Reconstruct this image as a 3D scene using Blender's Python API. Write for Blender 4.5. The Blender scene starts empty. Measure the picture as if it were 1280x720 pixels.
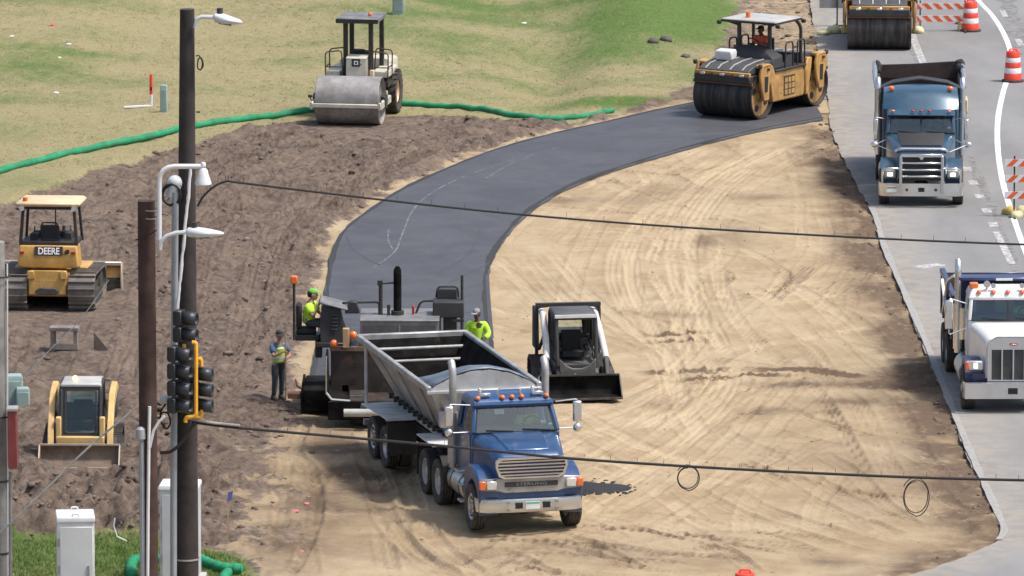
import bpy, bmesh, math, random
import numpy as np
from mathutils import Vector, Matrix

sc = bpy.context.scene
C = sc.collection
PI = math.pi
R = math.radians
random.seed(7)

# ---------------------------------------------------------------- camera
FPX = 10000.0                      # focal length in pixels of a 1280 wide frame
PITCH = R(9.5)
CH = 36.0
CY = -CH / math.tan(PITCH)
cd = bpy.data.cameras.new('camera')
cam = bpy.data.objects.new('camera', cd)
C.objects.link(cam)
cam.location = (0, CY, CH)
cam.rotation_euler = (PI / 2 - PITCH, 0, 0)
cd.sensor_width = 36
cd.lens = FPX / 1280 * 36
cd.clip_start = 1
cd.clip_end = 20000
sc.camera = cam
ST, CT = math.sin(PITCH), math.cos(PITCH)


def ray(px, py):
    a, b = (px - 640) / FPX, (py - 360) / FPX
    return Vector((a, CT - b * ST, -ST - b * CT))


def G(px, py, h=0.0):
    """the point of the place at height h that the photograph shows at px, py"""
    d = ray(px, py)
    t = (CH - h) / -d.z
    return Vector((d.x * t, CY + d.y * t, h))


def P(px, py, y):
    """the point at depth y"""
    d = ray(px, py)
    t = (y - CY) / d.y
    return Vector((d.x * t, y, CH + d.z * t))


# ---------------------------------------------------------------- world and sun
w = bpy.data.worlds.new('World')
sc.world = w
w.use_nodes = True
nt = w.node_tree
bg = nt.nodes['Background']
sky = nt.nodes.new('ShaderNodeTexSky')
sky.sky_type = 'NISHITA'
sky.sun_disc = False
SUN = Vector((0.70, -0.20, 0.0)).normalized() * math.cos(R(62)) + Vector((0, 0, math.sin(R(62))))
sky.sun_elevation = R(62)
sky.sun_rotation = math.atan2(SUN.x, SUN.y)
sky.dust_density = 4.0
sky.air_density = 1.0
nt.links.new(sky.outputs[0], bg.inputs[0])
bg.inputs[1].default_value = 0.118
sd = bpy.data.lights.new('sun', 'SUN')
sun = bpy.data.objects.new('sun', sd)
C.objects.link(sun)
sd.energy = 2.4
sd.angle = R(7)
sd.color = (1, .965, .92)
sun.rotation_euler = SUN.to_track_quat('Z', 'Y').to_euler()
sun.location = (60, -40, 90)
vs = sc.view_settings
vs.view_transform = 'Standard'
vs.look = 'None'
vs.gamma = 1
vs.use_curve_mapping = False
vs.exposure = 0.58
sc.cycles.max_bounces = 6
sc.cycles.diffuse_bounces = 3
sc.cycles.glossy_bounces = 3
sc.cycles.transparent_max_bounces = 10
sc.cycles.use_denoising = True


# ---------------------------------------------------------------- materials
def lin(r, g, b):
    f = lambda c: (c / 255 / 12.92) if c / 255 <= .04045 else ((c / 255 + .055) / 1.055) ** 2.4
    return (f(r), f(g), f(b))


class NB:
    """a little node builder"""
    def __init__(s, name):
        s.m = bpy.data.materials.new(name)
        s.m.use_nodes = True
        s.t = s.m.node_tree
        s.b = s.t.nodes['Principled BSDF']
        s.co = s.t.nodes.new('ShaderNodeTexCoord')

    def n(s, k, **kw):
        x = s.t.nodes.new(k)
        for a, v in kw.items():
            setattr(x, a, v)
        return x

    def put(s, sock, v):
        if isinstance(v, (int, float)):
            sock.default_value = v
        elif isinstance(v, tuple):
            sock.default_value = v + (1,) if len(v) == 3 and sock.type == 'RGBA' else v
        else:
            s.t.links.new(v, sock)

    def noise(s, scale, detail=4, rough=.6, vec=None, stretch=None, dist=0):
        v = vec if vec is not None else s.co.outputs['Object']
        if stretch:
            mp = s.n('ShaderNodeMapping')
            mp.inputs['Scale'].default_value = stretch
            s.put(mp.inputs[0], v)
            v = mp.outputs[0]
        x = s.n('ShaderNodeTexNoise')
        s.put(x.inputs['Vector'], v)
        x.inputs['Scale'].default_value = scale
        x.inputs['Detail'].default_value = detail
        x.inputs['Roughness'].default_value = rough
        x.inputs['Distortion'].default_value = dist
        return x.outputs['Fac']

    def ramp(s, v, a, b, lo=0.0, hi=1.0):
        x = s.n('ShaderNodeMapRange', interpolation_type='SMOOTHSTEP')
        s.put(x.inputs['Value'], v)
        x.inputs['From Min'].default_value = a
        x.inputs['From Max'].default_value = b
        x.inputs['To Min'].default_value = lo
        x.inputs['To Max'].default_value = hi
        return x.outputs[0]

    def mix(s, f, a, b, mode='MIX'):
        x = s.n('ShaderNodeMix', data_type='RGBA', blend_type=mode)
        s.put(x.inputs[0], f)
        s.put(x.inputs[6], a)
        s.put(x.inputs[7], b)
        return x.outputs[2]

    def math(s, op, a, b=0.0, c=0.0):
        x = s.n('ShaderNodeMath', operation=op)
        s.put(x.inputs[0], a)
        s.put(x.inputs[1], b)
        s.put(x.inputs[2], c)
        return x.outputs[0]

    def attr(s, name):
        return s.n('ShaderNodeAttribute', attribute_name=name)

    def bump(s, h, strength=.5, dist=.02):
        x = s.n('ShaderNodeBump')
        s.put(x.inputs['Height'], h)
        x.inputs['Strength'].default_value = strength
        x.inputs['Distance'].default_value = dist
        s.put(s.b.inputs['Normal'], x.outputs[0])

    def out(s, col=None, rough=None, metal=None):
        if col is not None:
            s.put(s.b.inputs['Base Color'], col)
        if rough is not None:
            s.put(s.b.inputs['Roughness'], rough)
        if metal is not None:
            s.put(s.b.inputs['Metallic'], metal)
        return s.m


def pm(name, col, rough=.5, metal=0.0, var=.12, dust=0.0, dcol=(.30, .24, .17), low=1.3, coat=0.0, bump=0.0, bs=30, spec=None, rust=0.0):
    """painted or bare surface with uneven tone, dust that gathers low down, and rust blotches"""
    k = NB(name)
    a = k.noise(2.3, 5)
    c = k.mix(k.ramp(a, .3, .7), tuple(x * (1 - var) for x in col), tuple(min(1, x * (1 + var)) for x in col))
    r = rough
    if rust:
        q = k.ramp(k.noise(5.5, 8, .7), .62 - rust * .3, .75 - rust * .3)
        c = k.mix(q, c, k.mix(k.noise(30), (.10, .045, .02), (.05, .03, .022)))
        r = k.ramp(q, 0, 1, rough, .85)
    if dust:
        z = k.n('ShaderNodeSeparateXYZ')
        k.put(z.inputs[0], k.co.outputs['Object'])
        f = k.math('MULTIPLY', k.ramp(z.outputs[2], 0.0, low, 1.0, .25), k.ramp(k.noise(6, 7, .7), .25, .75))
        f = k.math('MULTIPLY', f, dust)
        c = k.mix(f, c, dcol)
    if bump:
        k.bump(k.noise(bs, 5), bump, .01)
    if coat:
        k.b.inputs['Coat Weight'].default_value = coat
        k.b.inputs['Coat Roughness'].default_value = .12
    if spec is not None:
        k.b.inputs['Specular IOR Level'].default_value = spec
    return k.out(c, r, metal)


def glassm(name, tint=(.25, .3, .29), rough=.04, ior=1.5):
    k = NB(name)
    tr = k.n('ShaderNodeBsdfTransparent')
    tr.inputs[0].default_value = tint + (1,)
    gl = k.n('ShaderNodeBsdfGlossy')
    gl.inputs['Roughness'].default_value = rough
    gl.inputs[0].default_value = (.9, .95, 1, 1)
    fr = k.n('ShaderNodeFresnel')
    fr.inputs[0].default_value = ior
    mx = k.n('ShaderNodeMixShader')
    k.put(mx.inputs[0], k.math('ADD', fr.outputs[0], .04))
    k.put(mx.inputs[1], tr.outputs[0])
    k.put(mx.inputs[2], gl.outputs[0])
    k.put(k.t.nodes['Material Output'].inputs[0], mx.outputs[0])
    return k.m


def lampm(name, col, e, base=None):
    k = NB(name)
    k.b.inputs['Emission Color'].default_value = col + (1,)
    k.b.inputs['Emission Strength'].default_value = e
    return k.out(base or col, .25)


M = {}


# ---------------------------------------------------------------- mesh builder
def V(*a):
    return Vector(a)


class MB:
    def __init__(s):
        s.bm = bmesh.new()
        s.mi = 0
        s.xf = None

    def face(s, vs):
        try:
            f = s.bm.faces.new(vs)
            f.material_index = s.mi
            return f
        except ValueError:
            return None

    def v(s, p):
        p = Vector(p)
        return s.bm.verts.new(s.xf @ p if s.xf else p)

    def loft(s, rings, cap=True, closed=True):
        rs = [[s.v(p) for p in r] for r in rings]
        n = len(rs[0])
        for a, b in zip(rs, rs[1:]):
            for i in range(n if closed else n - 1):
                j = (i + 1) % n
                s.face((a[i], a[j], b[j], b[i]))
        if cap and closed:
            s.face(rs[0][::-1])
            s.face(rs[-1])
        return s

    def box(s, x0, x1, y0, y1, z0, z1):
        return s.loft([[(x0, y0, z), (x1, y0, z), (x1, y1, z), (x0, y1, z)] for z in (z0, z1)])

    def bar(s, a, b, wx, wz=None, up=(0, 0, 1)):
        """square bar from a to b"""
        a, b = Vector(a), Vector(b)
        wz = wz or wx
        d = (b - a).normalized()
        u = Vector(up)
        if abs(d.dot(u)) > .99:
            u = Vector((0, 1, 0))
        x = d.cross(u).normalized() * wx / 2
        z = x.cross(d).normalized() * wz / 2
        return s.loft([[p + x + z, p - x + z, p - x - z, p + x - z] for p in (a, b)])

    def prism(s, poly, axis, a0, a1):
        def q(p, t):
            return {'x': (t, p[0], p[1]), 'y': (p[0], t, p[1]), 'z': (p[0], p[1], t)}[axis]
        return s.loft([[q(p, t) for p in poly] for t in (a0, a1)])

    def ring(s, c, d, r, n, ry=None):
        d = Vector(d).normalized()
        u = Vector((0, 0, 1)) if abs(d.z) < .9 else Vector((0, 1, 0))
        x = d.cross(u).normalized()
        y = x.cross(d).normalized()
        return [Vector(c) + x * r * math.cos(2 * PI * i / n) + y * (ry or r) * math.sin(2 * PI * i / n) for i in range(n)]

    def cyl(s, a, b, r0, r1=None, n=16, cap=True):
        a, b = Vector(a), Vector(b)
        d = b - a
        return s.loft([s.ring(a, d, r0, n), s.ring(b, d, r0 if r1 is None else r1, n)], cap)

    def tube(s, pts, r, n=8, bend=0):
        pts = [Vector(p) for p in pts]
        if bend:
            q = [pts[0]]
            for a, b, c in zip(pts, pts[1:], pts[2:]):
                l = min(bend, (a - b).length * .49, (c - b).length * .49)
                p0, p1 = b + (a - b).normalized() * l, b + (c - b).normalized() * l
                for i in range(5):
                    t = i / 4
                    q.append(p0 * (1 - t) ** 2 + b * 2 * t * (1 - t) + p1 * t * t)
            q.append(pts[-1])
            pts = q
        rings = []
        x = None
        for i, p in enumerate(pts):
            d = (pts[min(i + 1, len(pts) - 1)] - pts[max(i - 1, 0)]).normalized()
            if x is None:
                u = Vector((0, 0, 1)) if abs(d.z) < .9 else Vector((0, 1, 0))
                x = d.cross(u).normalized()
            x = (x - d * x.dot(d)).normalized()
            y = d.cross(x)
            rr = r[i] if isinstance(r, (list, tuple)) else r
            rings.append([p + x * rr * math.cos(2 * PI * k / n) + y * rr * math.sin(2 * PI * k / n) for k in range(n)])
        return s.loft(rings)

    def lathe(s, prof, c, axis, n=28, cap=True):
        """prof: (radius, distance along the axis)"""
        c, d = Vector(c), Vector(axis).normalized()
        return s.loft([s.ring(c + d * t, d, max(r, 1e-4), n) for r, t in prof], cap)

    def ball(s, c, r, n=12, m=8):
        r = r if isinstance(r, tuple) else (r, r, r)
        c = Vector(c)
        return s.loft([[c + Vector((r[0] * math.sin(t) * math.cos(2 * PI * i / n), r[1] * math.sin(t) * math.sin(2 * PI * i / n), -r[2] * math.cos(t))) for i in range(n)]
                       for t in [PI * (.03 + .94 * j / m) for j in range(m + 1)]])

    def poly(s, pts):
        s.face([s.v(p) for p in pts])
        return s

    def sheet(s, pts, th):
        """a thin plate: polygon pts given thickness th along its normal"""
        p = [Vector(q) for q in pts]
        nrm = (p[1] - p[0]).cross(p[2] - p[0]).normalized() * th / 2
        return s.loft([[q - nrm for q in p], [q + nrm for q in p]])

    def build(s, name, mats, parent=None, bevel=0, seg=1, ang=38, recalc=True, sub=0, merge=False):
        if merge:
            bmesh.ops.remove_doubles(s.bm, verts=s.bm.verts, dist=1e-4)
        if recalc:
            bmesh.ops.recalc_face_normals(s.bm, faces=s.bm.faces)
        me = bpy.data.meshes.new(name)
        s.bm.to_mesh(me)
        s.bm.free()
        o = bpy.data.objects.new(name, me)
        C.objects.link(o)
        for m in (mats if isinstance(mats, (list, tuple)) else [mats]):
            me.materials.append(M[m] if isinstance(m, str) else m)
        me.polygons.foreach_set('use_smooth', [True] * len(me.polygons))
        me.set_sharp_from_angle(angle=R(ang))
        if bevel:
            b = o.modifiers.new('bevel', 'BEVEL')
            b.width = bevel
            b.segments = seg
            b.limit_method = 'ANGLE'
            b.angle_limit = R(40)
            b.harden_normals = False
        if sub:
            b = o.modifiers.new('sub', 'SUBSURF')
            b.levels = b.render_levels = sub
        if parent:
            o.parent = parent
        return o


def tag(o, label=None, cat=None, group=None, kind=None):
    if label:
        o['label'] = label
    if cat:
        o['category'] = cat
    if group:
        o['group'] = group
    if kind:
        o['kind'] = kind
    return o


def empty(name, loc=(0, 0, 0), rz=0, parent=None):
    o = bpy.data.objects.new(name, None)
    o.empty_display_size = .2
    C.objects.link(o)
    o.location = loc
    o.rotation_euler = (0, 0, rz)
    if parent:
        o.parent = parent
    return o


def vehicle(name, px, py, a, label, cat, group=None, dz=0):
    """an Empty on the ground at px, py whose +Y points a degrees off straight towards the camera"""
    p = G(px, py)
    p.z = dz
    return tag(empty(name, p, PI + R(a)), label, cat, group)


def copy_tree(o, parent=None):
    c = o.copy()
    C.objects.link(c)
    if parent:
        c.parent = parent
    for ch in [x for x in C.objects if x.parent == o]:
        copy_tree(ch, c)
    return c


def text_mesh(txt, size, mat, name, parent, loc, rot, extrude=.004, bold=0.0, sx=1.0):
    cu = bpy.data.curves.new(name, 'FONT')
    cu.body = txt
    cu.size = size
    cu.extrude = extrude
    cu.offset = bold
    cu.align_x = 'CENTER'
    cu.align_y = 'CENTER'
    t = bpy.data.objects.new(name, cu)
    C.objects.link(t)
    dg = bpy.context.evaluated_depsgraph_get()
    me = bpy.data.meshes.new_from_object(t.evaluated_get(dg))
    bpy.data.objects.remove(t)
    o = bpy.data.objects.new(name, me)
    C.objects.link(o)
    me.materials.clear()
    me.materials.append(M[mat])
    me.transform(Matrix.Translation(loc) @ rot.to_4x4() @ Matrix.Diagonal((sx, 1, 1, 1)))
    o.parent = parent
    return o


def FRONT():
    """text facing +Y of its thing"""
    return Matrix.Rotation(PI, 3, 'Z') @ Matrix.Rotation(PI / 2, 3, 'X')


def BACK():
    return Matrix.Rotation(PI / 2, 3, 'X')
# ================================================================ the ground
def crv(pts, n=10):
    """Catmull-Rom through a list of points"""
    p = [np.array(q, float) for q in pts]
    p = [2 * p[0] - p[1]] + p + [2 * p[-1] - p[-2]]
    out = []
    for a, b, c, d in zip(p, p[1:], p[2:], p[3:]):
        for i in range(n):
            t = i / n
            out.append(.5 * (2 * b + (c - a) * t + (2 * a - 5 * b + 4 * c - d) * t * t + (3 * b - a - 3 * c + d) * t ** 3))
    out.append(p[-2])
    return np.array(out)


def gp(pts):
    return np.array([G(x, y)[:2] for x, y in pts])


rng = np.random.default_rng(11)


def vnoise(X, Y, s, seed):
    r = np.random.default_rng(seed)
    T = r.random((256, 256))
    x, y = X / s + 1000.3, Y / s + 1000.7
    i, j = np.floor(x).astype(int), np.floor(y).astype(int)
    fx, fy = x - i, y - j
    fx, fy = fx * fx * (3 - 2 * fx), fy * fy * (3 - 2 * fy)
    a, b = T[i % 256, j % 256], T[(i + 1) % 256, j % 256]
    c, d = T[i % 256, (j + 1) % 256], T[(i + 1) % 256, (j + 1) % 256]
    return (a * (1 - fx) + b * fx) * (1 - fy) + (c * (1 - fx) + d * fx) * fy - .5


def fbm(X, Y, s, seed, o=4, g=.5):
    t, a = 0, 1
    for k in range(o):
        t = t + a * vnoise(X, Y, s / 2 ** k, seed + k)
        a *= g
    return t


def sdist(X, Y, poly):
    """distance to a closed outline, positive inside"""
    d = np.full(X.shape, 1e9)
    ins = np.zeros(X.shape, bool)
    n = len(poly)
    for k in range(n):
        a, b = poly[k], poly[(k + 1) % n]
        e = b - a
        L = e @ e + 1e-12
        t = np.clip(((X - a[0]) * e[0] + (Y - a[1]) * e[1]) / L, 0, 1)
        d = np.minimum(d, (X - a[0] - t * e[0]) ** 2 + (Y - a[1] - t * e[1]) ** 2)
        c = ((a[1] > Y) != (b[1] > Y))
        if a[1] != b[1]:
            ins ^= c & (X < (b[0] - a[0]) * (Y - a[1]) / (b[1] - a[1]) + a[0])
    d = np.sqrt(d)
    return np.where(ins, d, -d)


def coarse(poly, st=4):
    """the same on every fourth line of the grid, filled in between"""
    ii = np.unique(np.concatenate([np.arange(0, len(ax), st), [len(ax) - 1]]))
    jj = np.unique(np.concatenate([np.arange(0, len(ay), st), [len(ay) - 1]]))
    d = sdist(X[np.ix_(ii, jj)], Y[np.ix_(ii, jj)], poly)
    e = np.empty((len(ax), len(jj)))
    for k in range(len(jj)):
        e[:, k] = np.interp(ax, ax[ii], d[:, k])
    o = np.empty(X.shape)
    for k in range(len(ax)):
        o[k] = np.interp(ay, ay[jj], e[k])
    return o


def sstep(a, b, x):
    t = np.clip((x - a) / (b - a), 0, 1)
    return t * t * (3 - 2 * t)


# outlines read off the photograph and laid on the ground
MAT_L = crv([(384, 512), (388, 470), (397, 425), (406, 365), (414, 318), (430, 287), (468, 258), (505, 235), (560, 210), (620, 187), (685, 169), (760, 152), (820, 138), (880, 126), (960, 113), (1010, 107)], 8)
MAT_R = crv([(622, 512), (620, 470), (617, 430), (612, 395), (609, 360), (616, 325), (637, 292), (666, 263), (722, 231), (800, 204), (880, 181), (960, 162), (1032, 149)], 8)
ROAD_L = crv([(1008, -60), (1012, 0), (1022, 60), (1034, 120), (1040, 165), (1062, 215), (1087, 262), (1102, 310), (1128, 370), (1155, 435), (1183, 505), (1212, 575), (1238, 630), (1250, 662)], 8)
BELL = crv([(1250, 662), (1246, 676), (1215, 690), (1175, 706), (1120, 724), (1040, 745), (900, 775), (700, 805)], 8)
gMAT = np.concatenate([gp(MAT_L), gp(MAT_R)[::-1]])
gROAD = np.concatenate([gp(ROAD_L), gp(BELL), np.array([[-6, -75], [60, -75], [60, 300], [16.2, 300]])])
gSAND = np.concatenate([gp(crv([(1034, 130), (900, 165), (750, 190), (640, 230), (560, 300), (400, 420), (378, 515), (345, 560), (322, 640), (300, 700), (270, 745)], 6)), np.array([[-9, -60], [40, -60], [40, 30]])])
gGRASS = np.concatenate([gp(crv([(-220, 330), (-90, 285), (0, 256), (62, 232), (150, 203), (240, 178), (330, 159), (400, 150), (470, 147), (560, 146), (650, 153), (705, 156), (760, 146), (830, 124), (868, 104), (892, 70), (906, 40), (925, 0), (950, -60)], 6)), np.array([[6.5, 420], [-200, 420], [-200, -5]])])
gLAWN = np.concatenate([gp(crv([(-200, 660), (0, 672), (100, 670), (165, 668), (230, 678), (285, 690), (312, 703), (318, 720), (300, 760)], 6)), np.array([[-12, -75], [-60, -75]])])


def axis(a, b, d, far, g=1.12):
    c = list(np.arange(a, b + d / 2, d))
    s, lo, hi = d, c[0], c[-1]
    L, Rr = [], []
    while hi < far:
        s *= g
        lo -= s
        hi += s
        L.append(lo)
        Rr.append(hi)
    return np.array(L[::-1] + c + Rr)


GX0, GX1, GDX = -19.0, 19.0, .055
GY0, GY1, GDY = -42.0, 64.0, .09
ax, ay = axis(GX0, GX1, GDX, 330), axis(GY0, GY1, GDY, 330)
X, Y = np.meshgrid(ax, ay, indexing='ij')
# the pixel at which each ground point shows, used as a handle for patches on the ground
DX, DY, DZ = X, Y - CY, -CH
zf = np.maximum(DY * CT - DZ * ST, 1)
PX = 640 + FPX * DX / zf
PY = 360 - FPX * (DY * ST + DZ * CT) / zf

e1 = fbm(X, Y, .9, 3, 4) * .45
sMAT = coarse(gMAT)
sROAD = coarse(gROAD)
sSAND = np.maximum(coarse(gSAND), sMAT + .3)
sGRASS = coarse(gGRASS)
sLAWN = coarse(gLAWN)
fringe = sstep(-.55, -.05, sMAT + e1 * .5)                         # the sand bed shows beside the mat
softl = 1 + 2.2 * sstep(500, 640, PY) * sstep(520, 380, PX)
wS = np.maximum(sstep(-.6, .6, sSAND / softl + e1 * 1.6), fringe * .62)
wG = np.maximum(sstep(-.35, .35, sGRASS + e1 * .9), sstep(-.3, .3, sLAWN + e1 * .8))
near_road = sstep(7.0, .5, -sROAD) * (PY < 165) * (PX > 850)
wS = np.maximum(wS * (1 - wG), near_road * .55 * (1 - wG))
wD = np.clip(1 - wG - wS, 0, 1)


def blobs(L):
    t = np.zeros(X.shape)
    for x, y, rx, ry, k in L:
        t += k * np.exp(-(((PX - x) / rx) ** 2 + ((PY - y) / ry) ** 2))
    return t


# how green the grass grows, patch by patch
green = blobs([(840, 25, 95, 38, 1.5), (760, 60, 60, 18, .55), (900, 95, 60, 9, .7), (800, 128, 90, 7, .75), (700, 135, 60, 8, .45),
               (60, 8, 130, 16, .6), (95, 75, 60, 18, .55), (20, 95, 60, 14, .4), (560, 10, 60, 14, .35), (640, 22, 80, 14, .35), (560, 65, 40, 10, .3),
               (560, 115, 50, 10, .3), (480, 40, 40, 9, .35), (330, 5, 90, 6, .4), (660, 110, 60, 20, .2), (40, 690, 60, 20, .8), (150, 695, 60, 22, 1.0), (280, 705, 40, 18, .7)])
green += fbm(X, Y, 9, 31, 4) * .55 + fbm(X, Y, 2.2, 37, 3) * .25 - blobs([(30, 40, 40, 6, .5), (110, 62, 22, 4, .5), (90, 140, 90, 12, .35), (300, 130, 120, 14, .25), (790, 118, 60, 4, .8), (860, 106, 60, 3, .7), (100, 655, 60, 8, .8), (700, 30, 30, 9, .35)])
# mower and tyre swaths across the grass
green += .16 * np.sin((X * .35 + Y) * 1.1 + fbm(X, Y, 6, 41, 2) * 4)

# ---- tracks pressed into the sand and the soil
H = np.zeros(X.shape)
lite = np.zeros(X.shape)
i0, j0 = int(np.searchsorted(ax, GX0 - 1e-6)), int(np.searchsorted(ay, GY0 - 1e-6))
ni, nj = int(round((GX1 - GX0) / GDX)) + 1, int(round((GY1 - GY0) / GDY)) + 1


def track(pts, hw, depth, tone, lug=.0, both=0.0, soft=.05, ribs=2.0):
    """press a rut along a line on the ground; both = the distance between two wheels"""
    pts = np.array(pts)
    seg = np.hypot(*(pts[1:] - pts[:-1]).T)
    s = np.concatenate([[0], np.cumsum(seg)])
    n = max(3, int(s[-1] / .09))
    t = np.linspace(0, s[-1], n)
    q = np.stack([np.interp(t, s, pts[:, 0]), np.interp(t, s, pts[:, 1])], 1)
    d = np.gradient(q, axis=0)
    d /= np.hypot(d[:, 0], d[:, 1])[:, None] + 1e-9
    nrm = np.stack([-d[:, 1], d[:, 0]], 1)
    for off in ((-both / 2, both / 2) if both else (0,)):
        c = q + nrm * off
        r = hw + .2
        wi, wj = int(r / GDX) + 1, int(r / GDY) + 1
        a0, a1 = int((c[:, 0].min() - GX0) / GDX) - wi, int((c[:, 0].max() - GX0) / GDX) + wi + 1
        b0, b1 = int((c[:, 1].min() - GY0) / GDY) - wj, int((c[:, 1].max() - GY0) / GDY) + wj + 1
        a0, a1, b0, b1 = max(a0, 0), min(a1, ni), max(b0, 0), min(b1, nj)
        if a0 >= a1 or b0 >= b1:
            continue
        D = np.full((a1 - a0, b1 - b0), 9.0)
        S = np.zeros(D.shape)
        for k in range(n):
            a, b = int((c[k, 0] - GX0) / GDX), int((c[k, 1] - GY0) / GDY)
            u0, u1, v0, v1 = max(a - wi, a0), min(a + wi + 1, a1), max(b - wj, b0), min(b + wj + 1, b1)
            if u0 >= u1 or v0 >= v1:
                continue
            gx = GX0 + GDX * np.arange(u0, u1)[:, None] - c[k, 0]
            gy = GY0 + GDY * np.arange(v0, v1)[None, :] - c[k, 1]
            dd = np.sqrt(gx * gx + gy * gy)
            W = D[u0 - a0:u1 - a0, v0 - b0:v1 - b0]
            m = dd < W
            W[m] = dd[m]
            S[u0 - a0:u1 - a0, v0 - b0:v1 - b0][m] = t[k]
        ins = sstep(hw + soft, hw - soft * .3, D)
        rim = np.exp(-((D - hw - .06) / .05) ** 2)
        fade = sstep(0, 1.5, S) * sstep(s[-1] + .01, s[-1] - 1.5, S)
        brk = np.clip(.8 + 1.3 * fbm(S + off * 3, D * 2, 2.5, int(1000 * abs(c[0, 0])) % 997, 3), 0, 1.2)
        l = 1 + lug * np.sin(S * 2 * PI / .30)
        rb = .72 + .5 * np.cos(2 * PI * ribs * D / max(hw, .05))
        sl = (slice(i0 + a0, i0 + a1), slice(j0 + b0, j0 + b1))
        H[sl] += (-depth * ins * l * rb + depth * .9 * rim) * fade * brk
        lite[sl] += (tone * ins * rb * (1 + lug * .5 * np.sin(S * 2 * PI / .30)) - .16 * rim) * fade * brk


pxl = lambda pts, n=8: gp(crv(pts, n))
# pale swept bands
track(pxl([(1005, 178), (935, 208), (878, 255), (852, 315), (866, 375), (892, 430), (905, 470), (870, 520), (800, 560)]), .42, .022, .5, .2, 0)
track(pxl([(960, 190), (880, 225), (800, 280), (775, 340), (800, 400), (835, 455), (840, 500), (790, 540)]), .36, .022, .45, .2, 0)
track(pxl([(640, 320), (700, 370), (760, 420), (800, 440)]), .3, .02, .35, .2, 1.4)
track(pxl([(1080, 330), (990, 340), (900, 330), (800, 305), (700, 300), (640, 305)]), .25, .015, .25, .2, 1.9)
track(pxl([(930, 180), (840, 232), (790, 270), (760, 330), (745, 400)]), .26, .02, .3, .3, 1.7)
track(pxl([(1160, 520), (1090, 470), (1040, 420), (1000, 380), (950, 350)]), .28, .025, .4, .2, 1.2)
track(pxl([(1130, 430), (1085, 395), (1040, 375), (990, 372)]), .26, .025, .35, .3, 1.0)
track(pxl([(680, 600), (760, 570), (850, 520), (930, 480), (1000, 455)]), .3, .02, .3, .2, 2.1)
track(pxl([(690, 540), (780, 520), (850, 500), (900, 470)]), .25, .02, .3, .3, 1.6)
# the tyre lines that cross the lower right corner
track(pxl([(875, 600), (950, 640), (1030, 665), (1120, 690)]), .18, .04, -.45, .2, .8)
track(pxl([(930, 560), (1000, 600), (1080, 640), (1160, 668)]), .16, .035, -.4, .2, .9)
track(pxl([(850, 575), (940, 585), (1060, 612), (1200, 625)]), .16, .03, -.5)
track(pxl([(1060, 560), (1110, 590), (1150, 630), (1190, 655)]), .2, .03, -.3, .3, 1.6)
track(pxl([(730, 700), (830, 680), (940, 672), (1080, 684)]), .22, .03, -.4, .3, 1.5)
track(pxl([(560, 715), (700, 690), (820, 700), (960, 705)]), .2, .03, -.35, .3, 1.8)
track(pxl([(640, 668), (700, 690), (760, 720)]), .16, .05, -.25, .3, 2.0)
track(pxl([(600, 668), (660, 690), (740, 708), (830, 716)]), .16, .05, -.3, .2, 2.0)
track(pxl([(760, 640), (810, 660), (860, 690), (900, 720)]), .17, .04, -.25, .3, 1.9)
# wheel lines behind and below the truck
track(pxl([(470, 560), (490, 600), (505, 650), (540, 690), (590, 725)]), .24, .05, .2, .35, .75)
track(pxl([(452, 530), (480, 585), (505, 625)]), .26, .02, .4, .5, 0)
track(pxl([(540, 640), (520, 660), (540, 690), (600, 720)]), .2, .05, -.25, .3, .7)
track(pxl([(390, 520), (372, 560), (392, 590), (398, 640), (380, 690), (360, 725)]), .11, .05, -.35)
track(pxl([(385, 520), (365, 560), (352, 610), (350, 660), (330, 700)]), .16, .03, .2, .3, 0)
track(pxl([(480, 560), (440, 610), (430, 660), (440, 720)]), .2, .03, -.2, .3, 1.8)
def family(pts, n, gap, hw, depth, tone, lug=.25):
    """several passes side by side along one curve"""
    q = pxl(pts, 10)
    d = np.gradient(q, axis=0)
    d /= np.hypot(d[:, 0], d[:, 1])[:, None] + 1e-9
    nr = np.stack([-d[:, 1], d[:, 0]], 1)
    for k in range(n):
        o = (k - (n - 1) / 2) * gap + rng.uniform(-.15, .15)
        track(q + nr * (o + .35 * fbm(np.arange(len(q)) * .35, np.zeros(len(q)), 3, 300 + k, 2)[:, None]), hw * rng.uniform(.7, 1.2), depth, tone * rng.uniform(.7, 1.25), lug)


family([(1005, 172), (930, 205), (868, 258), (846, 320), (862, 385), (895, 445)], 4, .75, .20, .02, .6)
family([(650, 312), (690, 360), (745, 410), (800, 452)], 3, .8, .18, .02, .55)
family([(1000, 330), (900, 322), (800, 300), (690, 292)], 3, .9, .15, .015, .45)
family([(640, 650), (720, 600), (820, 545), (900, 490), (925, 450)], 5, .8, .17, .02, .55)
family([(760, 660), (850, 610), (930, 550), (985, 490), (1000, 462)], 4, .8, .16, .02, .5)
family([(1010, 180), (1030, 240), (1040, 310), (1000, 370), (930, 420)], 3, .8, .16, .015, .4)
family([(620, 560), (700, 540), (790, 515), (870, 480), (930, 462)], 4, .7, .15, .015, .45)
family([(1130, 600), (1090, 520), (1060, 480), (1020, 440), (960, 400)], 3, .9, .16, .02, -.4)
family([(520, 720), (640, 695), (760, 700), (900, 712)], 4, .8, .15, .025, -.35)
family([(880, 180), (800, 215), (720, 262), (660, 310)], 3, .8, .15, .012, .4)
family([(600, 720), (680, 670), (790, 650), (900, 670), (1010, 700)], 3, .9, .14, .025, -.4)
rr = random.Random(5)
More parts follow.
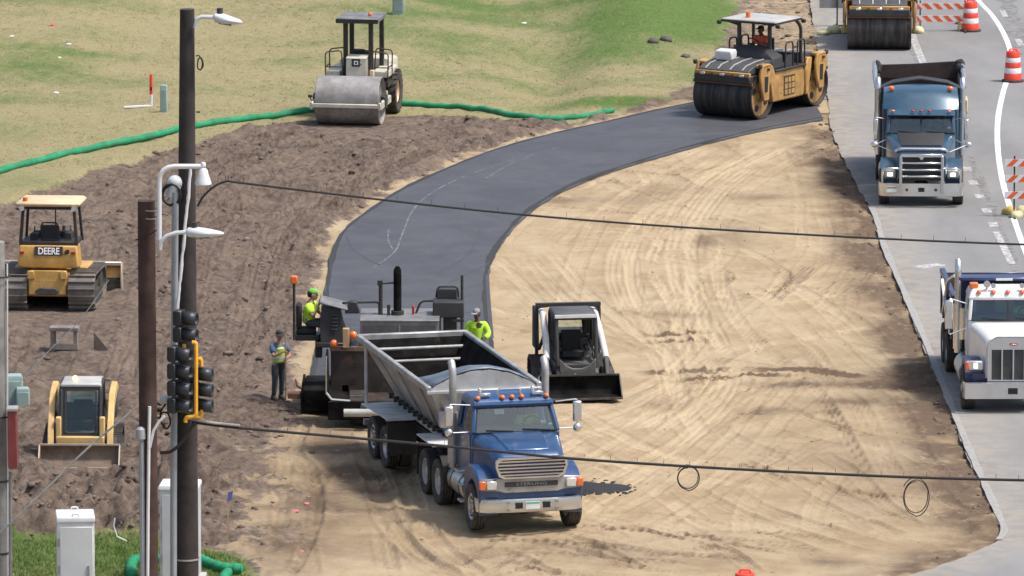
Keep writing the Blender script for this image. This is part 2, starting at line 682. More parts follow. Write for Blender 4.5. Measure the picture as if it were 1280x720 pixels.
for k in range(46):                                              # criss-cross of earlier passes
    x, y = rr.uniform(640, 1180), rr.uniform(190, 715)
    if x > 1010 + (y - 150) * .36 or x < 680 + (y < 300) * 120:
        x = rr.uniform(760, 960)
    a, cu, L = rr.choice([rr.gauss(1.1, .35), rr.gauss(2.2, .4), rr.uniform(0, PI)]), rr.uniform(-.12, .12), rr.uniform(7, 24)
    p = np.array(G(x, y)[:2])
    pts = [p]
    for i in range(14):
        a += cu
        pts.append(pts[-1] + L / 14 * np.array([math.cos(a), math.sin(a)]))
    track(pts, rr.uniform(.10, .26), rr.uniform(.012, .03), rr.choice([rr.uniform(-.5, -.2), rr.uniform(.3, .7), rr.uniform(.2, .6), rr.uniform(.2, .5)]), .35, rr.choice([0, 1.5, 1.6, 2.0]))
# damp dark ruts
lite *= .82
track(pxl([(778, 419), (830, 416), (908, 409)]), .26, .03, -1.0, 0, 0, .05, 0)
track(pxl([(778, 426), (840, 425), (908, 421)]), .22, .03, -.9, 0, 0, .05, 0)
track(pxl([(778, 465), (860, 461), (930, 459), (1000, 461), (1050, 466), (1095, 473)]), .28, .03, -1.1, 0, 0, .05, 0)
track(pxl([(778, 476), (850, 472), (930, 466), (1010, 470)]), .25, .03, -1.0, 0, 0, .05, 0)
track(pxl([(880, 490), (940, 486), (1000, 482)]), .16, .02, -.6)
track(pxl([(905, 522), (950, 512), (975, 506)]), .3, .02, -.9, 0, 0, .05, 0)
track(pxl([(1000, 522), (1040, 512), (1080, 505)]), .25, .02, -.5)
track(pxl([(1030, 372), (1070, 345), (1085, 318)]), .4, .02, -.6)
track(pxl([(960, 380), (1000, 345), (1060, 305)]), .2, .02, -.45)
sandmask = sstep(.3, .7, wS)
Htr, Ltr = H.copy(), lite.copy()
H[:] = 0
lite[:] = 0
# crawler and tyre lines in the soil bank
for k in range(26):
    x, y = rr.uniform(0, 420), rr.uniform(210, 660)
    a, L = rr.gauss(.95, .35), rr.uniform(8, 22)
    p = np.array(G(x, y)[:2])
    pts = [p]
    for i in range(10):
        a += rr.uniform(-.08, .08)
        pts.append(pts[-1] + L / 10 * np.array([math.cos(a), math.sin(a)]))
    track(pts, rr.uniform(.15, .3), rr.uniform(.04, .09), rr.uniform(-.2, .3), .3, rr.choice([0, 1.7, 2.0]))
q = gp(MAT_L)[8:86]
d = np.gradient(q, axis=0)
d /= np.hypot(d[:, 0], d[:, 1])[:, None] + 1e-9
nr = np.stack([-d[:, 1], d[:, 0]], 1)
if nr[0, 0] > 0:
    nr = -nr
for k, o in enumerate((1.2, 1.9, 2.8, 3.6, 4.7, 5.6, 6.8, 8.0, 9.4)):
    w_ = .5 * fbm(np.arange(len(q)) * .2, np.zeros(len(q)), 3, 500 + k, 2)[:, None]
    track(q + nr * (o + w_), .17 + .12 * (k % 3), .05, (-.35, .4, .2)[k % 3], .2, (0, 0, 1.7)[k % 3])
track(pxl([(470, 158), (540, 165), (600, 185), (640, 192)]), .5, .06, .55, .1, 0)
track(pxl([(250, 120), (420, 190), (430, 240), (330, 330)]), .3, .05, .2, .3, 0)

c1 = fbm(X, Y, 1.1, 51, 5, .62)
c2 = np.abs(fbm(X, Y, .75, 61, 4, .6))
c3 = np.maximum(vnoise(X, Y, .34, 71) - .18, 0) * sstep(-.1, .35, vnoise(X, Y, 2.6, 75))
big = fbm(X, Y, 7, 81, 3)
low = sstep(430, 680, PY) * sstep(340, 200, PX)                  # rough spoil heaps low on the left
c4 = np.abs(fbm(X, Y * .8, 1.3, 63, 5, .6))
Hd = c1 * (.17 + .20 * low) - c2 * (.17 + .16 * low) + (.10 + .25 * low) * (.5 - c4) + c3 * .5 + big * .28 + H + low * np.maximum(fbm(X, Y, 2.2, 91, 4), 0) * .55
# level pads where machines have driven
PADS = [(66, 386, 2.6, 3.2, 0), (100, 566, 1.4, 3.6, -.0), (438, 150, 2.0, 4.0, 0), (348, 500, .5, .7, 0), (90, 432, 1.0, 1.2, 0)]
pad = np.zeros(X.shape)
for x, y, rx, ry, z in PADS:
    g = G(x, y)
    pad = np.maximum(pad, np.exp(-(((X - g.x) / rx) ** 2 + ((Y - g.y) / ry) ** 2) ** 2))
Hd = Hd * (1 - pad * .92)
Hs = fbm(X, Y, 2.8, 101, 3) * .07 + fbm(X, Y, .5, 107, 3) * .022 + Htr
edge = sstep(1.5, .1, -sROAD) * (PY > 150)
Hs = Hs + edge * (np.maximum(fbm(X, Y, .5, 111, 4), -.1) * .16 - .02)
spill = sstep(450, 700, PY) * sstep(430, 330, PX) * wS
Hs = Hs + spill * c1 * .16
Hg = fbm(X, Y, 5, 121, 4) * .24 + fbm(X, Y, .4, 127, 2) * .05 + (blobs([(850, 10, 110, 60, 1.6), (480, 20, 120, 50, .45), (60, 20, 140, 60, .35)]) - blobs([(690, 95, 50, 45, .45)])) * sstep(0, 5, sGRASS) * (1 - pad)
Hd = Hd * (.95 + .75 * low)
fur = np.abs(((X * .55 + Y * .16 + fbm(X, Y, 5, 141, 3) * 1.2) % 1.0) - .5)
Hd = Hd + (1 - low) * (1 - pad) * .10 * (fur - .25) * sstep(-.1, .3, fbm(X, Y, 6, 143, 2) + .15)
Z = Hd * wD + Hs * wS + Hg * wG
Z = Z - .03 * wS
tm = sstep(-.55, -.02, sMAT)
Z = Z * (1 - tm) + tm * (-.02 + .25 * np.minimum(Z, 0))
tr_ = sstep(-.45, .0, sROAD) * (1 - .75 * edge)
Z = Z * (1 - tr_) + tr_ * np.minimum(Z, .012)
Z = np.where(sROAD > .12, np.minimum(Z, -.20), np.where(sROAD > -.02, np.minimum(Z, .015), Z))
Z = np.where(sMAT > .12, -.12, np.where(sMAT > -.02, np.minimum(Z, -.01), Z))
Z *= np.exp(-np.maximum(np.hypot(X, Y * .5) - 60, 0) / 60)
tone = np.clip(Ltr * sandmask + lite * wD, -1, 1)
damp = blobs([(1115, 482, 55, 16, 1.2), (1060, 500, 50, 6, .6), (1000, 478, 60, 5, .5), (960, 512, 30, 5, .6), (840, 392, 60, 5, .3), (700, 250, 40, 5, .35), (950, 245, 40, 4, .4), (920, 290, 30, 14, .3), (1085, 330, 16, 40, .65), (1125, 420, 22, 40, .55), (1170, 530, 24, 40, .6), (1205, 600, 26, 34, .5), (1200, 650, 60, 18, .35), (1100, 600, 70, 50, .25),
              (470, 600, 60, 30, .35), (430, 560, 40, 22, .3), (560, 690, 90, 22, .25), (800, 690, 120, 16, .25), (400, 600, 70, 90, .42), (350, 680, 50, 50, .5), (470, 640, 60, 60, .3), (430, 540, 40, 30, .4), (880, 700, 40, 8, .4), (1040, 700, 40, 8, .5), (1000, 560, 80, 18, .25), (1055, 300, 20, 30, .35),
              (760, 250, 60, 6, .3), (850, 240, 50, 10, .25), (690, 360, 40, 10, .2), (880, 300, 14, 8, .35), (830, 500, 60, 10, .2), (400, 640, 40, 30, .15)])
damp = damp * (1.0 + 1.6 * fbm(X, Y, 1.5, 131, 4)) * sandmask + sstep(2.2, .2, -sROAD) * (PY > 140) * .75 * (1 + 1.4 * fbm(X, Y, .9, 133, 4))
H0 = Z
nx, ny = X.shape
# the machines' own ground height
def ground_z(x, y):
    i = min(max(int(np.searchsorted(ax, x)), 0), nx - 1)
    j = min(max(int(np.searchsorted(ay, y)), 0), ny - 1)
    return float(Z[i, j])


idx = np.arange(nx * ny).reshape(nx, ny)
quads = np.stack([idx[:-1, :-1], idx[1:, :-1], idx[1:, 1:], idx[:-1, 1:]], -1).reshape(-1, 4)
zone = np.argmax(np.stack([wD, wS, wG], -1), -1)
zq = zone[:-1, :-1].reshape(-1)
inner = (sROAD[:-1, :-1].reshape(-1) > .6)
co = np.stack([X, Y, Z], -1).reshape(-1, 3).astype(np.float32)


def ground_part(name, mask, kind='structure'):
    q = quads[mask]
    used, inv = np.unique(q, return_inverse=True)
    inv = inv.reshape(-1).astype(np.int32)
    me = bpy.data.meshes.new(name)
    me.vertices.add(len(used))
    me.vertices.foreach_set('co', co[used].reshape(-1))
    me.loops.add(len(inv))
    me.loops.foreach_set('vertex_index', inv)
    me.polygons.add(len(q))
    me.polygons.foreach_set('loop_start', np.arange(0, len(inv), 4, dtype=np.int32))
    me.polygons.foreach_set('use_smooth', np.ones(len(q), bool))
    me.update(calc_edges=True)
    for nm, arrs in (('zone', (wD, wS, wG)), ('trait', (tone * .5 + .5, np.clip(damp, 0, 1), np.clip(green * .5 + .5, 0, 1)))):
        at = me.color_attributes.new(nm, 'FLOAT_COLOR', 'POINT')
        d = np.ones((nx * ny, 4), np.float32)
        for c in range(3):
            d[:, c] = arrs[c].reshape(-1)
        at.data.foreach_set('color', d[used].reshape(-1))
    me.materials.append(M['ground'])
    o = bpy.data.objects.new(name, me)
    C.objects.link(o)
    tag(o, kind=kind)
    return o


def ground_material():
    k = NB('ground')
    zn = k.n('ShaderNodeSeparateColor')
    k.put(zn.inputs[0], k.attr('zone').outputs['Color'])
    tr = k.n('ShaderNodeSeparateColor')
    k.put(tr.inputs[0], k.attr('trait').outputs['Color'])
    sd_ = zn.outputs[1]
    gr_ = zn.outputs[2]
    # soil
    n1 = k.noise(.55, 6, .65)
    n2 = k.noise(3.6, 7, .72)
    soil = k.mix(k.ramp(n2, .28, .70), (0.089, 0.067, 0.054), (0.293, 0.226, 0.180))
    soil = k.mix(k.ramp(n1, .42, .72, 0, .55), soil, (0.330, 0.248, 0.182))
    soil = k.mix(k.ramp(k.noise(.23, 3), .55, .75, 0, .45), soil, (0.121, 0.096, 0.080))
    soil = k.mix(k.ramp(k.noise(7, 6, .75), .60, .70, 0, .6), soil, (0.060, 0.048, 0.041))
    soil = k.mix(k.ramp(tr.outputs[0], .5, 1.0, 0, .6), soil, (0.344, 0.267, 0.212))
    soil = k.mix(k.ramp(tr.outputs[0], .5, .0, 0, .5), soil, (0.065, 0.052, 0.046))
    # sand
    s1 = k.noise(.8, 6, .65)
    s2 = k.noise(2.2, 8, .74, stretch=(1, .4, 1))
    sand = k.mix(k.ramp(s1, .3, .7), (0.351, 0.259, 0.154), (0.456, 0.356, 0.229))
    sand = k.mix(k.ramp(k.noise(.22, 4, .6), .42, .66, 0, .6), sand, (0.513, 0.411, 0.275))
    sand = k.mix(k.ramp(k.noise(.5, 6, .7, stretch=(1, .6, 1), dist=.6), .52, .68, 0, .55), sand, (0.302, 0.220, 0.136))
    sand = k.mix(k.ramp(s2, .50, .70, 0, .5), sand, (0.295, 0.212, 0.127))
    sand = k.mix(k.ramp(k.noise(11, 7, .78), .48, .75, 0, .4), sand, (0.513, 0.411, 0.276))
    sand = k.mix(k.ramp(k.noise(3.0, 8, .78, stretch=(.8, .4, 1), dist=.8), .59, .67, 0, .6), sand, (0.179, 0.129, 0.089))
    sand = k.mix(k.ramp(tr.outputs[0], .5, .85, 0, .72), sand, (0.536, 0.428, 0.285))
    sand = k.mix(k.ramp(tr.outputs[0], .49, .10, 0, .9), sand, (0.132, 0.090, 0.061))
    dm = k.math('MULTIPLY', tr.outputs[1], k.ramp(k.noise(3.0, 7, .74), .22, .5))
    sand = k.mix(k.math('MINIMUM', dm, .92), sand, (0.132, 0.092, 0.065))
    # grass
    g1 = k.noise(14, 7, .75, stretch=(1, .35, 1))
    g2 = k.noise(1.3, 6, .7)
    dry = k.mix(k.ramp(g1, .3, .7), (.335, .285, .145), (.475, .415, .235))
    dry = k.mix(k.ramp(g2, .50, .78, 0, .55), dry, (.50, .415, .265))
    dry = k.mix(k.ramp(k.noise(4, 6, .75), .58, .72, 0, .4), dry, (.25, .225, .10))
    lush = k.mix(k.ramp(g1, .28, .72), (.095, .170, .042), (.190, .275, .080))
    gv = k.math('ADD', tr.outputs[2], k.math('MULTIPLY', k.math('SUBTRACT', k.noise(2.2, 8, .78, stretch=(1, .5, 1)), .5), .75))
    grass = k.mix(k.ramp(gv, .40, .95), dry, lush)
    # blend with ragged borders
    rag = k.math('MULTIPLY', k.math('SUBTRACT', k.noise(3.4, 8, .78), .5), 1.9)
    c = k.mix(k.ramp(k.math('ADD', sd_, rag), .35, .65), soil, sand)
    c = k.mix(k.ramp(k.math('ADD', gr_, rag), .38, .62), c, grass)
    # grain
    h = k.math('ADD', k.math('MULTIPLY', k.noise(13, 8, .8), 1.0), k.math('MULTIPLY', k.noise(45, 5, .75), .5))
    b = k.n('ShaderNodeBump')
    k.put(b.inputs['Height'], h)
    k.put(b.inputs['Strength'], k.ramp(sd_, 0, 1, .9, .5))
    b.inputs['Distance'].default_value = .10
    k.put(k.b.inputs['Normal'], b.outputs[0])
    k.b.inputs['Specular IOR Level'].default_value = .15
    return k.out(c, .95)


M['ground'] = ground_material()
ground_part('dirt_ground', (zq == 0) & ~inner)
ground_part('sand_ground', (zq == 1) & ~inner)
ground_part('grass_ground', (zq == 2) & ~inner)


# ---------------------------------------------------------------- fresh mat, carriageway and paint
def mat_material():
    k = NB('fresh_asphalt')
    a = k.noise(.35, 5, .6, dist=1.5)
    c = k.mix(k.ramp(a, .3, .7), (.066, .068, .076), (.092, .094, .103))
    c = k.mix(k.ramp(k.noise(.9, 6, .7, stretch=(1, .25, 1)), .58, .76, 0, .4), c, (.105, .104, .108))
    c = k.mix(k.ramp(k.noise(70, 3, .7), .3, .75, 0, .35), c, (.028, .028, .032))
    c = k.mix(k.ramp(k.noise(26, 6, .8), .45, .75, 0, .45), c, (.125, .125, .132))
    c = k.mix(k.ramp(k.noise(.55, 5, .7, stretch=(1, .3, 1)), .55, .7, 0, .5), c, (.050, .051, .058))
    k.bump(k.noise(60, 4, .7), .5, .015)
    k.b.inputs['Specular IOR Level'].default_value = .45
    return k.out(c, k.ramp(k.noise(1.1, 4), .3, .7, .52, .68))


def road_material():
    k = NB('road')
    a = k.noise(.30, 6, .65, stretch=(1, .3, 1))
    c = k.mix(k.ramp(a, .3, .7), (.195, .193, .189), (.268, .265, .258))
    c = k.mix(k.ramp(k.noise(1.4, 7, .7, stretch=(1, .22, 1)), .55, .75, 0, .45), c, (.20, .197, .193))
    c = k.mix(k.ramp(k.noise(5.5, 6, .75, stretch=(.35, 1, 1)), .56, .72, 0, .4), c, (.17, .168, .165))
    c = k.mix(k.ramp(k.noise(2.2, 6, .7, stretch=(.25, 1, 1)), .62, .75, 0, .4), c, (.24, .235, .23))
    # sealed cracks
    vo = k.n('ShaderNodeTexVoronoi', feature='DISTANCE_TO_EDGE')
    mp = k.n('ShaderNodeMapping')
    mp.inputs['Scale'].default_value = (.22, .13, 1)
    wv = k.n('ShaderNodeVectorMath', operation='ADD')
    nz = k.n('ShaderNodeTexNoise')
    nz.inputs['Scale'].default_value = .9
    nz.inputs['Detail'].default_value = 5
    k.put(nz.inputs['Vector'], k.co.outputs['Object'])
    k.put(wv.inputs[0], k.co.outputs['Object'])
    k.put(wv.inputs[1], nz.outputs['Color'])
    k.put(mp.inputs[0], wv.outputs[0])
    k.put(vo.inputs['Vector'], mp.outputs[0])
    cr = k.math('MULTIPLY', k.ramp(vo.outputs['Distance'], .006, .0), k.ramp(k.noise(.25, 3), .45, .6, 0, .7))
    c = k.mix(cr, c, (.12, .118, .115))
    c = k.mix(k.ramp(k.noise(45, 4, .7), .35, .75, 0, .22), c, (.17, .168, .165))
    # dust carried off the sand near the edge
    d = k.n('ShaderNodeAttribute', attribute_name='dust')
    c = k.mix(k.math('MULTIPLY', d.outputs['Fac'], k.ramp(k.noise(1.8, 6, .7), .3, .65)), c, (.40, .34, .26))
    k.bump(k.noise(50, 4, .7), .25, .01)
    k.b.inputs['Specular IOR Level'].default_value = .3
    return k.out(c, .85)


def paint_material(name, col, wear):
    k = NB(name)
    f = k.ramp(k.noise(7, 7, .75), wear - .1, wear + .12)
    c = k.mix(f, (.265, .262, .256), col)
    k.b.inputs['Specular IOR Level'].default_value = .3
    return k.out(c, .75)


def worn_crack():
    k = NB('ragged_crack')
    f = k.ramp(k.noise(3.5, 8, .8), .46, .56)
    k.b.inputs['Specular IOR Level'].default_value = .3
    return k.out(k.mix(f, (.245, .242, .236), (.155, .152, .149)), .9)


M['fresh_asphalt'] = mat_material()
M['road'] = road_material()
M['line'] = paint_material('line_paint', (.74, .74, .72), .36)
M['faint_line'] = paint_material('faint_line_paint', (.62, .61, .59), .52)
M['crack'] = worn_crack()
def chalk_material():
    k = NB('chalk')
    f = k.ramp(k.noise(2.6, 6, .8), .42, .62)
    return k.out(k.mix(f, (.085, .087, .096), (.19, .19, .20)), .85)


M['chalk'] = chalk_material()
M['seam'] = pm('seam', (.062, .063, .074), .7)
M['gutter'] = paint_material('gutter', (.36, .347, .32), .46)


def jag(p, amp, s, seed):
    """break up an outline"""
    p = np.array(p)
    L = np.concatenate([[0], np.cumsum(np.hypot(*(p[1:] - p[:-1]).T))])
    t = np.arange(0, L[-1], .12)
    q = np.stack([np.interp(t, L, p[:, 0]), np.interp(t, L, p[:, 1])], 1)
    d = np.gradient(q, axis=0)
    d /= np.hypot(d[:, 0], d[:, 1])[:, None] + 1e-9
    o = fbm(t, t * 0, s, seed, 4, .6)[:, None] * amp * 2
    return q + np.stack([-d[:, 1], d[:, 0]], 1) * o


def slab(name, left, right, z0, z1, mat, kind='structure'):
    """a strip between two edges with its own thickness"""
    n = 400
    def rs(p):
        L = np.concatenate([[0], np.cumsum(np.hypot(*(p[1:] - p[:-1]).T))])
        t = np.linspace(0, L[-1], n)
        return np.stack([np.interp(t, L, p[:, 0]), np.interp(t, L, p[:, 1])], 1)
    a, b = rs(np.array(left)), rs(np.array(right))
    m = MB()
    rings = []
    for k in range(n):
        e = (b[k] - a[k])
        e /= np.hypot(*e) + 1e-9
        a2, b2 = a[k] + e * .025, b[k] - e * .025
        rings.append([(a[k][0], a[k][1], z0), (a[k][0], a[k][1], z1 - .018), (a2[0], a2[1], z1), (b2[0], b2[1], z1), (b[k][0], b[k][1], z1 - .018), (b[k][0], b[k][1], z0)])
    m.loft(rings)
    return tag(m.build(name, mat), kind=kind)


slab('fresh_asphalt', jag(gp(MAT_L), .03, 1.2, 5), jag(gp(MAT_R), .03, 1.2, 9), -.14, .045, 'fresh_asphalt')


def road():
    a = jag(np.concatenate([np.array([[16.2, 300]]), gp(ROAD_L), gp(BELL), np.array([[-6, -75]])]), .035, .8, 21)
    xs = [0, .25, .6, 1.1, 1.8, 3.0, 5, 9, 20, 60]
    m = MB()
    lay = m.bm.verts.layers.float.new('dust')
    rows = []
    for p, kx in [(q, x) for q in a for x in xs]:
        v = m.v((p[0] + kx, p[1], .03 if kx else .0))
        v[lay] = max(0.0, 1 - kx / 1.8) * .7
        rows.append(v)
    n = len(xs)
    for i in range(len(a) - 1):
        for j in range(n - 1):
            m.face((rows[i * n + j], rows[i * n + j + 1], rows[i * n + n + j + 1], rows[i * n + n + j]))
    o = m.build('road', 'road')
    return tag(o, kind='structure')


road()


def strip(name, pts, wd, z, mat, n=10, kind='structure', jitter=.1):
    q = gp(crv(pts, n))
    d = np.gradient(q, axis=0)
    d /= np.hypot(d[:, 0], d[:, 1])[:, None] + 1e-9
    nr = np.stack([-d[:, 1], d[:, 0]], 1) * wd / 2 * (1 + jitter * fbm(q[:, 1] * 1.0, q[:, 0] * 0, 1.3, 17, 4)[:, None])
    m = MB()
    m.loft([[(a[0], a[1], z), (b[0], b[1], z)] for a, b in zip(q - nr, q + nr)], cap=False, closed=False)
    o = m.build(name, mat, recalc=False)
    return tag(o, kind=kind)


RZ = .034
strip('edge_line', [(1205, -30), (1222, 0), (1240, 20), (1254, 42), (1263, 66), (1262, 90), (1253, 120), (1247, 155), (1248, 195), (1255, 235), (1265, 268), (1278, 305), (1296, 350), (1330, 430), (1380, 560)], .17, RZ, 'line')
for a in [((1208, 210), (1210, 215)), ((1215, 227), (1218, 232)), ((1223, 244), (1226, 249)), ((1232, 262), (1235, 267)), ((1240, 279), (1243, 285))]:
    strip('dashed_line', list(a), .26, RZ, 'faint_line', 4)
strip('dashed_line', [(1245, 291), (1254, 309), (1265, 331)], .2, RZ, 'faint_line')
strip('dashed_line', [(1140, 44), (1146, 60), (1154, 80)], .24, RZ, 'faint_line')
strip('dashed_line', [(1253, 14), (1257, 22)], .2, RZ, 'faint_line', 4)
strip('dashed_line', [(1272, 50), (1277, 58)], .2, RZ, 'faint_line', 4)
M['mat_edge'] = pm('dark_mat_edge', (.034, .034, .038), .9, bump=.8, bs=18)  # rough dark strips laid just inside both edges of the mat
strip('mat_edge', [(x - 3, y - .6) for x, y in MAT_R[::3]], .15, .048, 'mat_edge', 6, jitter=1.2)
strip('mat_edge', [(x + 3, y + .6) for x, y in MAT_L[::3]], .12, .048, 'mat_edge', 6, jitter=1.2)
strip('lane_marking', [(1148, 336), (1160, 334), (1178, 332)], .5, RZ, 'faint_line', 6)
strip('gutter_strip', [(1089, 258), (1094, 270), (1098, 282), (1106, 310), (1132, 370), (1160, 435), (1188, 505), (1217, 575), (1242, 630), (1254, 658), (1255, 666), (1249, 676)], .17, RZ - .002, 'gutter', 24, jitter=.5)
strip('sealed_crack', [(1212, 196), (1224, 225), (1238, 255), (1250, 285), (1266, 330), (1282, 380)], .22, RZ - .001, 'crack', 24, jitter=1.3)
strip('sealed_crack', [(1140, 50), (1150, 75), (1160, 96)], .30, RZ - .0015, 'crack', 24, jitter=1.3)
strip('sealed_crack', [(1255, -10), (1266, 25), (1278, 70)], .55, RZ - .001, 'crack', 24, jitter=1.3)
strip('chalk_line', [(700, 186), (638, 203), (587, 220), (550, 237), (527, 253), (513, 270), (502, 297), (493, 317), (467, 337)], .055, .049, 'chalk')
strip('chalk_line', [(668, 197), (640, 206), (606, 226)], .05, .049, 'chalk')
strip('chalk_line', [(486, 288), (485, 302), (491, 314)], .05, .049, 'chalk')
strip('mat_seam', [(433, 296), (440, 312), (460, 326), (474, 333)], .06, .049, 'seam')
strip('mat_seam', [(600, 288), (592, 310), (578, 326), (545, 345)], .05, .049, 'seam')
strip('mat_seam', [(612, 330), (590, 342), (560, 356)], .06, .049, 'seam')
strip('mat_seam', [(609, 345), (611, 380), (615, 425)], .10, .049, 'seam')
# ================================================================ materials of machines
M['tyre'] = pm('tyre', (.028, .027, .026), .85, dust=.55, low=.9, dcol=(.17, .145, .115), var=.2)
M['rubber'] = pm('rubber', (.02, .02, .02), .8, dust=.2)
M['alu'] = pm('aluminium', (.62, .62, .62), .35, .85, dust=.35, low=1.0)
M['rim_white'] = pm('rim_white', (.55, .55, .53), .5, dust=.5, low=1.0)
M['chrome'] = pm('chrome', (.72, .73, .74), .22, .9, var=.06, dust=.15, low=1.0)
M['black'] = pm('black_steel', (.022, .022, .024), .5, dust=.35, low=1.2, var=.25)
M['dark'] = pm('dark_plastic', (.030, .031, .034), .65, dust=.15)
M['void'] = pm('dark_interior', (.016, .017, .018), .8)
M['trim'] = pm('cab_trim', (.13, .135, .13), .8)
M['chassis'] = pm('chassis', (.030, .029, .028), .7, dust=.6, low=1.4, dcol=(.16, .135, .105))
M['blue'] = pm('blue_paint', (.011, .062, .170), .34, .1, coat=.5, dust=.22, low=1.5)
M['teal'] = pm('steel_blue_paint', (.030, .085, .140), .34, .2, coat=.5, dust=.18, low=1.5)
M['white'] = pm('white_paint', (.72, .73, .72), .38, coat=.3, dust=.22, low=1.5, var=.05)
M['navy'] = pm('navy_paint', (.016, .030, .115), .38, coat=.3, dust=.3, low=1.8)
M['glass'] = glassm('window_glass', (.80, .87, .84))
M['door_glass'] = glassm('clear_door_glass', (.75, .8, .78), ior=1.22)
M['dark_glass'] = glassm('dark_glass', (.14, .16, .16))
M['orange_lens'] = pm('orange_lens', (.80, .17, .03), .25, coat=.5)
M['red_lens'] = pm('red_lens', (.36, .025, .02), .35)
M['lamp_clear'] = pm('lamp_clear', (.72, .74, .76), .12, .5, coat=.6)
M['lamp_lit'] = lampm('lit_headlamp', (1, .95, .86), 1.1)
M['beacon_lit'] = lampm('lit_beacon', (1, .45, .10), 6.0)
M['galv'] = pm('galvanised_steel', (.40, .40, .39), .5, .5, dust=.35, low=2.2, var=.25, rust=.06)
M['trailer_grey'] = pm('worn_grey_steel', (.36, .355, .345), .55, .25, dust=.22, low=2.0, var=.3, rust=.06)
M['trailer_pale'] = pm('pale_grey_panel', (.50, .50, .49), .5, .2, dust=.15, low=2.2, var=.15, rust=.05)
M['plate_grey'] = pm('pale_plate', (.60, .59, .57), .6, .0, var=.22, dust=.3)
M['tar'] = pm('tarry_steel', (.012, .0115, .011), .9, var=.6, rust=.07, spec=.06)
M['tarp'] = pm('blue_grey_sheet', (.13, .16, .20), .40, .2, var=.3)
M['skin'] = pm('skin', (.42, .24, .17), .6)
M['skin_dark'] = pm('dark_skin', (.11, .06, .042), .6)
M['hivis'] = pm('hivis_yellow', (.50, .86, .05), .8, var=.10)
M['hivis_orange'] = pm('hivis_orange', (.92, .16, .09), .8)
M['trousers'] = pm('dark_trousers', (.055, .06, .07), .9, var=.2)
M['blue_shirt'] = pm('blue_shirt', (.09, .14, .24), .9)
M['vest'] = pm('hivis_vest', (.50, .62, .16), .9)
M['silver_tape'] = pm('reflective_tape', (.6, .6, .58), .4)
M['cap_grey'] = pm('grey_cap', (.26, .26, .27), .9)
M['cap_green'] = pm('green_cap', (.16, .50, .08), .9)
M['cap_dark'] = pm('dark_cap', (.03, .03, .035), .9)
M['hair'] = pm('dark_hair', (.02, .015, .012), .8)
M['boots'] = pm('work_boots', (.06, .045, .035), .9)
M['paper'] = pm('pale_paper', (.70, .72, .68), .6)
M['sticker'] = pm('green_sticker', (.10, .42, .30), .5)
M['white_letter'] = pm('white_letter', (.80, .80, .78), .5)
M['yellow'] = pm('yellow_paint', (.60, .345, .085), .5, coat=.1, dust=.55, low=1.6, var=.2, rust=.05, dcol=(.26, .20, .15))
M['cat_yellow'] = pm('ochre_paint', (.48, .27, .075), .55, dust=.6, low=1.8, var=.25, rust=.13, dcol=(.12, .09, .07))
M['cream'] = pm('cream_paint', (.66, .51, .32), .5, dust=.25, rust=.03)
M['roller_white'] = pm('aged_white_paint', (.56, .53, .44), .5, dust=.3, low=1.4, rust=.07)
M['drum_steel'] = pm('worn_drum_steel', (.34, .33, .32), .6, .3, var=.25, dust=.75, low=2.2, dcol=(.20, .16, .13), rust=.04)
M['track'] = pm('crawler_steel', (.20, .18, .16), .55, .4, dust=.6, low=1.6, dcol=(.22, .175, .14), var=.4)
M['loader_yellow'] = pm('faded_yellow', (.66, .44, .17), .5, dust=.45, low=1.4, var=.15, rust=.03)
M['track_dark'] = pm('crawler_rubber', (.045, .043, .042), .8, dust=.6, low=.9, dcol=(.16, .13, .105), var=.35)
M['bucket_rust'] = pm('worn_bucket', (.16, .115, .085), .6, .3, var=.3, dust=.5, low=.8, rust=.2)
M['pale_edge'] = pm('scraped_edge', (.50, .42, .34), .5, .4)
M['white_arm'] = pm('dusty_white_paint', (.66, .66, .64), .5, dust=.3, low=1.3, rust=.04)
M['grey_machine'] = pm('dusty_charcoal', (.075, .078, .078), .6, dust=.45, low=1.6, dcol=(.20, .18, .15), var=.25)
M['mid_grey'] = pm('mid_grey_paint', (.17, .175, .18), .6, dust=.4, var=.3, low=3, rust=.05)
M['pale_grey'] = pm('pale_grey_roof', (.42, .42, .40), .55, dust=.2, var=.15)
M['rail_brown'] = pm('dark_brown_rail', (.055, .035, .028), .6, var=.3)
M['brown_steel'] = pm('rusty_bar', (.16, .075, .045), .7, var=.3)


# ================================================================ parts shared by the lorries
WHEEL = {}


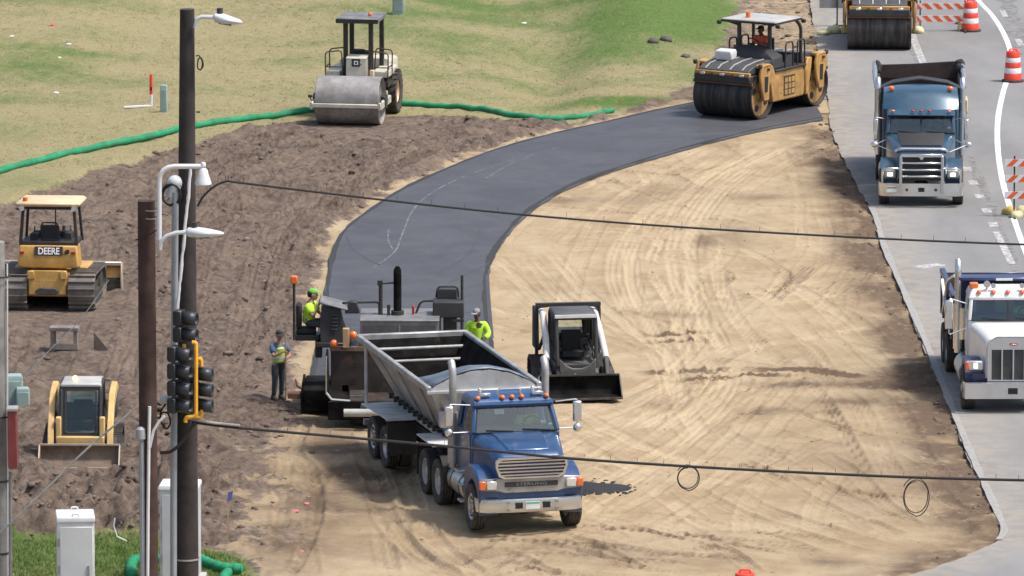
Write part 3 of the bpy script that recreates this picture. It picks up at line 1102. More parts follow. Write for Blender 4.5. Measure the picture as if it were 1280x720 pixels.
def wheel(parent, x, y, r=.52, w=.28, out=1, rim='alu', front=True, dual=False, name='wheel'):
    """a lorry wheel: tyre and rim; the rim of a driven wheel lies deep"""
    key = (r, w, rim, front, dual)
    e = empty(name, (x, y, r), 0 if out > 0 else PI, parent)
    if key in WHEEL:
        for src in WHEEL[key]:
            c = src.copy()
            C.objects.link(c)
            c.parent = e
        return e
    m = MB()
    h = w / 2
    ri = r * .56

    def tyre(cx):
        p = [(ri, -h * .7), (r * .80, -h * 1.02), (r * .95, -h), (r, -h * .78)]
        for g in (-.45, 0, .45):
            p += [(r, h * (g - .10)), (r - .018, h * (g - .06)), (r - .018, h * (g + .06)), (r, h * (g + .10))]
        p += [(r, h * .78), (r * .95, h), (r * .80, h * 1.02), (ri, h * .7)]
        m.lathe(p, (cx, 0, 0), (1, 0, 0), 36, cap=False)
    tyre(0)
    if dual:
        tyre(-w * 1.17)
        m.lathe([(ri, -w * 1.8), (ri * .9, -w)], (0, 0, 0), (1, 0, 0), 20)
    t = m.build('tyre', 'tyre', e, ang=50)
    m = MB()
    if front:
        m.lathe([(ri * 1.04, -h * .8), (ri * 1.04, h * .72), (ri * .97, h * .80), (ri * .90, h * .62), (ri * .80, h * .50), (ri * .55, h * .78), (ri * .40, h * .80), (ri * .38, h * 1.05), (ri * .22, h * 1.12), (.001, h * 1.12)], (0, 0, 0), (1, 0, 0), 30)
        hz, hr = h * .64, ri * .67
    else:
        m.lathe([(ri * 1.04, -h * .8), (ri * 1.04, h * .72), (ri * .97, h * .78), (ri * .90, h * .1), (ri * .82, -h * .35), (ri * .60, -h * .35), (ri * .46, -h * .25), (ri * .40, h * .45), (ri * .30, h * .62), (.001, h * .62)], (0, 0, 0), (1, 0, 0), 30)
        hz, hr = -h * .33, ri * .71
    m.mi = 1
    for k in range(10):
        a = 2 * PI * k / 10
        c = V(hz, hr * math.cos(a), hr * math.sin(a))
        m.cyl(c + V(-.02, 0, 0), c + V(.012, 0, 0), ri * .115, n=10)
    m.mi = 2
    for k in range(10):
        a = 2 * PI * (k + .5) / 10
        c = V(hz + (.03 if front else .01), ri * .47 * math.cos(a), ri * .47 * math.sin(a))
        m.cyl(c, c + V(.03, 0, 0), ri * .05, n=6)
    q = m.build('rim', [rim, 'void', 'chrome'], e)
    WHEEL[key] = (t, q)
    return e


def rr_ring(y, hw, z0, z1, r, n=4, hw0=None):
    """a section across the vehicle with rounded upper corners"""
    b = hw0 or hw
    p = [(b, y, z0)]
    for k in range(n + 1):
        a = PI / 2 * k / n
        p.append((hw - r + r * math.cos(a), y, z1 - r + r * math.sin(a)))
    for k in range(n + 1):
        a = PI / 2 + PI / 2 * k / n
        p.append((-hw + r + r * math.cos(a), y, z1 - r + r * math.sin(a)))
    p.append((-b, y, z0))
    return p


def cabin(root, z0, zb, zr, yf, yb, yfr, ybr, hw, hwr, paint, rise=.12, split=False, visor=None, glass='glass', rear=True):
    """lorry cab: lower body, pillars, rear wall and roof, with panes between them"""
    m = MB()
    m.loft([[(hw * k, yf, z), (hw * k, yb, z), (-hw * k, yb, z), (-hw * k, yf, z)] for z, k in ((z0, .97), (z0 + .25, 1), (zb, 1))])
    A = [V(hw, yf, zb), V(hw, yb, zb), V(-hw, yb, zb), V(-hw, yf, zb)]
    B = [V(hwr, yfr, zr), V(hwr, ybr, zr), V(-hwr, ybr, zr), V(-hwr, yfr, zr)]
    for i in range(4):
        m.bar(A[i] + (A[(i + 2) % 4] - A[i]).normalized() * .05, B[i] + (B[(i + 2) % 4] - B[i]).normalized() * .05, .10, .10)
    for s in (0, 1):                                            # door pillars and rear quarter
        i, j = (0, 1) if s == 0 else (3, 2)
        a, b = A[i].lerp(A[j], .62), B[i].lerp(B[j], .58)
        inn = V(-.04 if s == 0 else .04, 0, 0)
        m.bar(a + inn, b + inn, .07, .09)
    if rear:
        m.loft([[A[1] + V(-.02, .03, 0), A[2] + V(.02, .03, 0), B[2] + V(.02, .03, 0), B[1] + V(-.02, .03, 0)], [A[1] + V(-.02, .08, 0), A[2] + V(.02, .08, 0), B[2] + V(.02, .08, 0), B[1] + V(-.02, .08, 0)]])
    k = .90
    m.loft([[B[0] + V(.02, .04, -.05), B[1] + V(.02, -.02, -.05), B[2] + V(-.02, -.02, -.05), B[3] + V(-.02, .04, -.05)],
            [B[0] + V(.02, .05, .02), B[1] + V(.02, -.02, .02), B[2] + V(-.02, -.02, .02), B[3] + V(-.02, .05, .02)],
            [V(hwr * .97, yfr - .03, zr + rise * .65), V(hwr * .97, ybr + .02, zr + rise * .7), V(-hwr * .97, ybr + .02, zr + rise * .7), V(-hwr * .97, yfr - .03, zr + rise * .65)],
            [V(hwr * k, yfr - .22, zr + rise), V(hwr * k, ybr + .08, zr + rise), V(-hwr * k, ybr + .08, zr + rise), V(-hwr * k, yfr - .22, zr + rise)]])
    cab = m.build('cab', paint, root, bevel=.025, seg=2)
    m = MB()
    m.box(-hw + .06, hw - .06, yb + .08, yf - .06, zb - .05, zb + .012)
    m.loft([[(hw - .1, yf - .08, zb), (-hw + .1, yf - .08, zb), (-hw + .1, yf - .45, zb), (hw - .1, yf - .45, zb)], [(hw - .1, yf - .14, zb + .05), (-hw + .1, yf - .14, zb + .05), (-hw + .1, yf - .40, zb + .10), (hw - .1, yf - .40, zb + .10)]])
    m.build('dashboard', 'trim', cab)
    for s in (-1, 1):                                           # seats
        m = MB()
        m.box(s * hw * .5 - .24, s * hw * .5 + .24, yb + .22, yb + .36, zb - .02, zb + .42)
        m.box(s * hw * .5 - .13, s * hw * .5 + .13, yb + .23, yb + .33, zb + .42, zb + .6)
        m.build('seat', 'trim', cab, bevel=.04, seg=2)
    e = .012

    def pane(name, q, th=.01):
        m = MB()
        m.sheet(q, th)
        return m.build(name, glass, root)
    wl, wr_, tl, tr_ = A[3] + V(.09, .008, .02), A[0] + V(-.09, .008, .02), B[3] + V(.09, .008, -.05), B[0] + V(-.09, .008, -.05)
    g = pane('windshield', [wl, wr_, tr_, tl])
    m = MB()
    for a, b in ((wl, tl), (wr_, tr_), (wl, wr_), (tl, tr_)):
        m.bar(a + V(0, .006, 0), b + V(0, .006, 0), .035, .02)
    if split:
        m.bar((wl + wr_) / 2 + V(0, .008, 0), (tl + tr_) / 2 + V(0, .008, 0), .05, .03)
    m.build('seal', 'rubber', g)
    for s in (-1, 1):
        m = MB()
        for t in (.18, .62):
            x = (wl.x * (1 - t) + wr_.x * t) if s > 0 else None
        x0 = hw * (.05 if s > 0 else -.78)
        m.bar((x0 + .0, yf + .025, zb + .035), (x0 + hw * .62, yf + .0, zb + .075), .03, .02)
        m.bar((x0 + hw * .25, yf + .03, zb + .01), (x0 + hw * .30, yf + .01, zb + .06), .025)
        m.build('wiper', 'rubber', root)
    for s in (0, 1):
        i, j = (0, 1) if s == 0 else (3, 2)
        q = V(-.012 if s == 0 else .012, 0, 0)
        a0, a1, b0, b1 = A[i].lerp(A[j], .07), A[i].lerp(A[j], .58), B[i].lerp(B[j], .07), B[i].lerp(B[j], .54)
        pane('side_window', [a0 + q, a1 + q, b1 + q - V(0, 0, .05), b0 + q - V(0, 0, .05)])
        sx = 1 if s == 0 else -1
        m = MB()
        m.sheet([(sx * (hw + .008), yf - .12, z0 + .1), (sx * (hw + .008), yf - (yf - yb) * .66, z0 + .1), (sx * (hw + .008), yf - (yf - yb) * .66, zb - .03), (sx * (hw + .008), yf - .12, zb - .03)], .016)
        d = m.build('door', paint, root, bevel=.01)
        m = MB()
        m.box(sx * (hw + .01) - .02, sx * (hw + .01) + .02, yf - (yf - yb) * .60, yf - (yf - yb) * .52, zb - .22, zb - .18)
        m.build('handle', 'chrome', d)
    # steering wheel on the driver's side
    m = MB()
    c = V(-hw * .48, yf - .52, zb + .10)
    pts = [c + V(.2 * math.cos(t), .09 * math.sin(t), .18 * math.sin(t)) for t in np.linspace(0, 2 * PI, 20)]
    m.tube(pts, .018, 6)
    m.build('steering_wheel', 'void', cab)
    return cab


def mirror(root, s, x, y, z, hw, yc, zc, h=.46, w=.19, mat='chrome', round_=True):
    m = MB()
    m.box(s * x - w / 2, s * x + w / 2, y - .06, y + .05, z - h / 2, z + h / 2)
    o = m.build('mirror', mat, root, bevel=.03, seg=2)
    m = MB()
    m.tube([(s * hw, yc, zc + .35), (s * x, y, z + h / 2 + .05), (s * x, y, z - h / 2 - .14), (s * (hw + .02), yc + .05, zc - .25)], .016, 6, bend=.06)
    m.build('bracket', mat, o)
    if round_:
        m = MB()
        m.ball((s * x, y, z - h / 2 - .14), (.10, .07, .10), 12, 8)
        m.build('convex_mirror', mat, o)
    m = MB()
    m.box(s * x - w / 2 + .02, s * x + w / 2 - .02, y - .066, y - .058, z - h / 2 + .03, z + h / 2 - .03)
    m.build('mirror_glass', 'dark', o)


def stack(root, s, x, y, z0, z1, r, mat, lean=.16, shield=True):
    m = MB()
    pts = [V(s * x, y, z0), V(s * x, y, z1 - .32)]
    for k in range(1, 7):
        a = k / 6 * R(58)
        pts.append(V(s * x + s * .0, y - .34 * (1 - math.cos(a)), z1 - .32 + .34 * math.sin(a)))
    m.tube(pts, r, 14)
    o = m.build('exhaust_stack', mat, root)
    m = MB()
    m.mi = 0
    a = pts[-1] + (pts[-1] - pts[-2]).normalized() * .004
    m.poly(m.ring(a, pts[-1] - pts[-2], r * .85, 14))
    m.build('outlet', 'void', o)
    if shield:
        m = MB()
        m.cyl((s * x, y, z0 + .1), (s * x, y, z0 + 1.25), r * 1.35, n=18)
        m.build('muffler', mat, o)
    return o


def frame_rails(root, y0, y1, z=.92, x=.43):
    m = MB()
    for s in (-1, 1):
        m.box(s * x - .05, s * x + .05, y0, y1, z - .14, z + .12)
    y = y0 + .15
    while y < y1 - .2:
        m.box(-x, x, y, y + .09, z - .08, z + .06)
        y += .95
    return m.build('chassis', 'chassis', root)


def axle(root, y, z=.52, hw=.95):
    m = MB()
    m.cyl((-hw, y, z), (hw, y, z), .075, n=10)
    m.ball((0, y, z), (.24, .22, .22), 12, 8)
    m.build('axle', 'chassis', root)


def plate_part(root, x, y, z, w, h, face, name='number_plate', band='sticker'):
    m = MB()
    m.box(x - w / 2, x + w / 2, y, y + .012, z - h / 2, z + h / 2)
    o = m.build(name, 'paper', root)
    m = MB()
    m.box(x - w / 2 + .01, x + w / 2 - .01, y + .013, y + .016, z + h * .2, z + h * .42)
    m.build('band', band, o)
    return o


def fender(root, s, x0, x1, c, r, paint, front, z_front, name='fender'):
    """arched wing over a wheel; c = wheel centre (y, z)"""
    n = 14
    inner = [(c[0] + r * math.cos(t), c[1] + r * math.sin(t)) for t in np.linspace(R(-12), R(172), n)]
    outer = [(front, .86), (front + .02, z_front - .12), (front - .10, z_front), (c[0] + .35, z_front + .20), (c[0], z_front + .30), (c[0] - .45, z_front + .26), (c[0] - r - .16, z_front + .02), (c[0] - r - .14, c[1] + .12)]
    poly = [inner[0]] + [(front, inner[0][1] + .06)] + outer + inner[::-1][:-1]
    a, b = sorted((s * x0, s * x1))
    m = MB()
    m.prism(poly, 'x', a, b)
    return m.build(name, paint, root, bevel=.05, seg=3)
# ================================================================ blue tractor unit
def tractor():
    t = vehicle('tractor_truck', 654, 659, 14, 'blue tractor truck with chrome louvred grille, hauling the open trailer on the sand', 'truck')
    frame_rails(t, -5.0, .35)
    # bonnet
    m = MB()
    m.loft([rr_ring(-.80, .98, 1.05, 2.02, .16), rr_ring(-.35, .94, 1.05, 1.99, .18), rr_ring(.15, .86, 1.0, 1.92, .20), rr_ring(.55, .80, 1.0, 1.82, .20), rr_ring(.70, .77, 1.0, 1.72, .18), rr_ring(.76, .74, 1.0, 1.62, .14)])
    hood = m.build('bonnet', 'blue', t, ang=30)
    m = MB()                                                     # raised spine of the bonnet
    m.loft([[(x, y, z - .03) for x in (-w_, w_)] + [(w_ - .06, y, z + .03), (-w_ + .06, y, z + .03)] for y, z, w_ in ((-.78, 2.02, .62), (.1, 1.935, .56), (.52, 1.83, .50))])
    m.build('raised_panel', 'blue', hood, bevel=.015)
    for s in (-1, 1):
        fender(t, s, .72, 1.17, (0, .52), .61, 'blue', .74, 1.16)
    # grille
    m = MB()
    fr = [(-.80, 1.66), (-.72, 1.73), (.72, 1.73), (.80, 1.66), (.82, 1.54), (.74, 1.31), (.62, 1.26), (-.62, 1.26), (-.74, 1.31), (-.82, 1.54)]
    inn = [(x * .93, 1.46 + (z - 1.46) * .82) for x, z in fr]
    m.loft([[(x, .72, z) for x, z in fr], [(x, .82, z) for x, z in fr], [(x, .82, z) for x, z in inn], [(x, .74, z) for x, z in inn]], cap=False)
    for k in range(5):
        z = 1.345 + k * .075
        w_ = .72 + (z - 1.3) * .14
        m.loft([[(-w_, .775, z - .012), (w_, .775, z - .012), (w_, .80, z + .012), (-w_, .80, z + .012)], [(-w_, .815, z - .022), (w_, .815, z - .022), (w_, .82, z + .012), (-w_, .82, z + .012)]])
    m.mi = 1
    m.prism([(x * .98, z) for x, z in fr], 'y', .70, .752)
    g = m.build('grille', ['chrome', 'void'], t)
    m = MB()
    m.prism([(-.16, 1.715), (-.05, 1.745), (.05, 1.745), (.16, 1.715), (.0, 1.69)], 'y', .80, .835)
    m.build('emblem', 'chrome', g)
    # panel with the maker's letters between the lamps
    m = MB()
    m.prism([(-1.13, 1.25), (-.80, 1.27), (.80, 1.27), (1.13, 1.25), (1.13, 1.0), (.72, .97), (.60, .93), (-.60, .93), (-.72, .97), (-1.13, 1.0)], 'y', .70, .765)
    pnl = m.build('front_panel', 'galv', t, bevel=.015)
    m = MB()
    m.box(-.60, .60, .765, .785, 1.07, 1.18)
    m.build('badge_bar', 'black', pnl, bevel=.01)
    text_mesh('STERLING', .092, 'mid_grey', 'lettering', pnl, V(0, .789, 1.125), FRONT(), sx=1.75)
    for s in (-1, 1):
        m = MB()
        m.box(s * .90 - .115, s * .90 + .115, .76, .81, 1.02, 1.22)
        m.build('headlight', 'lamp_clear', t, bevel=.02)
        m = MB()
        m.box(s * 1.10 - .075, s * 1.10 + .075, .70, .80, 1.02, 1.22)
        m.build('turn_signal', 'orange_lens', t, bevel=.02)
    # lower valance and bumper
    m = MB()
    m.box(-1.0, 1.0, .55, .74, .76, .97)
    m.build('valance', 'blue', t)
    m = MB()
    sec = lambda x, y: [(x, y, .50), (x, y + .06, .52), (x, y + .07, .66), (x, y + .05, .79), (x, y, .81), (x, y - .05, .65)]
    m.loft([sec(-1.21, .42), sec(-1.16, .66), sec(-1.0, .79), sec(-.5, .85), sec(.5, .85), sec(1.0, .79), sec(1.16, .66), sec(1.21, .42)])
    b = m.build('bumper', 'chrome', t)
    for s in (-1, 1):
        m = MB()
        m.box(s * .31 - .09, s * .31 + .09, .90, .93, .60, .74)
        m.build('tow_pocket', 'void', b, bevel=.02)
        for dz in (.58, .74):
            m = MB()
            m.cyl((s * .55, .90, dz), (s * .55, .94, dz), .035, n=10)
            m.build('bumper_bolt', 'galv', b)
    plate_part(t, 0, .925, .67, .32, .17, 1)
    # cab
    cab = cabin(t, .95, 2.02, 2.60, -.72, -2.15, -1.02, -2.10, 1.0, .90, 'blue', rise=.17)
    m = MB()
    m.loft([[(-.93, -.95, 2.60), (.93, -.95, 2.60), (.93, -1.10, 2.66), (-.93, -1.10, 2.66)], [(-.90, -.90, 2.63), (.90, -.90, 2.63), (.88, -1.12, 2.72), (-.88, -1.12, 2.72)]])
    m.build('roof_visor', 'blue', cab, bevel=.015)
    for x in (-.78, -.22, 0, .22, .78):
        m = MB()
        m.ball((x, -1.08, 2.765), (.060, .075, .055), 12, 8)
        m.build('marker_light', 'orange_lens', t)
    for s in (-1, 1):
        m = MB()
        m.box(s * .60 - .13, s * .60 + .13, -1.22, -1.12, 2.79, 2.86)
        m.cyl((s * .60 + .08, -1.3, 2.77), (s * .60 + .08, -1.3, 2.95), .045, n=8)
        m.build('roof_lamp', 'chrome', t, bevel=.012)
    m = MB()
    m.tube([(-.26, -1.35, 2.76), (-.24, -1.35, 2.90), (.24, -1.35, 2.90), (.26, -1.35, 2.76)], .035, 8, bend=.05)
    m.build('air_horn', 'chrome', t)
    m = MB()
    m.sheet([(.42, -.985, 2.40), (.20, -.985, 2.40), (.20, -1.0, 2.52), (.42, -1.0, 2.52)], .006)
    m.build('paper_notice', 'paper', t)
    m = MB()
    m.sheet([(-.84, -.76, 2.10), (-.76, -.76, 2.10), (-.76, -.79, 2.19), (-.84, -.79, 2.19)], .006)
    m.build('window_sticker', 'sticker', t)
    for s in (-1, 1):
        mirror(t, s, 1.46, -.95, 2.40, .97, -1.0, 2.28)
        stack(t, s, 1.06, -2.32, 1.0, 3.40, .085, 'galv')
    # flanks: steps, tank, battery box
    for s in (-1, 1):
        m = MB()
        m.cyl((s * .84, -2.55, .72), (s * .84, -1.15, .72), .31, n=22)
        tk = m.build('fuel_tank', 'alu', t, bevel=.02)
        for y in (-2.2, -1.4):
            m = MB()
            m.lathe([(.315, -.035), (.325, 0), (.315, .035)], (s * .84, y, .72), (0, 1, 0), 22, cap=False)
            m.build('tank_strap', 'black', tk)
        for y, z in ((-1.1, .42), (-1.15, .78), (-1.4, 1.05)):
            m = MB()
            m.box(s * 1.02 - .16, s * 1.02 + .16, y - .28, y + .10, z, z + .05)
            m.build('step', 'alu', t, bevel=.01)
    m = MB()
    m.box(.55, 1.1, -2.95, -2.62, .5, 1.0)
    m.build('battery_box', 'black', t, bevel=.02)
    # drive bogie, fifth wheel, mudguards
    for y in (-3.2, -4.5):
        axle(t, y)
        for s in (-1, 1):
            wheel(t, s * 1.10, y, .52, .27, s, 'rim_white', False, True)
    axle(t, 0, hw=.85)
    for s in (-1, 1):
        wheel(t, s * 1.07, 0, .52, .30, s, 'alu', True)
        m = MB()
        m.sheet([(s * .75, -5.15, .35), (s * 1.25, -5.15, .35), (s * 1.25, -5.12, 1.05), (s * .75, -5.12, 1.05)], .015)
        m.build('mudflap', 'rubber', t)
        m = MB()
        m.loft([[(s * .72, y, z), (s * 1.22, y, z), (s * 1.22, y, z + .02), (s * .72, y, z + .02)] for y, z in ((-2.62, .62), (-2.64, .95), (-2.85, 1.12), (-3.1, 1.15))])
        m.build('mudguard', 'rubber', t)
    m = MB()
    m.prism([(-.45, -4.5), (.45, -4.5), (.45, -3.6), (.2, -3.2), (-.2, -3.2), (-.45, -3.6)], 'z', 1.06, 1.13)
    m.build('fifth_wheel', 'chassis', t)
    m = MB()
    m.box(-.8, .8, -2.5, -2.3, .95, 1.7)
    m.build('cab_rear_equipment', 'chassis', t)
    t.scale = (1.05, 1, 1.04)
    return t


# ================================================================ live-bottom trailer
def trailer():
    t = vehicle('hopper_trailer', 538, 575, 14, 'empty open-topped grey hopper trailer coupled behind the blue tractor truck', 'trailer')
    Y0, Y1, ZT = -1.85, 5.35, 2.72
    # hopper: sloping sides, open top, tar-black inside
    m = MB()

    def wall(q, th, inner):
        m.mi = 0
        q = [Vector(p) for p in q]
        n = (q[1] - q[0]).cross(q[2] - q[0]).normalized()
        if n.dot(Vector(inner) - q[0]) < 0:
            n = -n
        o = [m.v(p) for p in q]
        i = [m.v(p + n * th) for p in q]
        m.face(o)
        m.mi = 1
        m.face(i[::-1])
        m.mi = 0
        for k in range(len(q)):
            j = (k + 1) % len(q)
            m.face((o[k], o[j], i[j], i[k]))
    yb, yf, zb = -1.0, 4.3, 1.25
    for s in (-1, 1):
        wall([(s * 1.24, Y0, ZT), (s * 1.24, Y1, ZT), (s * .48, yf, zb), (s * .48, yb, zb)], .03, (0, 1, 2.5))
    wall([(-1.24, Y0, ZT), (1.24, Y0, ZT), (.48, yb, zb), (-.48, yb, zb)], .03, (0, 1, 2.5))
    m2 = m
    m.mi = 2
    # front slope
    q = [V(-1.24, Y1, ZT), V(1.24, Y1, ZT), V(.48, yf, zb), V(-.48, yf, zb)]
    n = V(0, -.8, .5).normalized() * .03
    o, i = [m.v(p) for p in q], [m.v(p + n) for p in q]
    m.face(o)
    m.mi = 1
    m.face(i[::-1])
    m.box(-.5, .5, yb - .02, yf + .02, zb - .06, zb)
    m.mi = 1
    hop = m.build('hopper', ['trailer_grey', 'tar', 'trailer_pale'], t)
    # top rails
    for s in (-1, 1):
        m = MB()
        m.box(s * 1.27 - .06, s * 1.27 + .06, Y0 - .08, Y1 + .1, ZT - .06, ZT + .09)
        m.build('top_rail', 'galv', t, bevel=.02)
        m = MB()
        m.bar((s * .60, yb + .1, 1.30), (s * .62, Y1 - .1, 1.36), .10, .16)
        m.build('lower_rail', 'trailer_grey', t, bevel=.01)
        for k in range(3):
            y = -.2 + k * 2.1
            f = (y - Y0) / (Y1 - Y0)
            m = MB()
            m.bar((s * 1.255, y * 1.08, ZT - .06), (s * .52, yb + f * (yf - yb), 1.28), .03, .03)
            m.build('stiffener', 'trailer_grey', t)
        m = MB()                                                 # cross rods and hoses along the lower edge
        m.tube([(s * .72, y, 1.47 + .015 * math.sin(y * 5)) for y in np.arange(-1.2, 5.2, .2)], .025, 6)
        for y in np.arange(-.9, 5.1, .5):
            m.box(s * .72 - .05, s * .72 + .06, y, y + .09, 1.40, 1.53)
        m.build('air_line', 'chassis', t)
    m = MB()
    m.box(-1.3, 1.3, Y0 - .1, Y0 + .05, ZT - .07, ZT + .10)
    m.box(-1.3, 1.3, Y0 - .12, Y0 - .08, ZT - .22, ZT - .07)
    m.build('rear_rail', 'galv', t, bevel=.02)
    for y, z in ((-1.45, ZT - .22), (-1.15, ZT - .48)):
        m = MB()
        wz = 1.24 - (ZT - z) * .5
        m.cyl((-wz, y, z), (wz, y, z), .045, n=10)
        m.build('cross_member', 'trailer_grey', t)
    # front header: flat flange, pale bulkhead and arched spill sheet
    m = MB()
    m.box(-1.32, 1.32, Y1 + .02, Y1 + .16, ZT - .10, ZT - .02)
    m.build('front_flange', 'trailer_pale', t, bevel=.015)
    m = MB()
    arc = [(-1.24 + 2.48 * k / 16, ZT - .02 + .44 * math.sin(PI * k / 16) ** .8) for k in range(17)]
    m.loft([[(x, Y1 + .06, z) for x, z in arc] + [(1.24, Y1 + .06, ZT - .05), (-1.24, Y1 + .06, ZT - .05)], [(x, Y1 + .02, z) for x, z in arc] + [(1.24, Y1 + .02, ZT - .05), (-1.24, Y1 + .02, ZT - .05)]])
    m.build('arched_bulkhead', 'trailer_pale', t)
    m = MB()
    rings = []
    for f, yy, kz in ((0, Y1 + .05, 1.0), (.2, Y1 - .25, 1.02), (.5, Y1 - .75, .86), (.8, Y1 - 1.25, .45), (1, Y1 - 1.5, .12)):
        rings.append([(x * .985, yy - .03 * math.sin(k * 2.1), ZT + .03 + (z - ZT + .02) * kz + .006 * math.sin(k * 1.9 + f * 7)) for k, (x, z) in enumerate(arc)])
    m.loft(rings, cap=False, closed=False)
    sh = m.build('spill_sheet', 'tarp', t, ang=60)
    md = sh.modifiers.new('thick', 'SOLIDIFY')
    md.thickness = .025
    m = MB()
    m.loft([[(-1.05, 5.10, 2.62), (1.05, 5.10, 2.62), (1.05, 5.16, 2.62), (-1.05, 5.16, 2.62)], [(-.62, 4.35, 1.30), (.62, 4.35, 1.30), (.62, 4.41, 1.30), (-.62, 4.41, 1.30)]])
    m.build('front_slope_panel', 'trailer_pale', t)
    for s in (-1, 1):
        m = MB()
        m.bar((s * .95, 5.30, 2.66), (s * .45, 4.9, 1.45), .12, .10)
        m.build('front_strut', 'trailer_pale', t)
        m = MB()
        m.box(s * .80 - .14, s * .80 + .14, 4.95, 5.15, 1.75, 2.15)
        m.build('air_tank', 'trailer_pale', t, bevel=.04, seg=2)
    # gooseneck and coupling plate
    m = MB()
    m.box(-.55, .55, 3.9, 6.75, 1.16, 1.40)
    m.build('gooseneck', 'trailer_grey', t, bevel=.02)
    m = MB()
    m.box(.50, 1.26, 4.15, 5.75, 1.42, 1.46)
    m.box(-1.26, -.50, 4.15, 5.75, 1.42, 1.46)
    m.build('front_deck_plate', 'plate_grey', t, bevel=.01)
    for s in (-1, 1):
        m = MB()
        m.box(s * .75 - .07, s * .75 + .07, 3.75, 3.90, .45, 1.30)
        m.box(s * .75 - .14, s * .75 + .14, 3.70, 3.95, .40, .44)
        m.build('landing_leg', 'chassis', t)
    # bogie
    m = MB()
    for s in (-1, 1):
        m.box(s * .5 - .06, s * .5 + .06, -1.9, 4.0, .86, 1.12)
    for y in (-1.6, -.6, .6, 1.8, 3.2):
        m.box(-.5, .5, y, y + .1, .90, 1.08)
    m.build('subframe', 'chassis', t)
    for y in (-.66, .66):
        axle(t, y, .5)
        for s in (-1, 1):
            wheel(t, s * 1.10, y, .51, .27, s, 'alu', y < 0, True)
    for s in (-1, 1):
        m = MB()
        a, b = sorted((s * .62, s * 1.36))
        m.loft([[(a, y, z), (b, y, z), (b, y, z + .025), (a, y, z + .025)] for y, z in ((-1.30, 1.10), (-1.22, 1.22), (1.30, 1.30), (1.44, 1.27))])
        m.build('mudguard_plate', 'plate_grey', t)
        m = MB()
        m.box(a + .02, b - .04, 1.30, 1.40, .42, 1.22)
        m.build('mudflap', 'rubber', t)
        m = MB()
        m.cyl((s * 1.26, -1.15, 1.22), (s * 1.26, -1.15, ZT + .02), .04, n=10)
        m.build('corner_post', 'plate_grey', t)
    m = MB()
    m.box(-1.2, 1.2, -1.75, -1.63, .62, .76)
    m.box(-.8, -.7, -1.75, -1.5, .7, 1.0)
    m.box(.7, .8, -1.75, -1.5, .7, 1.0)
    m.build('rear_bumper', 'trailer_grey', t)
    t.scale = (1.05, 1, 1.0)
    return t


# ================================================================ steel-blue tipper
def dump_box(t, y0, y1, z0, z1, hw, outer, inner, front_h=0.0, ribs=5, flare=0.0):
    m = MB()
    th = .05
    for s in (-1, 1):
        a, b = sorted((s * hw, s * (hw - th)))
        m.loft([[(a, y0, z0), (b, y0, z0), (b + s * flare, y0, z1), (a + s * flare, y0, z1)], [(a, y1, z0), (b, y1, z0), (b + s * flare, y1, z1), (a + s * flare, y1, z1)]])
    m.box(-hw + th, hw - th, y0, y0 + th, z0, z1 - .05)
    m.box(-hw + th, hw - th, y1 - th, y1, z0, z1 + front_h)
    m.box(-hw + th, hw - th, y0 + th, y1 - th, z0, z0 + th)
    box = m.build('tipper_body', outer, t, bevel=.012)
    for s in (-1, 1):
        for k in range(ribs):
            y = y0 + .15 + (y1 - y0 - .4) * k / (ribs - 1)
            m = MB()
            m.box(s * (hw + .04) - .04, s * (hw + .04) + .04, y, y + .12, z0, z1 - .02)
            m.build('side_rib', outer, box)
        m = MB()
        m.box(s * (hw + .02) - .07, s * (hw + .02) + .07, y0, y1, z1 - .06, z1 + .07)
        m.build('top_rail', outer, box, bevel=.02)
    m = MB()
    m.box(-hw + th + .003, hw - th - .003, y0 + th + .003, y0 + th + .012, z0 + th, z1 - .08)
    m.box(-hw + th + .003, hw - th - .003, y1 - th - .012, y1 - th - .003, z0 + th, z1 - .08)
    for s in (-1, 1):
        m.box(s * (hw - th - .008) - .004, s * (hw - th - .008) + .004, y0 + .08, y1 - .08, z0 + th, z1 - .03)
    m.build('liner', inner, box)
    return box


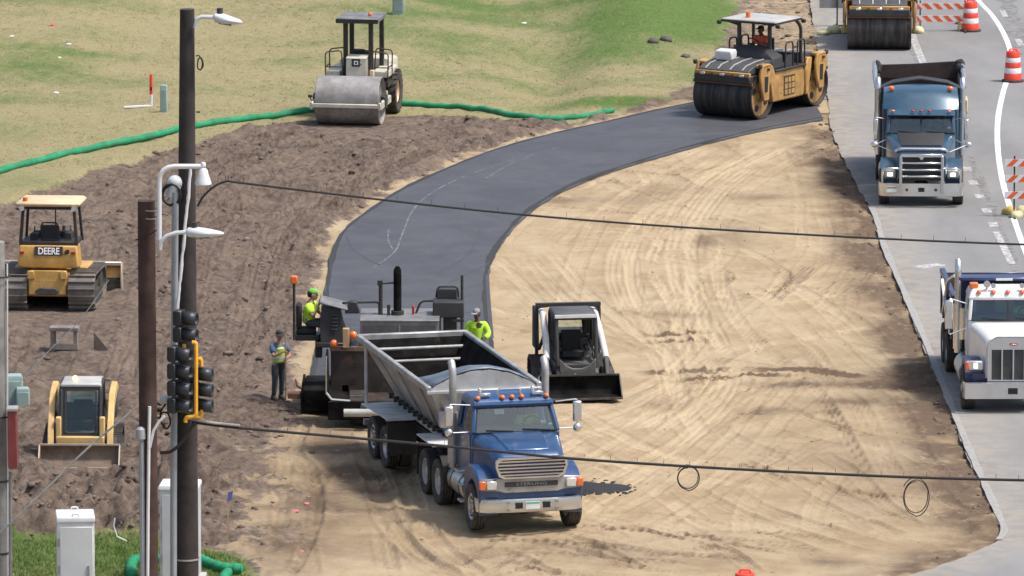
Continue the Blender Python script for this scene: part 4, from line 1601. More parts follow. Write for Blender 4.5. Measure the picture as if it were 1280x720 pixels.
def blue_tipper():
    t = vehicle('dump_truck', 1151, 255, -2.2, 'steel blue dump truck with chrome grille guard and tall roof fairing on the road', 'truck')
    frame_rails(t, -8.2, .3)
    m = MB()
    m.loft([rr_ring(-1.0, 1.0, 1.0, 1.92, .14), rr_ring(-.4, .93, 1.0, 1.86, .18), rr_ring(.2, .82, .95, 1.74, .20), rr_ring(.62, .72, .9, 1.62, .16), rr_ring(.72, .70, .9, 1.55, .10)])
    hood = m.build('bonnet', 'teal', t, ang=30)
    m = MB()
    m.loft([[(-w_, y, z), (w_, y, z), (w_ - .05, y, z + .03), (-w_ + .05, y, z + .03)] for y, z, w_ in ((-.95, 1.925, .70), (-.3, 1.855, .66), (.25, 1.735, .60))])
    m.build('bonnet_scoop', 'dark', hood)
    m = MB()
    m.tube([(-.74, .50, 1.62), (-.66, .60, 1.70), (.66, .60, 1.70), (.74, .50, 1.62)], .05, 8, bend=.08)
    m.build('bonnet_trim', 'chrome', hood)
    for s in (-1, 1):
        fender(t, s, .70, 1.17, (0, .52), .60, 'teal', .62, 1.05)
        m = MB()
        m.box(s * .91 - .17, s * .91 + .17, .60, .70, .86, 1.10)
        m.build('headlight_housing', 'galv', t, bevel=.03, seg=2)
        m = MB()
        m.box(s * .91 - .08, s * .91 + .08, .70, .725, .92, 1.03)
        m.build('headlight', 'lamp_lit', t, bevel=.02)
    m = MB()
    m.box(-.60, .60, .68, .72, .80, 1.58)
    for k in range(7):
        m.box(-.62, .62, .73, .745, .86 + k * .10, .88 + k * .10)
    for k in range(9):
        m.box(-.6 + k * .148 - .006, -.6 + k * .148 + .006, .722, .735, .80, 1.58)
    g = m.build('grille', 'black', t)
    m = MB()
    m.prism([(-.09, 1.5), (0, 1.4), (.09, 1.5)], 'y', .75, .76)
    m.build('emblem', 'chrome', g)
    # grille guard
    m = MB()
    for s in (-1, 1):
        m.bar((s * .60, .98, .46), (s * .60, .90, 1.56), .08, .08)
        m.tube([(s * .60, .92, 1.18), (s * 1.02, .92, 1.18), (s * 1.13, .80, 1.10), (s * 1.13, .80, .75)], .035, 8, bend=.08)
    for z in (1.56, 1.34, 1.14, .95):
        m.bar((-.60, .92, z), (.60, .92, z), .05, .05 if z < 1.5 else .09)
    m.build('grille_guard', 'chrome', t, bevel=.01)
    m = MB()
    sec = lambda x, y: [(x, y, .36), (x, y + .05, .37), (x, y + .05, .74), (x, y, .75)]
    m.loft([sec(-1.24, .62), sec(-1.16, .82), sec(-1.0, .88), sec(1.0, .88), sec(1.16, .82), sec(1.24, .62)])
    b = m.build('bumper', 'chrome', t)
    m = MB()
    m.box(-.09, .09, .93, .95, .50, .62)
    m.build('tow_pocket', 'void', b)
    for s in (-1, 1):
        m = MB()
        m.ball((s * .42, .945, .56), (.045, .03, .045), 10, 6)
        m.build('fog_lamp', 'dark', b)
    plate_part(b, .86, .932, .57, .30, .16, 1, band='tarp')
    cab = cabin(t, .95, 1.92, 2.46, -.98, -2.45, -1.22, -2.40, 1.0, .96, 'teal', rise=.10, split=True)
    m = MB()
    m.loft([[(-1.0, -1.10, 2.42), (1.0, -1.10, 2.42), (1.0, -1.40, 2.52), (-1.0, -1.40, 2.52)], [(-.97, -1.02, 2.46), (.97, -1.02, 2.46), (.97, -1.40, 2.58), (-.97, -1.40, 2.58)]])
    m.build('roof_visor', 'teal', cab, bevel=.02)
    for x in (-.82, -.24, 0, .24, .82):
        m = MB()
        m.ball((x, -1.12, 2.57), (.06, .06, .035), 10, 6)
        m.build('marker_light', 'red_lens' if abs(x) < .5 else 'orange_lens', t)
    # roof fairing with scooped corners
    m = MB()
    rings = []
    for k in range(13):
        u = k / 12
        a = -1 + 2 * u
        x = 1.10 * a
        cup = abs(a) ** 3
        rings.append([(x, -1.45 - .25 * cup, 2.54), (x, -1.62 - .35 * (1 - cup) * .3 - .25 * cup, 2.80), (x * .99, -1.85 - .25 * cup, 2.98 - .05 * cup), (x * .98, -2.10 - .2 * cup, 3.07 - .08 * cup), (x * .98, -3.1, 3.09 - .10 * cup), (x * .98, -3.1, 2.54)])
    m.loft(rings)
    m.build('roof_fairing', 'teal', t, ang=60)
    m = MB()
    m.box(-1.12, 1.12, -3.1, -2.46, .95, 2.6)
    m.build('sleeper', 'teal', t, bevel=.05, seg=2)
    for s in (-1, 1):
        m = MB()
        m.ball((s * .86, -2.12, 3.09), (.09, .07, .075), 10, 6)
        m.build('marker_light', 'orange_lens', t)
        mirror(t, s, 1.32, -1.15, 2.02, 1.0, -1.3, 1.95, h=.62, w=.14, mat='chrome', round_=False)
        m = MB()
        m.tube([(s * .80, .15, 1.55), (s * 1.32, -.15, 1.72)], .014, 6)
        m.ball((s * 1.36, -.17, 1.72), (.12, .07, .09), 12, 8)
        m.build('fender_mirror', 'chrome', t)
        stack(t, s, 1.24, -3.05, 1.0, 3.25, .085, 'chrome', shield=True)
        m = MB()
        m.cyl((s * .92, -2.9, .66), (s * .92, -1.25, .66), .30, n=22)
        m.build('fuel_tank', 'alu', t, bevel=.02)
        m = MB()
        m.box(s * 1.1 - .12, s * 1.1 + .12, -1.7, -1.1, .40, .46)
        m.build('step', 'alu', t)
        wheel(t, s * 1.07, 0, .52, .30, s, 'alu', True)
        for y in (-5.9, -7.2):
            wheel(t, s * 1.12, y, .52, .27, s, 'alu', False, True)
        wheel(t, s * 1.15, -4.6, .45, .27, s, 'alu', True)
    axle(t, 0, hw=.85)
    axle(t, -5.9)
    axle(t, -7.2)
    M['box_brown'] = pm('brown_tipper_steel', (.055, .035, .03), .6, dust=.3, low=2, var=.3, rust=.1)
    bx = dump_box(t, -8.6, -3.35, 1.15, 2.82, 1.22, 'black', 'box_brown', .0, 6)
    m = MB()
    pts = [(-1.2, 2.92), (-.8, 3.10), (.0, 3.22), (.8, 3.10), (1.2, 2.92)]
    m.loft([[(x, y, z) for x, z in pts] + [(x, y, z - .04) for x, z in pts[::-1]] for y in (-3.95, -3.3)])
    m.build('cab_shield', 'dark', bx)
    m = MB()
    m.loft([[(x, -8.6, z) for x, z in ((-1.18, 2.5), (1.18, 2.5), (1.10, 2.90), (.2, 2.93), (-1.18, 3.02))], [(x, -8.5, z) for x, z in ((-1.18, 2.5), (1.18, 2.5), (1.10, 2.90), (.2, 2.93), (-1.18, 3.02))]])
    m.build('tailgate', 'box_brown', bx)
    for s in (-1, 1):
        m = MB()
        m.tube([(s * 1.28, -3.4, 2.95), (s * 1.32, -5.5, 3.0), (s * 1.30, -8.4, 2.98)], .075, 8)
        m.build('tarp_arm', 'alu', bx)
        m = MB()
        for k in range(7):
            rr_ = random.Random(k + (s > 0) * 10)
            m.ball((s * (1.24 + rr_.uniform(-.06, .05)), -8.45 + k * .25, 2.92 + rr_.uniform(-.05, .10)), (.11, .2, .12), 8, 6)
        m.build('folded_tarp', 'void', bx)
    m = MB()
    m.box(-1.44, -1.22, -6.2, -5.4, 1.6, 2.3)
    m.build('tool_box', 'cream', t, bevel=.02)
    return t


# ================================================================ white tipper
def white_tipper():
    t = vehicle('dump_truck', 1263, 511, .8, 'white dump truck with navy tipper body and tall chrome grille on the road', 'truck')
    frame_rails(t, -7.6, .3)
    m = MB()
    m.loft([rr_ring(-1.1, .98, 1.0, 2.02, .16), rr_ring(-.4, .84, 1.0, 1.99, .18), rr_ring(.3, .74, .95, 1.95, .20), rr_ring(.66, .68, .9, 1.90, .20)])
    hood = m.build('bonnet', 'white', t, ang=30)
    m = MB()
    fr = [(-.64, .84), (-.64, 1.72), (-.58, 1.86), (-.4, 1.94), (.4, 1.94), (.58, 1.86), (.64, 1.72), (.64, .84)]
    inn = [(-.56, .88), (-.56, 1.58), (-.56, 1.64), (-.4, 1.64), (.4, 1.64), (.56, 1.64), (.56, 1.58), (.56, .88)]
    m.loft([[(x, .62, z) for x, z in fr], [(x, .80, z) for x, z in fr], [(x, .80, z) for x, z in inn], [(x, .70, z) for x, z in inn]], cap=False)
    for k in range(5):
        x = -.56 + k * .28
        m.box(x - .018, x + .018, .77, .805, .88, 1.64)
    m.mi = 1
    m.box(-.6, .6, .62, .755, .86, 1.66)
    for k in range(26):
        m.box(-.56, .56, .755, .765, .895 + k * .029, .905 + k * .029)
    g = m.build('grille', ['chrome', 'grey_machine'], t)
    m = MB()
    m.mi = 1
    m.loft([[(.125 * math.cos(a), .80, 1.78 + .052 * math.sin(a)) for a in np.linspace(0, 2 * PI, 24, endpoint=False)], [(.125 * math.cos(a), .815, 1.78 + .052 * math.sin(a)) for a in np.linspace(0, 2 * PI, 24, endpoint=False)]])
    m.mi = 0
    m.loft([[(.108 * math.cos(a), .80, 1.78 + .038 * math.sin(a)) for a in np.linspace(0, 2 * PI, 24, endpoint=False)], [(.108 * math.cos(a), .822, 1.78 + .038 * math.sin(a)) for a in np.linspace(0, 2 * PI, 24, endpoint=False)]])
    m.mi = 1
    m.tube([(-.06 + .015 * k, .825, 1.777 + .008 * math.sin(k * 1.6)) for k in range(9)], .006, 4)
    m.build('oval_emblem', ['red_lens', 'chrome'], g)
    for s in (-1, 1):
        fender(t, s, .76, 1.18, (0, .53), .62, 'navy', .60, 1.02)
        m = MB()
        m.box(s * .95 - .21, s * .95 + .21, .55, .72, 1.10, 1.34)
        p = m.build('headlight_pod', 'chrome', t, bevel=.04, seg=2)
        m = MB()
        m.box(s * .92 - .10 + .06 * (s > 0), s * .92 + .06, .72, .74, 1.15, 1.29)
        m.build('headlight', 'lamp_lit' if s > 0 else 'lamp_clear', t, bevel=.02)
        m = MB()
        m.box(s * 1.14 - .05, s * 1.14 + .05, .60, .74, 1.11, 1.33)
        m.build('turn_signal', 'orange_lens', t, bevel=.02)
    m = MB()
    sec = lambda x, y: [(x, y, .40), (x, y + .05, .41), (x, y + .05, .80), (x, y, .82)]
    m.loft([sec(-1.24, .58), sec(-1.20, .82), sec(1.20, .82), sec(1.24, .58)])
    b = m.build('bumper', 'chrome', t)
    m = MB()
    m.box(-.11, .13, .874, .89, .53, .68)
    m.build('tow_pocket', 'void', b)
    m = MB()
    m.box(-1.0, 1.0, .4, .62, .78, 1.0)
    m.build('valance', 'navy', t)
    cab = cabin(t, .98, 2.05, 2.60, -1.05, -2.35, -1.22, -2.30, 1.0, .96, 'white', rise=.20, split=True)
    for x in (-.72, -.36, 0, .36, .72):
        m = MB()
        m.ball((x, -1.24, 2.76), (.065, .08, .055), 10, 6)
        m.build('marker_light', 'orange_lens', t)
    for s in (-1, 1):
        m = MB()
        m.cyl((s * .52, -1.42, 2.78), (s * .52, -1.42, 2.9), .03, n=8)
        m.cyl((s * .52, -1.36, 2.94), (s * .52, -1.28, 2.94), .085, n=14)
        m.cyl((s * .52 - s * .16, -1.36, 2.90), (s * .52 - s * .16, -1.28, 2.90), .06, n=12)
        m.build('roof_lamp', 'chrome', t)
        mirror(t, s, 1.48, -1.1, 2.2, 1.0, -1.25, 2.1, h=.74, w=.20, mat='chrome', round_=False)
        stack(t, s, 1.16, -2.5, 1.0, 3.35, .085, 'chrome')
        m = MB()
        m.cyl((s * 1.02, -2.5, 1.35), (s * 1.02, -2.5, 2.15), .15, n=16)
        m.build('air_cleaner', 'chrome', t)
        m = MB()
        m.cyl((s * .92, -2.7, .68), (s * .92, -1.25, .68), .32, n=22)
        m.build('fuel_tank', 'alu', t, bevel=.02)
        wheel(t, s * 1.07, 0, .53, .32, s, 'alu', True)
        for y in (-5.3, -6.65):
            wheel(t, s * 1.14, y, .53, .27, s, 'alu', False, True)
    m = MB()
    m.box(.72, .94, -1.7, -1.5, 2.80, 2.94)
    m.build('beacon', 'orange_lens', t, bevel=.03, seg=2)
    m = MB()
    m.box(.99, 1.012, -1.9, -1.5, 1.35, 1.62)
    m.build('door_emblem', 'black', t)
    for y in (0, -5.3, -6.65):
        axle(t, y, .53)
    bx = dump_box(t, -7.2, -2.85, 1.25, 2.32, 1.22, 'navy', 'bucket_rust', .60, 6)
    m = MB()
    m.box(-1.15, 1.15, -2.86, -2.30, 2.86, 2.94)
    m.build('cab_shield', 'navy', bx, bevel=.02)
    m = MB()
    m.box(-.20, .22, -2.30, -2.285, 2.87, 2.93)
    m.build('maker_plate', 'paper', bx)
    for s in (-1, 1):
        m = MB()
        m.tube([(s * 1.33, -5.4, 1.5), (s * 1.36, -3.2, 2.75), (s * 1.22, -2.75, 2.92)], .055, 8, bend=.3)
        m.build('tarp_arm', 'alu', bx)
        m = MB()
        m.bar((s * 1.37, -3.4, 1.7), (s * 1.40, -4.9, 2.45), .07, .10)
        m.build('tarp_spring_arm', 'white', bx)
    m = MB()
    for k in range(9):
        m.ball((-1.1 + k * .275, -2.95, 2.90), (.20, .10, .04), 8, 6)
    m.build('rolled_tarp', 'void', bx)
    return t


TRACTOR = tractor()
TRAILER = trailer()
BLUE_TIPPER = blue_tipper()
WHITE_TIPPER = white_tipper()
# ================================================================ people
def skin_graph(name, pts, edges, root, mat, sub=1):
    """grow one surface over a skeleton: pts = {joint: (position, radius)}"""
    me = bpy.data.meshes.new(name)
    ks = list(pts)
    me.from_pydata([pts[k][0] for k in ks], [(ks.index(a), ks.index(b)) for a, b in edges], [])
    o = bpy.data.objects.new(name, me)
    C.objects.link(o)
    s = o.modifiers.new('skin', 'SKIN')
    s.use_smooth_shade = True
    s.branch_smoothing = .4
    lay = me.skin_vertices[0].data
    for i, k in enumerate(ks):
        r = pts[k][1]
        lay[i].radius = (r, r) if not isinstance(r, tuple) else r
        lay[i].use_root = (k == root)
    d = o.modifiers.new('sub', 'SUBSURF')
    d.levels = d.render_levels = sub
    bpy.context.view_layer.update()
    dg = bpy.context.evaluated_depsgraph_get()
    out = bpy.data.meshes.new_from_object(o.evaluated_get(dg))
    bpy.data.objects.remove(o)
    return out


def person(px, py, a, label, J, shirt, trousers, hat, sleeves='short', loc=None, skin='skin', legs=True, vest=None, arms_up=None):
    """J: joint positions in the person's own frame, +Y forward, +X its right-hand side"""
    root = vehicle('person', px, py, a, label, 'person') if loc is None else tag(empty('person', loc, PI + R(a)), label, 'person')
    j = {k: Vector(v) for k, v in J.items()}
    body = {'pel': (j['pel'], (.125, .11)), 'waist': (j['pel'].lerp(j['chest'], .5), (.125, .105)), 'chest': (j['chest'], (.15, .115)), 'neck': (j['neck'], .055), 'head': (j['neck'].lerp(j['head'], .6), .058)}
    ed = [('pel', 'waist'), ('waist', 'chest'), ('chest', 'neck'), ('neck', 'head')]
    for s in 'rl':
        body['sh' + s] = (j['sh' + s], .070)
        body['el' + s] = (j['el' + s], .046)
        body['wr' + s] = (j['wr' + s], .030)
        ed += [('chest', 'sh' + s), ('sh' + s, 'el' + s), ('el' + s, 'wr' + s)]
        if legs:
            body['hip' + s] = (j['hip' + s], .095)
            body['kn' + s] = (j['kn' + s], .062)
            body['an' + s] = (j['an' + s], .042)
            ed += [('pel', 'hip' + s), ('hip' + s, 'kn' + s), ('kn' + s, 'an' + s)]
    me = skin_graph('body', body, ed, 'pel', skin)
    m = MB()
    m.bm.from_mesh(me)
    # head with nose, ears, eyes and mouth
    h = j['head']
    f = Vector(J.get('look', (0, 1, 0))).normalized()
    x = f.cross(V(0, 0, 1)).normalized()
    u = x.cross(f)
    m.xf = Matrix.Translation(h) @ Matrix((x, f, u)).transposed().to_4x4()
    m.loft([[V(.076 * k * math.cos(t), .095 * k2 * math.sin(t) + dy, z) for t in np.linspace(0, 2 * PI, 14, endpoint=False)] for z, k, k2, dy in
            ((-.125, .25, .3, .035), (-.115, .55, .55, .03), (-.08, .80, .80, .016), (-.03, .95, .95, .004), (.03, 1.0, 1.02, -.004), (.075, .92, .95, -.006), (.105, .68, .70, -.008), (.12, .3, .3, -.008))])
    m.loft([[(-.012, .088, .02), (.012, .088, .02), (.006, .09, .02)], [(-.018, .092, -.03), (.018, .092, -.03), (0, .118, -.028)], [(-.01, .088, -.038), (.01, .088, -.038), (0, .10, -.038)]])
    for sx in (-1, 1):
        m.ball((sx * .078, -.005, -.008), (.012, .022, .034), 8, 6)
    m.mi = 1
    for sx in (-1, 1):
        m.ball((sx * .031, .085, .012), (.013, .010, .007), 8, 5)
    m.box(-.026, .026, .082, .093, -.068, -.060)
    m.mi = 0
    # hands: palm, four fingers and a thumb
    for s in 'rl':
        d = (j['wr' + s] - j['el' + s]).normalized()
        sd_ = d.cross(V(0, 0, 1)) if abs(d.z) < .9 else d.cross(V(0, 1, 0))
        sd_.normalize()
        dn = d.cross(sd_)
        m.xf = Matrix.Translation(j['wr' + s]) @ Matrix((sd_, d, dn)).transposed().to_4x4()
        m.loft([[(-.030 * k, y, -.014), (.030 * k, y, -.014), (.034 * k, y, .0), (.030 * k, y, .014), (-.030 * k, y, .014), (-.034 * k, y, .0)] for y, k in ((-.01, .8), (.03, 1.15), (.085, 1.3))])
        for i, L in enumerate((.062, .072, .068, .052)):
            fx = -.032 + i * .021
            m.tube([(fx, .078, 0), (fx, .078 + L * .5, .010), (fx, .078 + L * .8, .030), (fx, .078 + L * .85, .050)], [.0095, .009, .0085, .007], 6)
        m.tube([(.034, .025, .0), (.058, .055, .012), (.055, .085, .030)], [.012, .0105, .009], 6)
    m.xf = None
    b = m.build('body', [skin, 'hair'], root)
    # hair at the back and sides
    m = MB()
    m.xf = Matrix.Translation(h) @ Matrix((x, f, u)).transposed().to_4x4()
    m.loft([[V(.082 * k * math.cos(t), -.022 + .092 * k * math.sin(t), z) for t in np.linspace(R(175), R(365), 12)] for z, k in ((-.06, .9), (0, 1.0), (.06, 1.0), (.10, .8))], closed=False, cap=False)
    hr = m.build('hair', 'hair', root)
    hr.modifiers.new('s', 'SOLIDIFY').thickness = .008

    def cloth(name, keys, edges, mat, grow, extra=None):
        p = {k: (body[k][0] if extra is None or k not in extra else extra[k], tuple(r + grow for r in (body[k][1] if isinstance(body[k][1], tuple) else (body[k][1],) * 2))) for k in keys}
        me = skin_graph(name, p, edges, 'waist' if 'waist' in keys else keys[0], mat)
        o = bpy.data.objects.new(name, me)
        C.objects.link(o)
        me.materials.clear()
        me.materials.append(M[mat])
        me.polygons.foreach_set('use_smooth', [True] * len(me.polygons))
        o.parent = root
        return o
    nk = {'neck': j['chest'].lerp(j['neck'], .62)}
    for s in 'rl':
        nk['el' + s] = j['sh' + s].lerp(j['el' + s], .78 if sleeves == 'short' else 1.0)
        nk['wr' + s] = j['el' + s].lerp(j['wr' + s], .85)
    ks = ['pel', 'waist', 'chest', 'neck', 'shr', 'shl', 'elr', 'ell'] + (['wrr', 'wrl'] if sleeves == 'long' else [])
    es = [('pel', 'waist'), ('waist', 'chest'), ('chest', 'neck'), ('chest', 'shr'), ('chest', 'shl'), ('shr', 'elr'), ('shl', 'ell')] + ([('elr', 'wrr'), ('ell', 'wrl')] if sleeves == 'long' else [])
    cloth('shirt', ks, es, shirt, .042, {**nk, 'pel': j['pel'] - (j['chest'] - j['pel']) * .18, 'neck': j['chest'].lerp(j['neck'], .72)})
    if vest:
        cloth('vest', ['pel', 'waist', 'chest', 'neck', 'shr', 'shl'], es[:5], vest, .066, {'pel': j['pel'] - (j['chest'] - j['pel']) * .12, 'neck': j['chest'].lerp(j['neck'], .78), 'shr': j['chest'].lerp(j['shr'], .75), 'shl': j['chest'].lerp(j['shl'], .75)})
        m = MB()
        c = j['pel'].lerp(j['chest'], .35)
        m.lathe([(.190, -.03), (.193, 0), (.190, .03)], c, j['chest'] - j['pel'], 20, cap=False)
        m.build('reflective_band', 'silver_tape', root)
    if legs:
        low = {'an' + s: j['kn' + s].lerp(j['an' + s], .97) for s in 'rl'}
        cloth('trousers', ['waist', 'pel', 'hipr', 'hipl', 'knr', 'knl', 'anr', 'anl'], [('waist', 'pel'), ('pel', 'hipr'), ('pel', 'hipl'), ('hipr', 'knr'), ('hipl', 'knl'), ('knr', 'anr'), ('knl', 'anl')], trousers, .018, {**low, 'waist': j['pel'].lerp(j['chest'], .34)})
        for s in 'rl':
            an = j['an' + s]
            ft = Vector(J.get('foot', (0, 1, 0))).normalized()
            sx = ft.cross(V(0, 0, 1)).normalized()
            m = MB()
            m.loft([[an + ft * y + sx * w_ + V(0, 0, z) for w_, z in ((-.045 * k, -.085), (.045 * k, -.085), (.045 * k, -.085 + hh * .7), (.025 * k, -.085 + hh), (-.025 * k, -.085 + hh), (-.045 * k, -.085 + hh * .7))] for y, k, hh in ((-.085, .8, .09), (-.05, 1, .17), (.04, 1.05, .13), (.12, 1.15, .085), (.18, .9, .06))])
            m.build('boot', 'boots', root, ang=60)
    # cap
    m = MB()
    m.xf = Matrix.Translation(h) @ Matrix((x, f, u)).transposed().to_4x4()
    m.loft([[V(.087 * k * math.cos(t), .107 * k * math.sin(t) - .004, z) for t in np.linspace(0, 2 * PI, 16, endpoint=False)] for z, k in ((.052, 1.0), (.085, .98), (.115, .82), (.135, .50), (.140, .12))])
    m.loft([[V(.080 * math.cos(t), .085 + q * (.5 + .5 * math.sin(t)) * .11 * 1.0, .054 + dz - q * .012) for t in np.linspace(R(5), R(175), 10)] for q, dz in ((0, 0), (1, 0), (1, .007), (0, .008))], cap=False, closed=False)
    m.build('cap', hat, root, ang=60)
    return root


def sit(seat=.0, lean=.05, hands=((.22, .40, .34), (-.22, .40, .34)), knee=.48):
    """seated; the origin is the top of the seat"""
    return dict(pel=(0, 0, seat + .11), chest=(0, lean, seat + .46), neck=(0, lean + .02, seat + .61), head=(0, lean + .05, seat + .76),
                shr=(.19, lean, seat + .52), shl=(-.19, lean, seat + .52), elr=(.27, lean + .14, seat + .27), ell=(-.27, lean + .14, seat + .27), wrr=hands[0], wrl=hands[1],
                hipr=(.10, .03, seat + .09), hipl=(-.10, .03, seat + .09), knr=(.14, knee, seat + .10), knl=(-.14, knee, seat + .10), anr=(.13, knee + .10, seat - .32), anl=(-.13, knee + .10, seat - .32))
# ================================================================ crawlers, rollers, paver
def belt(x0, x1, path, th, mat, root, name='crawler_track', pitch=.16, lug=.03, rollers=True, roller_mat='chassis'):
    """an endless track: path = outline in (y, z), grouser bars across it, road wheels inside"""
    m = MB()
    P_ = [np.array(p) for p in path]
    n = len(P_)
    seg = [np.linalg.norm(P_[(i + 1) % n] - P_[i]) for i in range(n)]
    tot = sum(seg)
    k = int(tot / pitch)

    def at(d):
        d %= tot
        for i in range(n):
            if d <= seg[i]:
                t = (P_[(i + 1) % n] - P_[i]) / seg[i]
                return P_[i] + t * d, t
            d -= seg[i]
    cx = np.mean(P_, axis=0)
    outer, inner = [], []
    for i in range(k * 3):
        p, t = at(i * tot / (k * 3))
        nr = np.array([t[1], -t[0]])
        if nr @ (p - cx) < 0:
            nr = -nr
        outer.append(p + nr * .0)
        inner.append(p - nr * th)
    rings = [[(x0, a[0], a[1]), (x1, a[0], a[1]), (x1, b[0], b[1]), (x0, b[0], b[1])] for a, b in zip(outer, inner)]
    m.loft(rings + [rings[0]], cap=False)
    for i in range(k):
        p, t = at(i * tot / k)
        nr = np.array([t[1], -t[0]])
        if nr @ (p - cx) < 0:
            nr = -nr
        m.loft([[(x, *(p - t * .022)), (x, *(p + t * .022)), (x, *(p + t * .012 + nr * lug)), (x, *(p - t * .012 + nr * lug))] for x in (x0 - .004, x1 + .004)])
    o = m.build(name, mat, root)
    if rollers:
        lo = [p for p in P_]
        y0, y1, z1 = min(p[0] for p in lo), max(p[0] for p in lo), max(p[1] for p in lo)
        m = MB()
        a, b = x0 + .08, x1 - .08
        h = z1
        for y, r in [(y0 + h * .5, h * .40), (y1 - h * .5, h * .38)] + [(y0 + h * .95 + q * (y1 - y0 - h * 1.9) / 3, h * .2) for q in range(4)]:
            m.cyl((a, y, r + .05 if r < h * .3 else h * .5), (b, y, r + .05 if r < h * .3 else h * .5), r, n=18)
        m.box(a + .05, b - .05, y0 + h * .5, y1 - h * .5, h * .35, h * .62)
        m.build('track_frame', roller_mat, o)
    return o


def oval(y0, y1, z1, z0=0.0, n=8, rake=0.0):
    """outline of a track"""
    r = (z1 - z0) / 2
    p = [(y1 - r + r * math.cos(t), z0 + r + r * math.sin(t)) for t in np.linspace(-PI / 2, PI / 2, n)]
    p += [(y0 + r + r * math.cos(t), z0 + r + r * math.sin(t)) for t in np.linspace(PI / 2, 3 * PI / 2, n)]
    return p


def bucket(root, w, y0, mat, edge, z=.06, h=.5, d=.62, name='bucket'):
    """an open loader bucket: curved back, floor, cheeks"""
    pr = [(y0 + d, z), (y0 + d, z + .035), (y0 + .12, z + .05), (y0 + .03, z + .16), (y0 + .02, z + h - .12), (y0 + .10, z + h), (y0 + .06, z + h + .02), (y0 - .03, z + h - .10), (y0 - .02, z + .12), (y0 + .08, z)]
    m = MB()
    m.prism(pr, 'x', -w / 2, w / 2)
    for s in (-1, 1):
        x = s * (w / 2 - .012)
        m.prism([(y0 + d * .92, z + .02), (y0 + d * .35, z + h * .82), (y0 + .08, z + h), (y0, z + h - .1), (y0, z + .1), (y0 + .1, z + .02)], 'x', x - .012, x + .012)
    o = m.build(name, mat, root)
    m = MB()
    m.box(-w / 2 - .003, w / 2 + .003, y0 + d - .02, y0 + d + .05, z - .004, z + .042)
    m.build('cutting_edge', edge, o)
    m = MB()
    m.box(-w / 2, w / 2, y0 + .05, y0 + .115, z + h - .005, z + h + .035)
    m.build('top_lip', edge, o)
    for s in (-1, 1):
        x = s * (w / 2 + .004)
        m = MB()
        m.bar((x, y0 + d * .95, z + .03), (x, y0 + .09, z + h), .03, .05)
        m.build('side_edge', edge, o)
    return o


